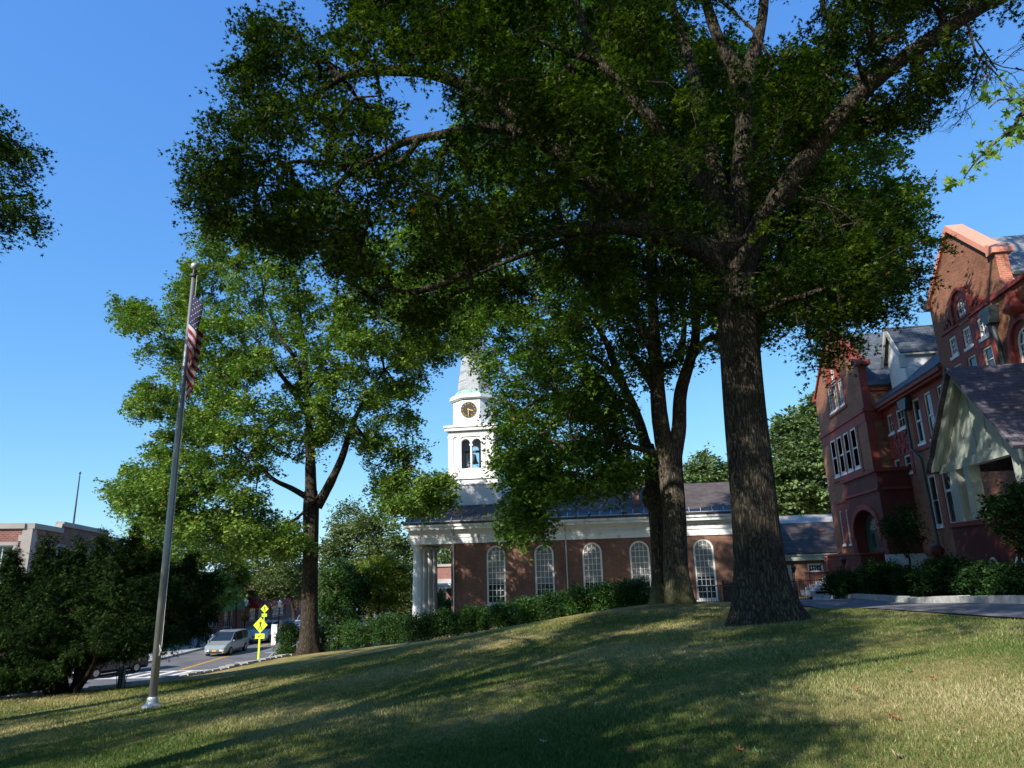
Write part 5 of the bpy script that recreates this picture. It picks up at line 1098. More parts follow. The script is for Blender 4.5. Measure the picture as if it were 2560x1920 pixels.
lcc = crown_centres(LP, Y3, 7.0, 1950, LH, rim=150)
low = [at(x_+RNG.normal()*18, y_+RNG.normal()*10, Y3-2+RNG.normal()*1.5) for x_, y_, k_ in ((260, 1050, 12), (300, 1060, 14), (350, 1050, 14), (400, 1080, 14), (450, 1110, 12), (500, 1130, 12), (550, 1150, 10), (610, 1140, 10), (640, 1170, 8), (330, 1100, 12), (280, 1085, 8), (300, 850, 8), (285, 690, 8), (270, 1075, 10), (330, 1130, 10), (400, 1150, 12), (460, 1160, 12), (520, 1180, 12), (380, 1110, 10), (600, 1185, 8), (440, 1190, 8), (330, 1030, 10), (420, 1040, 10), (480, 1060, 10), (520, 1090, 8), (320, 700, 8), (930, 1070, 8), (870, 1080, 8), (880, 620, 14), (930, 650, 14), (965, 700, 12), (985, 740, 9), (900, 710, 14), (865, 770, 10), (930, 745, 9), (1000, 640, 10), (850, 680, 12), (850, 600, 10), (870, 840, 8), (480, 480, 8), (440, 530, 8)) for _ in range(k_)]
lcc = lets_sun_through(np.vstack([lcc, np.array(low)])); lcc = bare_limbs(lcc, wd, .12, 9); pm = px_of(lcc); lcc = lcc[~((pm[:, 0] > 925) & (pm[:, 1] > 790) & (pm[:, 1] < 1030))]
wd.branches(lcc, .012, .07, 4, 7); wd.build('trunk', M['bark_left'], t3)
crown(t3, 'crown', lcc, 120, .82, .20, T_MAP, 'leaf_left', flat=.6, drop=.3, orange=.004)

# tree whose crown edge enters at the upper left, and the trees that shade the lawn from outside the frame
def crown_ball(c, rx, ry, rz, n, lumps=15, seed=0):
    rg = np.random.default_rng(seed); L = rg.normal(size=(lumps, 3)); L /= np.linalg.norm(L, axis=1)[:, None]; lc = L*rg.uniform(.45, .80, lumps)[:, None]; lr = rg.uniform(.17, .34, lumps)
    out = []
    while len(out) < n:
        k = rg.integers(0, lumps); d = rg.normal(size=3); d /= np.linalg.norm(d); p = lc[k]+d*lr[k]*rg.random()**.45
        if p[2] > -.75: out.append(p)
    return np.array(c)+np.array(out)*np.array([rx, ry, rz])
def side_tree(x, y, H_, r, n, seed, label, leaf='leaf_oak', size=.15, per=34, rad=.75, name='shade_tree', trunk=.45, tm=T_OAK, zmin=0):
    z = h(x, y); rt = empty(name, (x, y, z), label=label, cat='tree'); w = Wood(); lo = H_*.30
    w.trunk([(x, y, z-.3), (x+.1, y, z+lo*.5), (x, y+.1, z+lo), (x, y, z+H_*.6)], [trunk, trunk*.85, trunk*.75, trunk*.4], trunk*.6, seg=20, n=14, seed=seed)
    for k in range(7):
        a = k*2.4+seed; w.limb([(x, y, z+lo+.3*k), (x+math.cos(a)*r*.3, y+math.sin(a)*r*.3, z+lo+H_*.18+.4*k), (x+math.cos(a)*r*.72, y+math.sin(a)*r*.72, z+lo+H_*.25+.4*k)], trunk*.35, .05, n=7, seg=6)
    cc = crown_ball((x, y, z+H_*.62), r, r, H_*.40, n, seed=seed); pp_ = px_of(cc); fr = ((cc-EYE)@_F > .2) & (pp_[:, 0] > -260) & (pp_[:, 0] < 2450) & (pp_[:, 1] > -230); cc = lets_sun_through(cc[~fr]); cc = cc[cc[:, 2] > zmin]; w.branches(cc, .012, .06, 3, 6); w.build('trunk', M['bark_oak'], rt)
    crown(rt, 'crown', cc, per, rad, size, tm, leaf); return rt
tl = empty('left_edge_oak', (-19.5, 11, h(-19.5, 11)), label='dark oak whose branch tips enter at the upper left edge', cat='tree')
w = Wood(); z_ = h(-19.5, 11)
w.trunk([(-19.5, 11, z_-.3), (-19.4, 11, z_+4), (-19.4, 11.2, z_+9)], [.5, .4, .28], .3, seg=20, n=14, seed=31)
w.limb([(-19.4, 11, z_+6), at(-80, 560, 15.0), at(-20, 440, 16), at(70, 420, 16.3)], .14, .03); w.limb([(-19.4, 11, z_+8), at(-100, 340, 15), at(10, 330, 16)], .14, .03)
TLP = [(-700, 300), (-500, 60), (-200, 60), (-40, 180), (10, 250), (25, 300), (68, 340), (62, 372), (108, 392), (125, 430), (118, 468), (80, 480), (40, 492), (15, 528), (-40, 520), (-150, 700), (-500, 760), (-750, 560)]
tcc = crown_centres(TLP, 13.5, 4.0, 640, [(60, 455, 8), (20, 360, 10)], rim=150, yc=lambda P: np.interp(P[:, 0], [-600, 100], [-2, 2.6]))
w.branches(tcc, .011, .06, 4, 6); w.build('trunk', M['bark_oak'], tl); crown(tl, 'crown', tcc, 110, .58, .13, T_OAK, 'leaf_oak', drop=.35)
side_tree(-9.5, 3.0, 21, 7.5, 900, 41, 'broad oak standing on the lawn just left of the viewpoint', per=60, size=.17)
side_tree(-19.5, 2.5, 22, 7.2, 950, 42, 'tall oak farther left on the lawn near the street', per=60, size=.17)
side_tree(0.5, -2.2, 25, 6.5, 800, 44, 'very tall unseen oak behind the viewpoint, added to shade the hall', per=60, size=.17, zmin=10.5)  # unseen oak added so its high crown shades the hall and porch
side_tree(-16.0, -6.0, 18, 5.2, 420, 45, 'oak on the lawn behind the viewpoint, farther to the left', per=60, size=.17)
side_tree(-7.2, -1.6, 18, 4.3, 370, 43, 'oak standing on the lawn close behind and left of the viewpoint', per=60, size=.17)
# leafy twig close by, upper right, from a tree behind the viewpoint to the right
nb = empty('near_maple', (7.2, 1.2, h(7.2, 1.2)), label='young maple whose bright leafy branch hangs in at the upper right edge', cat='tree')
w = Wood(); z_ = h(7.2, 1.2); NY = 5.6
w.trunk([(7.2, 1.2, z_-.2), (7.1, 1.3, z_+2), (7.2, 1.4, z_+4.5)], [.14, .11, .07], .08, seg=14, n=12, seed=5)
A1 = [(7.15, 1.35, z_+3.0), at(2420, 180, 4.6), at(2330, 250, 5.2), at(2212, 245, NY), at(2190, 275, NY), at(2135, 320, NY), at(2105, 352, NY), at(2082, 385, NY)]
A2 = [(7.2, 1.4, z_+3.6), at(2400, 120, 4.8), at(2290, 200, NY), at(2200, 215, NY+.1), at(2160, 215, NY+.1), at(2135, 235, NY+.1)]
w.limb(A1, .03, .004, n=26, seg=6); w.limb(A2, .025, .004, n=22, seg=6)
w.limb([at(2290, 200, NY), at(2250, 260, NY+.2), at(2212, 300, NY+.2), at(2195, 330, NY+.2)][:3], .01, .004, n=6, seg=5)
pts = np.array(w.nodes); ppx = px_of(pts); sel = pts[(ppx[:, 0] > 2070) & (ppx[:, 1] < 395) & (pts[:, 1] > 4.4)]
dense = np.concatenate([at(x_, y_, NY+d_)[None] for x_, y_, d_ in [(2140, 218, 0), (2160, 200, .1), (2180, 232, 0), (2200, 200, .1), (2205, 255, 0), (2190, 285, .1), (2170, 260, -.1), (2212, 285, 0), (2220, 220, 0), (2165, 300, 0), (2140, 325, 0), (2110, 350, 0), (2090, 378, 0), (2084, 392, 0), (2126, 342, 0), (2230, 250, 0), (2250, 220, 0), (2235, 190, 0)]])
k_ = RNG.integers(0, len(dense), 190); pp = dense[k_]+RNG.normal(size=(190, 3))*np.array([.055, .06, .05])
rest = crown_ball((7.4, .8, z_+5.2), 2.2, 1.7, 1.9, 1500, seed=6); rest = rest[rest[:, 1] < 2.2]
leaf_mesh('crown', np.vstack([pp, rest]), .085, T_BIG, M['leaf_near'], nb, RNG.random(len(pp)+len(rest)), up=.0, svar=.45)
w.build('branches', M['bark_mid'], nb)

# dark spreading yew at the lawn edge
yb = at(150, 1487, 23.2); yb = np.array([yb[0], yb[1], h(yb[0]+.3, yb[1])]); yw = empty('yew', V3(yb), label='huge dark spreading yew left of the near flagpole with many low leaning stems', cat='shrub')
w = Wood(); Y4 = 23.2
for (px0, py0, px1, py1, px2, py2, dy) in ((150, 1490, 200, 1410, 270, 1310, 0), (165, 1488, 190, 1430, 230, 1350, -.5), (140, 1490, 130, 1400, 110, 1260, .5), (130, 1490, 80, 1430, 10, 1330, -.3), (120, 1488, 60, 1450, -60, 1400, -1), (155, 1488, 180, 1380, 230, 1240, .8), (145, 1488, 100, 1410, 60, 1250, 0), (170, 1488, 195, 1450, 215, 1390, -1.2), (135, 1490, 40, 1400, -120, 1280, 0)):
    w.limb([V3(yb)+Vector(((px0-150)*.015, dy*.2, -.1)), at(px1, py1, Y4+dy), at(px2, py2, Y4+dy*2)], .13, .03, n=9, seg=7)
YP = [(-420, 1300), (-260, 1240), (-60, 1240), (0, 1262), (20, 1235), (55, 1250), (95, 1215), (125, 1232), (165, 1215), (205, 1225), (225, 1205), (255, 1205), (275, 1195), (300, 1225), (335, 1225), (370, 1222), (400, 1235), (440, 1250), (468, 1285), (462, 1330), (440, 1368), (400, 1372), (350, 1392), (300, 1400), (262, 1410), (225, 1420), (195, 1425), (150, 1440), (120, 1455), (90, 1478), (60, 1488), (0, 1490), (-60, 1500), (-300, 1500), (-450, 1420)]
ycc = crown_centres(YP, Y4, 3.2, 2300, [(225, 1400, 10), (60, 1400, 14)], rim=130)
tips = []
for (bx, by, tx_, ty_) in ((20, 1250, 28, 1186), (90, 1235, 108, 1166), (170, 1230, 176, 1166), (215, 1225, 226, 1152), (262, 1215, 290, 1142), (262, 1240, 258, 1175), (330, 1240, 345, 1185), (400, 1250, 412, 1205), (135, 1250, 140, 1190), (-60, 1260, -40, 1190), (445, 1270, 466, 1248), (300, 1240, 312, 1176)):
    dy = RNG.uniform(-1.5, 2)
    for t in np.linspace(0, 1, 9):
        for k in range(int(5-4*t)): tips.append(at(bx+(tx_-bx)*t+RNG.normal()*7*(1-t), by+(ty_-by)*t+RNG.normal()*4*(1-t), Y4+dy))
tips += [at(x_+RNG.normal()*14, y_+RNG.normal()*9, Y4+RNG.normal()*1.2-.5) for x_, y_, k_ in ((-60, 1460, 40), (0, 1455, 45), (40, 1450, 45), (80, 1440, 40), (115, 1440, 22), (180, 1400, 25), (215, 1385, 25), (250, 1385, 25), (300, 1385, 22), (345, 1378, 22), (390, 1365, 20)) for _ in range(k_)]
ycc = np.vstack([ycc, np.array(tips)])
ycc = ycc[ycc[:, 2] > h(-20, 22)+.1]
w.branches(ycc[::2], .008, .03, 3, 4); w.build('trunk', M['bark_yew'], yw)
crown(yw, 'crown', ycc, 130, .34, .135, T_YEW, 'leaf_yew', flat=1.0, drop=.25, up=.35, spread=.3, orange=0)

# ------------------------------------------------------------------ far trees, each with its own crown
def far_tree(outline, Y, thick, n, per, rad, size, leaf, label, tx, name='background_tree', tm=T_OV, trunk=.3, zg=None, group=None, cat='tree', bk='bark_left', holes=(), up=.7):
    p = at(tx[0], tx[1], Y); zg = h(p[0], p[1]) if zg is None else zg; rt = empty(name, (p[0], p[1], zg), label=label, cat=cat, group=group)
    cc = crown_centres(outline, Y, thick, n, holes, rim=.35*(max(a[0] for a in outline)-min(a[0] for a in outline)))
    w = Wood(); mid = cc.mean(0); w.limb([(p[0], p[1], zg-.2), (p[0]+(mid[0]-p[0])*.3, p[1], (zg+mid[2])/2), (mid[0], mid[1], mid[2]+(cc[:, 2].max()-mid[2])*.5)], trunk, trunk*.3, n=9, seg=8)
    w.branches(cc, .02, .10, 3, 9); w.build('trunk', M[bk], rt); crown(rt, 'crown', cc, per*1.9, rad, size, tm, leaf, drop=.1, up=up); return rt
def ell(cx, cy, rx, ry, n=14, jag=.12, seed=0):
    rg = random.Random(seed); return [(cx+rx*math.cos(2*math.pi*k/n)*(1+rg.uniform(-jag, jag)), cy+ry*math.sin(2*math.pi*k/n)*(1+rg.uniform(-jag, jag))) for k in range(n)]
GH = 'wooded rise behind the church and hall'
far_tree([(1655, 1112), (1650, 1000), (1665, 930), (1690, 900), (1715, 908), (1735, 880), (1760, 862), (1800, 850), (1860, 880), (1870, 1112)], 90, 8, 520, 40, 1.7, .55, 'leaf_bg', 'big leafy tree filling the gap between the huge oak trunk and the red hall', (1740, 1180), trunk=.5)
far_tree([(1475, 1060), (1480, 1012), (1500, 1000), (1512, 982), (1530, 980), (1550, 995), (1562, 1020), (1575, 1060)], 100, 4, 110, 32, 1.4, .5, 'leaf_bg', 'rounded tree above the church roof between the forked tree and the oak', (1525, 1180), trunk=.35)
far_tree(ell(1620, 1030, 55, 50, seed=3), 104, 4, 90, 32, 1.5, .5, 'leaf_bg', 'tree above the church roof directly behind the oak trunk', (1610, 1180), trunk=.35)
far_tree([(1330, 1056), (1340, 1025), (1375, 1012), (1405, 1020), (1420, 1056), (1400, 1062)], 100, 4, 70, 30, 1.3, .5, 'leaf_bg', 'low treetop over the church ridge left of the leaning tree', (1385, 1180), trunk=.3)
far_tree(ell(1300, 1045, 55, 30, seed=5), 66, 3, 60, 30, 1.1, .35, 'leaf_olive', 'bronze tinged treetop just over the middle of the church roof', (1300, 1180), trunk=.25, tm=T_MAP)
far_tree([(880, 1330), (700, 1330), (690, 1250), (700, 1180), (730, 1130), (760, 1110), (800, 1105), (840, 1120), (880, 1150), (905, 1200), (905, 1300)], 74, 5, 420, 36, 1.4, .34, 'leaf_olive', 'broad olive green tree behind the dark straight trunk and left of the church columns', (800, 1340), trunk=.35)
far_tree([(705, 1180), (715, 1110), (722, 1075), (745, 1062), (760, 1085), (790, 1090), (800, 1130), (790, 1180)], 80, 2.5, 60, 26, 1.0, .3, 'leaf_olive', 'thin tall wispy treetop against the sky right of the dark straight trunk', (750, 1330), trunk=.2)
far_tree([(690, 1360), (690, 1290), (700, 1240), (730, 1200), (760, 1215), (785, 1260), (790, 1330), (760, 1345)], 58, 2.2, 170, 34, .8, .22, 'leaf_hedge', 'small dark green tree immediately right of the dark straight trunk', (735, 1370), trunk=.14, tm=T_MAP)
far_tree([(775, 1290), (770, 1240), (790, 1205), (830, 1190), (865, 1205), (882, 1245), (878, 1285), (840, 1305), (800, 1300)], 60, 2.4, 150, 34, .85, .22, 'leaf_yellow', 'small yellow-green tree left of the church columns above the hedge', (815, 1360), trunk=.14, tm=T_MAP)
far_tree([(540, 1285), (535, 1240), (550, 1190), (590, 1165), (640, 1180), (660, 1230), (660, 1290), (600, 1288)], 84, 5, 260, 34, 1.3, .32, 'leaf_olive', 'olive willow-like tree above the yellow crossing signs', (640, 1345), trunk=.3)
far_tree([(288, 1230), (290, 1150), (300, 1110), (330, 1095), (370, 1110), (430, 1130), (470, 1170), (500, 1230), (520, 1290), (470, 1310), (420, 1300), (340, 1290)], 62, 3, 260, 36, 1.05, .26, 'leaf_left', 'street tree behind the near flagpole with light green leaves', (455, 1350), trunk=.2, tm=T_MAP)
far_tree([(285, 1200), (288, 1140), (310, 1108), (345, 1115), (362, 1150), (350, 1200), (310, 1215)], 56, 1.8, 100, 34, .75, .24, 'leaf_yellow', 'yellowing tree between the yew tips and the near flagpole', (325, 1330), trunk=.14, tm=T_MAP)
far_tree([(470, 1250), (480, 1190), (520, 1180), (545, 1210), (550, 1260), (520, 1290), (480, 1285)], 66, 2, 100, 34, .8, .24, 'leaf_yellow', 'small street tree with yellow tips above the red awning', (512, 1345), trunk=.12, tm=T_MAP)
far_tree([(925, 1190), (925, 1180), (945, 1160), (985, 1160), (1010, 1200), (1010, 1260), (925, 1245)], 105, 4, 90, 30, 1.4, .45, 'leaf_bg', 'tree beyond the pink building seen between the church columns', (965, 1330), trunk=.3)
far_tree([(560, 1330), (580, 1290), (640, 1280), (670, 1300), (670, 1340), (600, 1340)], 110, 5, 120, 30, 1.5, .45, 'leaf_olive', 'dark tree at the far end of the street', (655, 1350), trunk=.3)
far_tree([(880, 1320), (885, 1180), (905, 1160), (930, 1200), (935, 1310)], 112, 4, 110, 30, 1.4, .42, 'leaf_olive', 'tree at the far end of the street behind the church columns', (905, 1335), trunk=.3)

# clipped round shrubs seen between the portico columns
def bush(cx, cy, Y, rx, ry, ryy, n, size, leaf, label, name='shrub', group=None, zg=None, per=22, tm=T_OV, rad=None, cat='shrub', box=.0):
    c = at(cx, cy, Y); sc = np.linalg.norm(at(cx+1, cy, Y)-c); rx, ry = rx*sc, ry*sc; zg = h(c[0], c[1]) if zg is None else zg
    rt = empty(name, (c[0], c[1], zg), label=label, cat=cat, group=group); d = RNG.normal(size=(n, 3)); d /= np.linalg.norm(d, axis=1)[:, None]
    if box: d = np.sign(d)*np.abs(d)**(1-box); d /= np.maximum(1, np.abs(d).max(1))[:, None]
    cc = c+d*np.array([rx, ryy, ry])*(RNG.random(n)**.35)[:, None]*(1+.10*np.sin(d[:, 0:1]*5+cx)*np.cos(d[:, 2:3]*4)); cc = cc[cc[:, 2] > zg+.08]
    w = Wood(); [w.limb([(c[0]+a*.12, c[1]+b*.1, zg-.1), (c[0]+a*rx*.4, c[1]+b*ryy*.4, (zg+c[2])/2), (c[0]+a*rx*.6, c[1]+b*ryy*.6, c[2]+ry*.3)], .016, .008, n=5, seg=5) for a, b in ((-1, 0), (1, .4), (.2, -1), (-.4, .8), (.6, -.5))]
    w.build('stems', M['bark_left'], rt); crown(rt, 'foliage', cc, per, rad or size*2.6, size, tm, leaf, flat=1, drop=0, up=.4, spread=.2, orange=.01); return rt
bush(944, 1296, 66, 17, 22, 1.0, 260, .12, 'leaf_hedge', 'clipped ball of box standing between the church columns', zg=-2.9, per=26)
bush(965, 1312, 64, 26, 12, 1.0, 240, .12, 'leaf_hedge', 'low clipped mound of box between the church columns and the wall', zg=-2.9, per=26)
# the ragged hedge along the lawn edge in front of the church
HG = 'ragged hedge bushes along the lawn edge'
hb = [(624, 1390, 43, 20, 32, 'planting of shrubs with orange tips beside the steps, left of the dark straight trunk', 'leaf_hedge'), (715, 1378, 41.5, 34, 26, 'hedge bush just right of the dark straight trunk', 'leaf_hedge'), (778, 1368, 40.5, 36, 28, 'hedge bush below the yellow-green tree', 'leaf_hedge'), (842, 1358, 39.5, 34, 28, 'hedge bush left of the church columns', 'leaf_hedge'),
      (905, 1356, 38.5, 34, 26, 'dark hedge bush at the foot of the church columns', 'leaf_dark'), (968, 1347, 37.5, 34, 26, 'hedge bush below the left downspout of the church', 'leaf_dark'), (1030, 1338, 36.5, 33, 27, 'hedge bush left of the first church window', 'leaf_hedge'), (1092, 1328, 35.5, 30, 24, 'hedge bush under the first church window', 'leaf_hedge'), (1146, 1322, 34.5, 30, 28, 'rounded hedge bush between the first and second church windows', 'leaf_hedge'),
      (1202, 1313, 33.6, 30, 30, 'hedge bush under the second church window', 'leaf_dark'), (1258, 1301, 32.8, 30, 33, 'hedge bush left of the third church window', 'leaf_hedge'), (1312, 1294, 32.0, 30, 29, 'hedge bush under the third church window', 'leaf_hedge'), (1364, 1284, 31.2, 32, 28, 'tallest hedge bush, left of the leaning tree with the burl', 'leaf_hedge')]
for i, (x, y, Y, rx, ry, lb_, lf) in enumerate(hb): bush(x, y, Y, rx*1.1, ry, .75, 330, .085, lf, lb_, 'hedge_bush', HG, per=30, tm=T_OV, box=.3, rad=.26)
# shrubs and young trees in the bed before the hall
BG = 'shrubs in the bed before the red hall'
for i, (x, y, Y, rx, ry, lb_) in enumerate([(1830, 1262, 31, 48, 26, 'dark shrub by the stair cheek of the hall'), (1905, 1252, 29, 46, 36, 'dark shrub below the entrance arch of the hall'), (1975, 1262, 27, 38, 30, 'low dark shrub before the pale concrete wall'), (2050, 1246, 25, 50, 40, 'shrub with lighter top leaves right of the ball topped pier'),
        (2130, 1258, 22.5, 50, 36, 'dark shrub under the portholes of the side porch'), (2200, 1262, 20.5, 48, 36, 'dark shrub at the right edge of the photo')]):
    bush(x, y, Y, rx, ry, 1.0, 420, .09, 'leaf_dark', lb_, 'shrub', BG, per=30, rad=.26)
def young_tree(outline, Y, n, tx, label, stems, size=.10, rad=.30):
    p = at(*tx, Y); zg = h(p[0], p[1]); rt = empty('young_tree', (p[0], p[1], zg), label=label, cat='tree'); w = Wood()
    cc = crown_centres(outline, Y, .9, n, (), rim=40)
    w.limb([(p[0], p[1], zg-.1), at(tx[0], tx[1]-60, Y), at(stems[0][0], stems[0][1], Y)], .045, .03, n=7, seg=7)
    for s_ in stems[1:]: w.limb([at(stems[0][0], stems[0][1], Y), at((s_[0]+stems[0][0])/2, (s_[1]+stems[0][1])/2+4, Y), at(s_[0], s_[1], Y)], .025, .01, n=6, seg=5)
    w.branches(cc, .006, .02, 3, 2); w.build('trunk', M['bark_left'], rt); crown(rt, 'crown', cc, 26, rad, size, T_OV, 'leaf_dark', orange=.02); return rt
young_tree([(1905, 1170), (1895, 1120), (1915, 1100), (1950, 1090), (1985, 1100), (2000, 1140), (1990, 1180), (1950, 1190)], 28, 110, (1965, 1268), 'small young tree in front of the entrance arch of the hall', [(1958, 1205), (1930, 1140), (1955, 1120), (1980, 1150)])
young_tree([(2120, 1085), (2140, 1060), (2160, 1070), (2190, 1040), (2225, 1030), (2310, 1070), (2310, 1200), (2215, 1190), (2170, 1165), (2140, 1140), (2130, 1110)], 21.5, 260, (2200, 1240), 'young tree with drooping leaves in front of the side porch', [(2205, 1180), (2150, 1100), (2180, 1070), (2215, 1055), (2250, 1080)], size=.12)
# ------------------------------------------------------------------ flagpole and flag
fp = at(328, 1528, 17.0); fp[2] = h(fp[0], fp[1]); tp_ = at(413, 590, 17.0); zt = float(tp_[2])
pole = empty('flagpole', V3(fp), label='tall brushed metal flagpole on the lawn with a ball on top', cat='flagpole')
X0, Y0, Z0 = float(fp[0]), float(fp[1]), float(fp[2])
mb = MB(); mb.lathe((X0, Y0, 0), [(.098, Z0+.05), (.096, Z0+4), (.080, Z0+7), (.050, zt-.12)], 24); mb.build('shaft', M['alu'], pole, smooth=True)
mb = MB(); mb.lathe((X0, Y0, Z0), [(.24, -.03), (.23, .04), (.15, .09), (.135, .13), (.13, .20), (.105, .24)], 20); mb.build('base_flange', M['steel'], pole, smooth=False)
mb = MB(); mb.lathe((X0, Y0, zt), [(.05, -.14), (.10, -.12), (.10, -.05), (.04, -.03), (.035, .12)], 14); mb.build('pulley_cap', M['dkcopper'], pole)
mb = MB(); mb.lathe((X0, Y0, zt+.21), [(.105*math.cos(a), .105*math.sin(a)) for a in np.linspace(-1.5, 1.5, 12)], 18); mb.build('ball', M['steel'], pole, smooth=True)
mb = MB(); mb.tube([(X0+.12, Y0-.02, zt-.1), (X0+.115, Y0-.03, (zt+Z0)/2), (X0+.13, Y0-.03, Z0+1.3)], .006, 5); mb.tube([(X0+.095, Y0-.06, Z0+1.45), (X0+.14, Y0-.08, Z0+1.3), (X0+.10, Y0-.06, Z0+1.2)], .01, 5); mb.build('halyard', M['white_worn'], pole)
def flagmat(n, c): return plain(n, c, 0.8, var=0.06, scale=6)
FT = float(at(417, 640, 17.0)[2]); nu, nv = 60, 39
def cloth(u, v):
    """draped point: u along the fly, v down the hoist; the fly has dropped beside the pole"""
    w = .38*(1-.42*v)
    if u < .24: t = u/.24; x = .08+w*math.sin(t*math.pi/2); y = -.10-.05*math.sin(t*math.pi); dz = .40*t
    else:
        t = (u-.24)/.76; x = .08+w*(1-.85*abs(math.sin(t*math.pi*1.5))); y = -.08+.16*t+.03*math.sin(t*12); dz = .40+1.15*t
    z = FT-1.62*v-dz; x += .012*math.sin(v*9+u*4)
    return (X0+x, Y0-.02+y, z)
vv = [cloth(i/nu, j/nv) for j in range(nv+1) for i in range(nu+1)]
ff = [(j*(nu+1)+i, j*(nu+1)+i+1, (j+1)*(nu+1)+i+1, (j+1)*(nu+1)+i) for j in range(nv) for i in range(nu)]
me = bpy.data.meshes.new('flag'); me.from_pydata(vv, [], ff)
for m_ in (flagmat('flag_red', (.19, .008, .016)), flagmat('flag_white', (.36, .35, .38)), flagmat('flag_blue', (.008, .011, .05))): me.materials.append(m_)
me.polygons.foreach_set('material_index', [2 if (j < 21 and i < 24) else (0 if (j//3) % 2 == 0 else 1) for j in range(nv) for i in range(nu)]); me.polygons.foreach_set('use_smooth', [True]*len(ff))
flag = link('flag', me, None, None, label='red white and blue striped flag with stars hanging limp from the near flagpole', cat='flag')
mb = MB()
for r_ in range(9):
    for c_ in range(6 if r_ % 2 == 0 else 5):
        u = (.035+.064*c_ + (.032 if r_ % 2 else 0)); v = .05+.054*r_
        a, b, c = Vector(cloth(u, v)), Vector(cloth(u+.012, v)), Vector(cloth(u, v+.012)); n_ = (b-a).cross(c-a).normalized(); e_ = (b-a).normalized(); g_ = n_.cross(e_)
        for sg in (-1, 1):
            k = len(mb.v); cen = a+n_*.004*sg; mb.v.append(tuple(cen))
            for q_ in range(10): rr = (.024 if q_ % 2 == 0 else .010); t = q_*math.pi/5; mb.v.append(tuple(cen+(e_*math.cos(t)+g_*math.sin(t))*rr))
            for q_ in range(10): mb.f.append((k, k+1+q_, k+1+(q_+1) % 10))
mb.build('stars', me.materials[1], flag, merge=False)

# ------------------------------------------------------------------ street furniture
def diamond_sign(x, y, zb, ztop, hd, label, name='crossing_sign', group='yellow-green crossing signs', pw=.13):
    r = empty(name, (x, y, zb), label=label, cat='road sign', group=group)
    zc = ztop-hd; mb = MB(); mb.box(x-.03, x+.03, y+.015, y+.055, zb, ztop-.1); mb.box(x-pw/2, x+pw/2, y-.05, y+.012, zb, zc-hd-.42); mb.build('post', M['yel'], r)
    mb = MB(); D = [(0, -hd), (hd*1.05, 0), (0, hd), (-hd*1.05, 0)]; D = [(a*.96+b*0, b) for a, b in D]
    mb.slab([[(x+a, zc+b) for a, b in D]], lambda u, v, d: (u, y-.03+d, v), 0, .02); p = mb.build('panel', M['yel'], r)
    fk = lambda u, v, d: (x+u*hd/.5, y-.034+d, zc+v*hd/.5); k = MB()
    k.slab([[(-.035+.042*math.cos(t*.63), .27+.045*math.sin(t*.63)) for t in range(10)]], fk, 0, .003)
    for poly in ([(-.055, .20), (.03, .21), (.06, .10), (.045, -.03), (-.04, -.03), (-.05, .08)], [(-.05, .20), (-.045, .14), (-.10, .09), (-.13, 0.0), (-.165, .01), (-.135, .11)], [(.03, .20), (.05, .13), (.12, .07), (.15, .10), (.09, .16)],
                 [(-.04, -.03), (.01, -.03), (-.03, -.16), (-.10, -.32), (-.15, -.30), (-.09, -.15)], [(0, -.03), (.045, -.03), (.10, -.14), (.15, -.30), (.10, -.32), (.05, -.18)]):
        k.slab([poly], fk, 0, .003)
    k.build('walking_figure', M['black'], p)
    mb = MB(); zp = zc-hd-.22; mb.slab([rect(x-hd*.66, x+hd*.66, zp-.17, zp+.17)], lambda u, v, d: (u, y-.03+d, v), 0, .02); q_ = mb.build('arrow_plaque', M['yel'], r)
    mb = MB(); fk2 = lambda u, v, d: (x+u*hd/.5, y-.034+d, zp+v*hd/.5); mb.slab([[(.13, .10), (.15, .06), (-.02, -.03), (-.0, -.075), (-.14, -.08), (-.07, .05), (-.05, .005)]], fk2, 0, .003); mb.build('arrow', M['black'], q_); return r
diamond_sign(-26.85, 50.6, STREET, -1.42, .55, 'near yellow-green pedestrian crossing sign with arrow plaque on a broad yellow-green post')
diamond_sign(-41.0, 78.0, STREET, -1.68, .47, 'smaller far yellow-green pedestrian crossing sign down the street', pw=.1)
ps = empty('parking_sign', (-25.9, 50.9, STREET), label='white parking regulation sign of two stacked panels beside the near crossing sign', cat='road sign')
mb = MB(); mb.box(-25.93, -25.87, 50.92, 50.97, STREET, -1.95); mb.build('post', M['dkcopper'], ps)
mb = MB(); mb.box(-26.12, -25.68, 50.87, 50.9, -2.66, -1.95); p1_ = mb.build('panel', M['signwhite'], ps); mb = MB(); mb.box(-26.08, -25.74, 50.87, 50.9, -3.4, -2.68); p2_ = mb.build('panel', M['signwhite'], ps)
mb = MB()
for k in range(4): mb.box(-26.06+.02*(k % 2), -25.76, 50.862, 50.868, -2.1-.13*k, -2.06-.13*k)
mb.build('red_lines', M['salmon'], p1_)
mb = MB(); mb.box(-26.04, -25.78, 50.862, 50.868, -3.36, -3.30); mb.box(-26.02, -25.84, 50.862, 50.868, -2.85, -2.8); mb.build('red_lines', M['salmon'], p2_)
def rail(pts, label):
    r = empty('handrail', V3(pts[-1])-Vector((0, 0, .9)), label=label, cat='handrail'); mb = MB(); mb.tube([V3(p) for p in pts], .032, 7); mb.build('rail', M['steel'], r)
    for p in (pts[1], pts[-1]):
        mb = MB(); mb.tube([V3(p), V3(p)-Vector((0, 0, 1.3))], .025, 6); mb.build('post', M['steel'], r)
rail([at(575, 1425, 45), at(602, 1399, 43.6), at(629, 1400, 43)], 'bent metal handrail of the street steps nearer the near crossing sign')
rail([at(600, 1422, 44), at(622, 1404, 43), at(642, 1390, 42.4)], 'straight metal handrail of the street steps nearer the dark tree trunk')
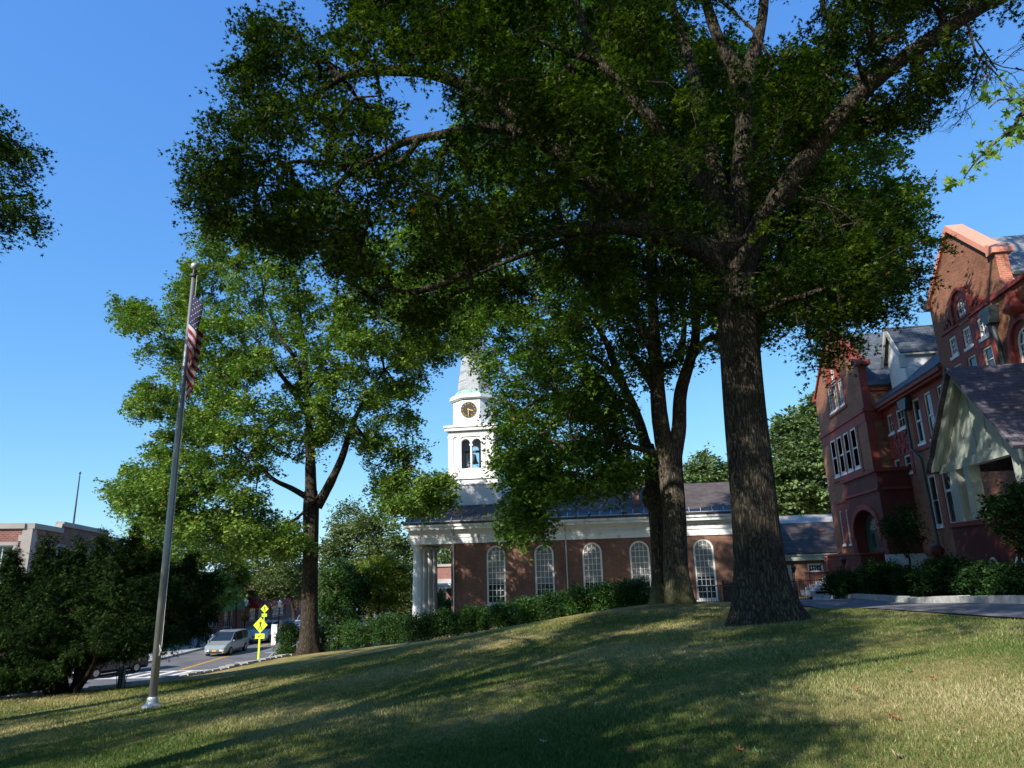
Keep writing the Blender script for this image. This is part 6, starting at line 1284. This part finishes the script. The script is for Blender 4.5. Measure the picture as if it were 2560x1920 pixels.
c = at(606, 1424, 43.2); st = empty('street_steps', V3(c)-Vector((0, 0, 1)), label='pale concrete steps leading from the lawn edge down to the street', cat='steps')
for k in range(7):
    mb = MB(); mb.box(c[0]-.5-.32*k, c[0]+.9-.32*k+.003*k, c[1]-.9, c[1]+.9, c[2]-1.8, c[2]+.05-.2*k); mb.build('step', M['concrete'], st)
def street_lamp(x, y, hh, label, basket=False, light='lamp_glass', zb=STREET+.13, group='old-fashioned black street lamps'):
    r = empty('street_lamp', (x, y, zb), label=label, cat='street lamp', group=group)
    mb = MB(); mb.lathe((x, y, zb), [(.055*hh, 0), (.055*hh, .12), (.036*hh, .3), (.028*hh, .55), (.017*hh, .62), (.014*hh, hh*.78), (.025*hh, hh*.79), (.014*hh, hh*.81)], 12); mb.build('post', M['black'], r)
    k_ = min(1, hh/3.0); ln = MB(); ln.lathe((x, y, zb+hh*.81), [(.10*k_, 0), (.20*k_, hh*.12)], 8); ln = ln.build('lantern', M[light], r)
    mb = MB(); mb.lathe((x, y, zb+hh*.93), [(.25*k_, .0), (.22*k_, .07*k_), (.13*k_, .16*k_), (.03, .20*k_), (.03, .26*k_)], 12); mb.build('lamp_hood', M['white' if light != 'black' else 'black'], ln)
    if basket:
        mb = MB(); mb.lathe((x, y, zb+hh*.42), [(.08, 0), (.35, .22), (.36, .30)], 12); bk_ = mb.build('flower_basket', M['soil'], r)
        n = 700; d = RNG.normal(size=(n, 3)); d /= np.linalg.norm(d, axis=1)[:, None]; P = np.array([x, y, zb+hh*.42+.32])+d*np.array([.5, .5, .42])*(RNG.random(n)**.5)[:, None]
        leaf_mesh('flowers', P, .13, T_OV, M['leaf_flower'], bk_, RNG.random(n))
    return r
M['leaf_flower'] = leafmat('flower_basket_leaves', [(0.0, (0.05, 0.10, 0.02)), (0.5, (0.10, 0.14, 0.03)), (0.7, (0.35, 0.12, 0.03)), (1.0, (0.5, 0.08, 0.06))], .25)
street_lamp(-38.5, 69.3, 3.75, 'street lamp with a round hanging flower basket on the far pavement', True)
street_lamp(-34.2, 68.0, 3.6, 'street lamp with bright white hood to the right of the far crossing sign')
street_lamp(-37.9, 60.5, 3.6, 'street lamp half hidden by leaves left of the silver minivan')
for nm, (x, y, Y), lb_ in (('path_lamp', (1721, 1284, 38), 'short black path lamp beside the annex door'), ('path_lamp', (1829, 1262, 33), 'short black path lamp beside the hall steps')):
    c = at(x, y, Y); zb = h(c[0], c[1]); street_lamp(float(c[0]), Y, 1.75, lb_, zb=zb, group='path lamps', light='black')
mt = at(262, 1474, 25.2); mpz = h(mt[0], mt[1]); r = empty('post', (mt[0], mt[1], mpz), label='short weathered grey post at the lawn edge before the dark car', cat='post')
mb = MB(); mb.box(mt[0]-.09, mt[0]+.09, mt[1]-.09, mt[1]+.09, mpz-.2, mpz+.62); mb.build('shaft', M['limestone'], r); mb = MB(); mb.lathe((mt[0], mt[1], mpz+.62), [(.13, 0), (.13, .05), (.02, .12)], 8); mb.build('cap', M['limestone'], r)
bush(268, 1404, 24.3, 28, 17, .5, 150, .10, 'leaf_yellow', 'small shrub with orange tinged leaves in front of the dark car', per=24)
bush(622, 1354, 46.5, 13, 9, .6, 80, .10, 'leaf_flower', 'orange flowering shrub behind the white parking sign', per=24)
# iron fence
fa, fb_ = at(1488, 1300, 41), at(1592, 1300, 41); fc = at(1790, 1290, 41)
ir = empty('iron_fence', V3(fa), label='black iron picket fence behind the tree trunks in front of the church', cat='fence')
P = [np.array([4.2, 41]), np.array([6.9, 41]), np.array([6.9, 46]), np.array([12.5, 46])]
P[0][0] = fa[0]; P[1][0] = fb_[0]; P[2][0] = fb_[0]; P[3][0] = 13.2
for s_ in range(3):
    a, b = P[s_], P[s_+1]; L = np.linalg.norm(b-a); n = int(L/.13); mb = MB()
    for k in range(n+1):
        p = a+(b-a)*k/n; z = h(*p); mb.bar((p[0], p[1], z), (p[0], p[1], z+1.3), .024)
    za, zb = h(*a), h(*b); mb.bar((a[0], a[1], za+.15), (b[0], b[1], zb+.15), .03); mb.bar((a[0], a[1], za+1.18), (b[0], b[1], zb+1.18), .05); mb.build('fence_panel', M['black'], ir, merge=False)
for p in P:
    z = h(*p); mb = MB(); mb.box(p[0]-.04, p[0]+.04, p[1]-.04, p[1]+.04, z-.1, z+1.45); mb.lathe((p[0], p[1], z+1.45), [(.05, 0), (.06, .05), (.01, .12)], 8); mb.build('post', M['black'], ir)
c = at(1985, 1268, 27.5); mb = MB(); zc = h(c[0], c[1]); mb.slab([[(c[0]-.5, zc+.1), (c[0]+.6, zc+.1), (c[0]+.75, zc+.65), (c[0]+.45, zc+.9), (c[0]-.1, zc+.55), (c[0]-.45, zc+.45)]], lambda u, v, d: (u, c[1]+d, v+.05*math.sin(u*9)), 0, .7)
tb = mb.build('tarpaulin', M['bluetarp'], None, label='crumpled turquoise cover lying among the dark shrubs before the pale wall', cat='tarpaulin')

# ------------------------------------------------------------------ cars
def paint(name, col, metal=.3):
    mt, t, b = newmat(name); b.inputs['Base Color'].default_value = (*col, 1); b.inputs['Metallic'].default_value = metal; b.inputs['Roughness'].default_value = .32; b.inputs['Coat Weight'].default_value = .6; return mt
def car(kind, x, y, hd, col, label, name='parked_car', plate='plate', zb=STREET+.004, parked=True):
    """built lengthwise along its own +x axis; kind gives the side profile"""
    L, Wd, Hh, prof = {'van': (4.9, 1.95, 1.78, [(-.5, .62, 1.0, 1.60), (-.47, .9, 1.02, 1.74), (-.2, 1, 1.05, 1.78), (.10, 1, 1.04, 1.74), (.30, 1, 1.02, 1.08), (.45, .92, .82, .84), (.5, .78, .58, .60)]),
                       'suv': (4.75, 1.88, 1.80, [(-.5, .9, 1.05, 1.15), (-.46, .95, 1.12, 1.76), (-.2, 1, 1.12, 1.80), (.06, 1, 1.12, 1.76), (.20, 1, 1.10, 1.16), (.43, .96, 1.02, 1.04), (.5, .86, .72, .74)]),
                       'sedan': (4.6, 1.8, 1.45, [(-.5, .86, .92, .94), (-.34, .98, .98, 1.02), (-.20, 1, .98, 1.40), (.0, 1, .96, 1.45), (.10, 1, .95, 1.38), (.25, 1, .92, .96), (.44, .94, .78, .80), (.5, .80, .58, .60)])}[kind]
    r = empty(name, (x, y, zb), hd, label, 'car', 'cars on the street'); pm = paint('paint_'+'_'.join(label.split()[:2]), col); mb = MB(); rings = []
    for (fx_, wf, zbelt, ztop) in prof:
        X = fx_*L; w = Wd/2*wf; green = ztop > zbelt+.2; wt = w*(.78 if green else .93); zt_ = ztop
        rings.append([(X, -w*.9, .24), (X, -w, .42), (X, -w, zbelt-.08), (X, -w*.96, zbelt), (X, -wt, zt_-.04 if green else zt_), (X, -wt*.6, zt_), (X, wt*.6, zt_), (X, wt, zt_-.04 if green else zt_), (X, w*.96, zbelt), (X, w, zbelt-.08), (X, w, .42), (X, w*.9, .24)])
    n = 12
    for rg in rings: mb.v += rg
    for i in range(len(rings)-1):
        for j in range(n): a = i*n+j; b = i*n+(j+1) % n; mb.f.append((a, b, b+n, a+n))
    mb.f.append(tuple(range(n))); mb.f.append(tuple(reversed(range((len(rings)-1)*n, len(rings)*n))))
    body = mb.build('body', pm, r, local=True)
    G = M['glass_car']
    def lerp(p, q_, t): return tuple(p[k]+(q_[k]-p[k])*t for k in range(3))
    def quad(name, A, B, C_, D_, off, mat=G, ins=.1):
        c_ = [sum(p[k] for p in (A, B, C_, D_))/4 for k in range(3)]; P = [lerp(p, c_, ins) for p in (A, B, C_, D_)]; nn_ = (Vector(P[1])-Vector(P[0])).cross(Vector(P[3])-Vector(P[0])).normalized()
        if nn_.dot(Vector(c_)-Vector((0, 0, .8))) < 0: nn_ = -nn_
        P = [tuple(Vector(p)+nn_*off) for p in P]; q2 = [tuple(Vector(p)-nn_*(off+.02)) for p in P]; m_ = MB(); m_.add(P+q2, [(0,1,2,3),(7,6,5,4),(0,4,5,1),(1,5,6,2),(2,6,7,3),(3,7,4,0)]); return m_.build(name, mat, r, local=True)
    gi = [i for i, p in enumerate(prof) if p[3] > p[2]+.2]; f_ = gi[-1]; b_ = gi[0]
    up4 = lambda i, j: (rings[i][j][0], rings[i][j][1], rings[i][5][2])
    quad('windscreen', rings[f_+1][4], rings[f_+1][7], up4(f_, 7), up4(f_, 4), .016, ins=.06)
    if b_ > 0: quad('rear_window', rings[b_-1][4], rings[b_-1][7], up4(b_, 7), up4(b_, 4), .016)
    for sd in (0, 1):
        jb, jt = ((3, 4), (8, 7))[sd]
        for i in gi[:-1]: quad('side_window', rings[i][jb], rings[i+1][jb], rings[i+1][jt], rings[i][jt], .012, ins=.09)
        quad('side_window', rings[f_][jb], lerp(rings[f_][jb], rings[f_+1][jb], .8), lerp(rings[f_][jt], rings[f_+1][jt], .3), rings[f_][jt], .014, ins=.12)
    xf = L/2; wfr = Wd/2*.8; zf = prof[-1][2]
    for sy in (-1, 1):
        m_ = MB(); m_.add([(xf-.02, sy*wfr*.98, zf-.02), (xf+.012, sy*wfr*.55, zf-.04), (xf+.012, sy*wfr*.55, zf-.17), (xf-.0, sy*wfr*1.0, zf-.14), (xf-.45, sy*Wd/2*.93, zf+.08), (xf-.42, sy*Wd/2*.955, zf-.06), (xf-.1, sy*wfr*.55, zf-.1)], [(0,1,2,3),(0,3,5,4),(0,4,6,1),(1,6,2),(2,6,5,3)]); m_.build('headlight', M['lampglow'], r, local=True)
        m_ = MB(); yy = sy*Wd/2; m_.lathe((0, 0, 0), [(.04, -.09), (.09, -.04), (.09, .05), (.04, .09)], 8); m_.v = [((prof[f_+1][0]*L-.25)+a*.8, yy+sy*.06+b, 1.08+c_*.9) for a, b, c_ in m_.v]; m_.build('mirror', pm, r, local=True)
        for xx in (L*.31, -L*.30):
            m_ = MB(); m_.tube([(xx, sy*(Wd/2-.20), .33), (xx, sy*(Wd/2+.012), .33)], .335, 20); wh = m_.build('wheel', M['rubber'], r, local=True)
            m_ = MB(); m_.tube([(xx, sy*(Wd/2-.02), .33), (xx, sy*(Wd/2+.022), .33)], .205, 10); m_.build('rim', M['chrome'], wh, local=True)
    m_ = MB(); m_.box(xf-.02, xf+.018, -.42, .42, zf-.19, zf-.07); m_.build('grille', M['black'] if kind != 'van' else M['chrome'], r, local=True)
    m_ = MB(); m_.box(xf-.05, xf+.022, -.62, .62, .27, .38); m_.build('lower_intake', M['black'], r, local=True)
    m_ = MB(); m_.box(xf, xf+.03, -.16, .16, .40, .50); m_.build('number_plate', M[plate], r, local=True)
    return r
hs_ = math.atan2(-SD[1], -SD[0])
car('van', -33.1, 57.0, hs_, (.27, .30, .30), 'silver minivan driving towards the crossing with an orange number plate', 'minivan')
car('sedan', -36.25, 62.3, hs_, (.30, .36, .42), 'blue-grey sedan parked at the kerb, mostly behind the silver minivan')
car('suv', -34.95, 67.0, hs_, (.50, .55, .62), 'blue-silver off-roader partly hidden by the near crossing sign', 'suv', 'signwhite')
car('sedan', -38.1, 73.8, hs_, (.45, .02, .03), 'red car glimpsed just behind the blue-silver off-roader')
car('suv', -36.1, 78.5, hs_, (.62, .64, .66), 'white car with a pale bonnet just right of the white-hooded street lamp', 'suv')
car('sedan', -39.6, 87, hs_, (.12, .2, .32), 'dark blue car in the distance left of the white-hooded street lamp')
car('sedan', -37.6, 95, hs_, (.25, .32, .4), 'pale blue car in the far distance right of the white-hooded street lamp')
car('suv', -34.75, 45.2, math.atan2(-.955, -.29), (.012, .013, .018), 'black car crossing between the yew and the near flagpole', 'suv', 'signwhite')
car('sedan', -35.6, 38.9, math.atan2(-.9, -.42), (.42, .43, .44), 'silver car seen under the yew at the lower left edge')
car('van', -19.0, 84, 2.4, (.65, .66, .66), 'white van standing beyond the yellow-green tree', 'van')
# low cream wall and planting far down behind the hedge
mb = MB(); mb.box(-27.5, -22.5, 79, 79.3, STREET-.3, -3.1); wl_ = mb.build('garden_wall', M['cream'], None, label='low cream wall far behind the hedge, under the yellow-green tree', cat='wall')
mb = MB(); mb.box(-27.6, -22.4, 78.92, 79.38, -3.098, -2.98); mb.build('wall_cap', M['white'], wl_)

# ------------------------------------------------------------------ grass blades and fallen leaves
def lawn_pts(n, y0, y1, dens_pow):
    out = []
    while sum(len(o) for o in out) < n:
        yy = y0*(y1/y0)**(RNG.random(20000)**dens_pow); xx = RNG.uniform(-1, 1, 20000)*yy*1.05 - yy*.18; P = np.stack([xx, yy, H(xx, yy)], 1); pp = px_of(P)
        k = (pp[:, 0] > -60) & (pp[:, 0] < 2280) & (pp[:, 1] < 1720) & (P[:, 0] > wall_x(P[:, 1])+.5) & (P[:, 0] < np.interp(P[:, 1], [12, 14.2, 18, 25, 28.5, 33], [7.1, 6.3, 6.0, 5.7, 4.4, 3.4])); out.append(P[k])
    return np.concatenate(out)[:n]
def wave(P): return .5+.25*np.sin(P[:, 0]*.9+1.3*np.sin(P[:, 1]*.55))+.25*np.sin(P[:, 1]*1.3+P[:, 0]*.5+2)
M['blade'] = leafmat('grass_blades', [(0.0, (0.045, 0.09, 0.018)), (0.4, (0.11, 0.165, 0.04)), (0.65, (0.24, 0.23, 0.09)), (1.0, (0.48, 0.41, 0.24))], .25, .6, (1.1, 1.15, .5))
BL = 380000
gp = lawn_pts(BL, 5.2, 24, 1.0); sz = .027*(1+.03*gp[:, 1])
n = len(gp); az = RNG.uniform(0, 2*math.pi, n); lean = RNG.normal(size=(n, 2))*.55; ht = sz*RNG.uniform(.5, 1.6, n); wd_ = .0036*(1+gp[:, 1]*.10)
v = np.empty((n, 3, 3), np.float32); dx, dy = np.cos(az)*wd_, np.sin(az)*wd_
v[:, 0] = gp + np.stack([dx, dy, -np.full(n, .01)], 1); v[:, 1] = gp - np.stack([dx, dy, np.full(n, .01)], 1); v[:, 2] = gp + np.stack([lean[:, 0]*ht, lean[:, 1]*ht, ht], 1)
me = bpy.data.meshes.new('grass'); me.vertices.add(n*3); me.vertices.foreach_set('co', v.ravel()); me.loops.add(n*3); me.loops.foreach_set('vertex_index', np.arange(n*3, dtype=np.int32)); me.polygons.add(n)
me.polygons.foreach_set('loop_start', np.arange(0, n*3, 3, dtype=np.int32)); me.polygons.foreach_set('loop_total', np.full(n, 3, np.int32))
dry = np.clip(wave(gp)*.58+.12+.30*np.clip((gp[:, 0]-1.5)/4, -.3, 1)*np.clip((10-gp[:, 1])/3, 0, 1)+.12*np.clip((gp[:, 1]-10)/8, 0, 1)+RNG.normal(size=n)*.20, 0, 1)
me.attributes.new('rnd', 'FLOAT', 'FACE').data.foreach_set('value', dry.astype(np.float32)); me.update()
link('grass', me, M['blade'], None, kind='stuff', local=True, label='short partly dried lawn grass', cat='grass')
# tufts round the trunks and along the path edge
FL = {'orange': plain('orange_dead_leaf', (.30, .10, .035), .7, var=.25, scale=20), 'brown': plain('brown_dead_leaf', (.24, .11, .05), .7, var=.25, scale=20), 'pale': plain('pale_dead_leaf', (.34, .26, .17), .7, var=.2, scale=20), 'green': plain('green_fallen_leaf', (.08, .20, .05), .6, var=.2, scale=20)}
def leafshape(seed):
    rg = random.Random(seed); mb = MB(); pts = []
    for k in range(14):
        a = 2*math.pi*k/14; r_ = (.048 if k % 2 == 0 else .022)*rg.uniform(.75, 1.2); pts.append((r_*math.cos(a), r_*math.sin(a), .01+.04*rg.random()*(k % 2 == 0)))
    c_ = (0, 0, .008); mb.v = [c_]+pts; mb.f = [(0, 1+k, 1+(k+1) % 14) for k in range(14)]; return mb
fl_list = [(2017, 1473, 'orange', 'large crumpled orange leaf at the right of the lawn'), (1965, 1455, 'green', 'green twig leaf beside the crumpled orange leaf'), (1640, 1532, 'orange', 'orange leaf at the edge of the shade, lower middle right'), (1607, 1510, 'pale', 'pale leaf at the edge of the shade'), (1926, 1556, 'orange', 'orange leaf low on the right, nearest the crumpled one'), (1941, 1563, 'orange', 'second orange leaf of the close pair low on the right'),
           (1668, 1560, 'brown', 'brown leaf alone in the sunlit grass right of centre'), (1805, 1574, 'orange', 'orange leaf in the tan grass low on the right'), (1535, 1575, 'brown', 'brown leaf below the shade edge, right of centre'), (1375, 1590, 'orange', 'reddish leaf on the green patch, bottom centre'), (1175, 1612, 'pale', 'pale torn leaf at the bottom left of the sunlit grass'), (1368, 1632, 'orange', 'orange leaf at the bottom, centre right'),
           (1480, 1630, 'brown', 'brown leaf at the bottom, left of the green twig'), (1600, 1632, 'orange', 'orange leaf beside the green twig at the bottom'), (1640, 1638, 'green', 'dark green twig leaf at the very bottom'), (1942, 1646, 'pale', 'pale curled leaf at the bottom right'), (1375, 1330+20, 'orange', 'orange leaf near the foot of the forked tree'), (1662, 1373, 'orange', 'orange leaf below the roots of the huge oak'),
           (1605, 1400, 'brown', 'brown leaf in the shade in front of the huge oak'), (1850, 1497, 'orange', 'orange leaf in the shade edge on the right'), (295, 1600, 'brown', 'brown leaf low on the left of the lawn'), (1690, 1360+80, 'orange', 'orange leaf in dappled shade right of the huge oak'), (1190, 1395, 'orange', 'orange leaf alone in the middle of the far lawn'), (1240, 1478, 'orange', 'orange leaf in the streaky shade, centre')]
for i, (x, y, c_, lb_) in enumerate(fl_list):
    d = ray(x, y); t = 6.0
    for _ in range(60):                      # walk along the line of sight down to the lawn
        p = EYE+d*t; t += (p[2]-h(p[0], p[1]))*1.6
        if abs(p[2]-h(p[0], p[1])) < .002: break
    mb = leafshape(i); s_ = .85+.02*p[1]; a = i*1.7
    mb.v = [((u*math.cos(a)-w_*math.sin(a))*s_, (u*math.sin(a)+w_*math.cos(a))*s_, q_*s_) for u, w_, q_ in mb.v]
    o = mb.build('fallen_leaf', FL[c_], None, local=True, label=lb_, cat='leaf', group='fallen leaves on the lawn'); o.location = (p[0], p[1], h(p[0], p[1])+.035)
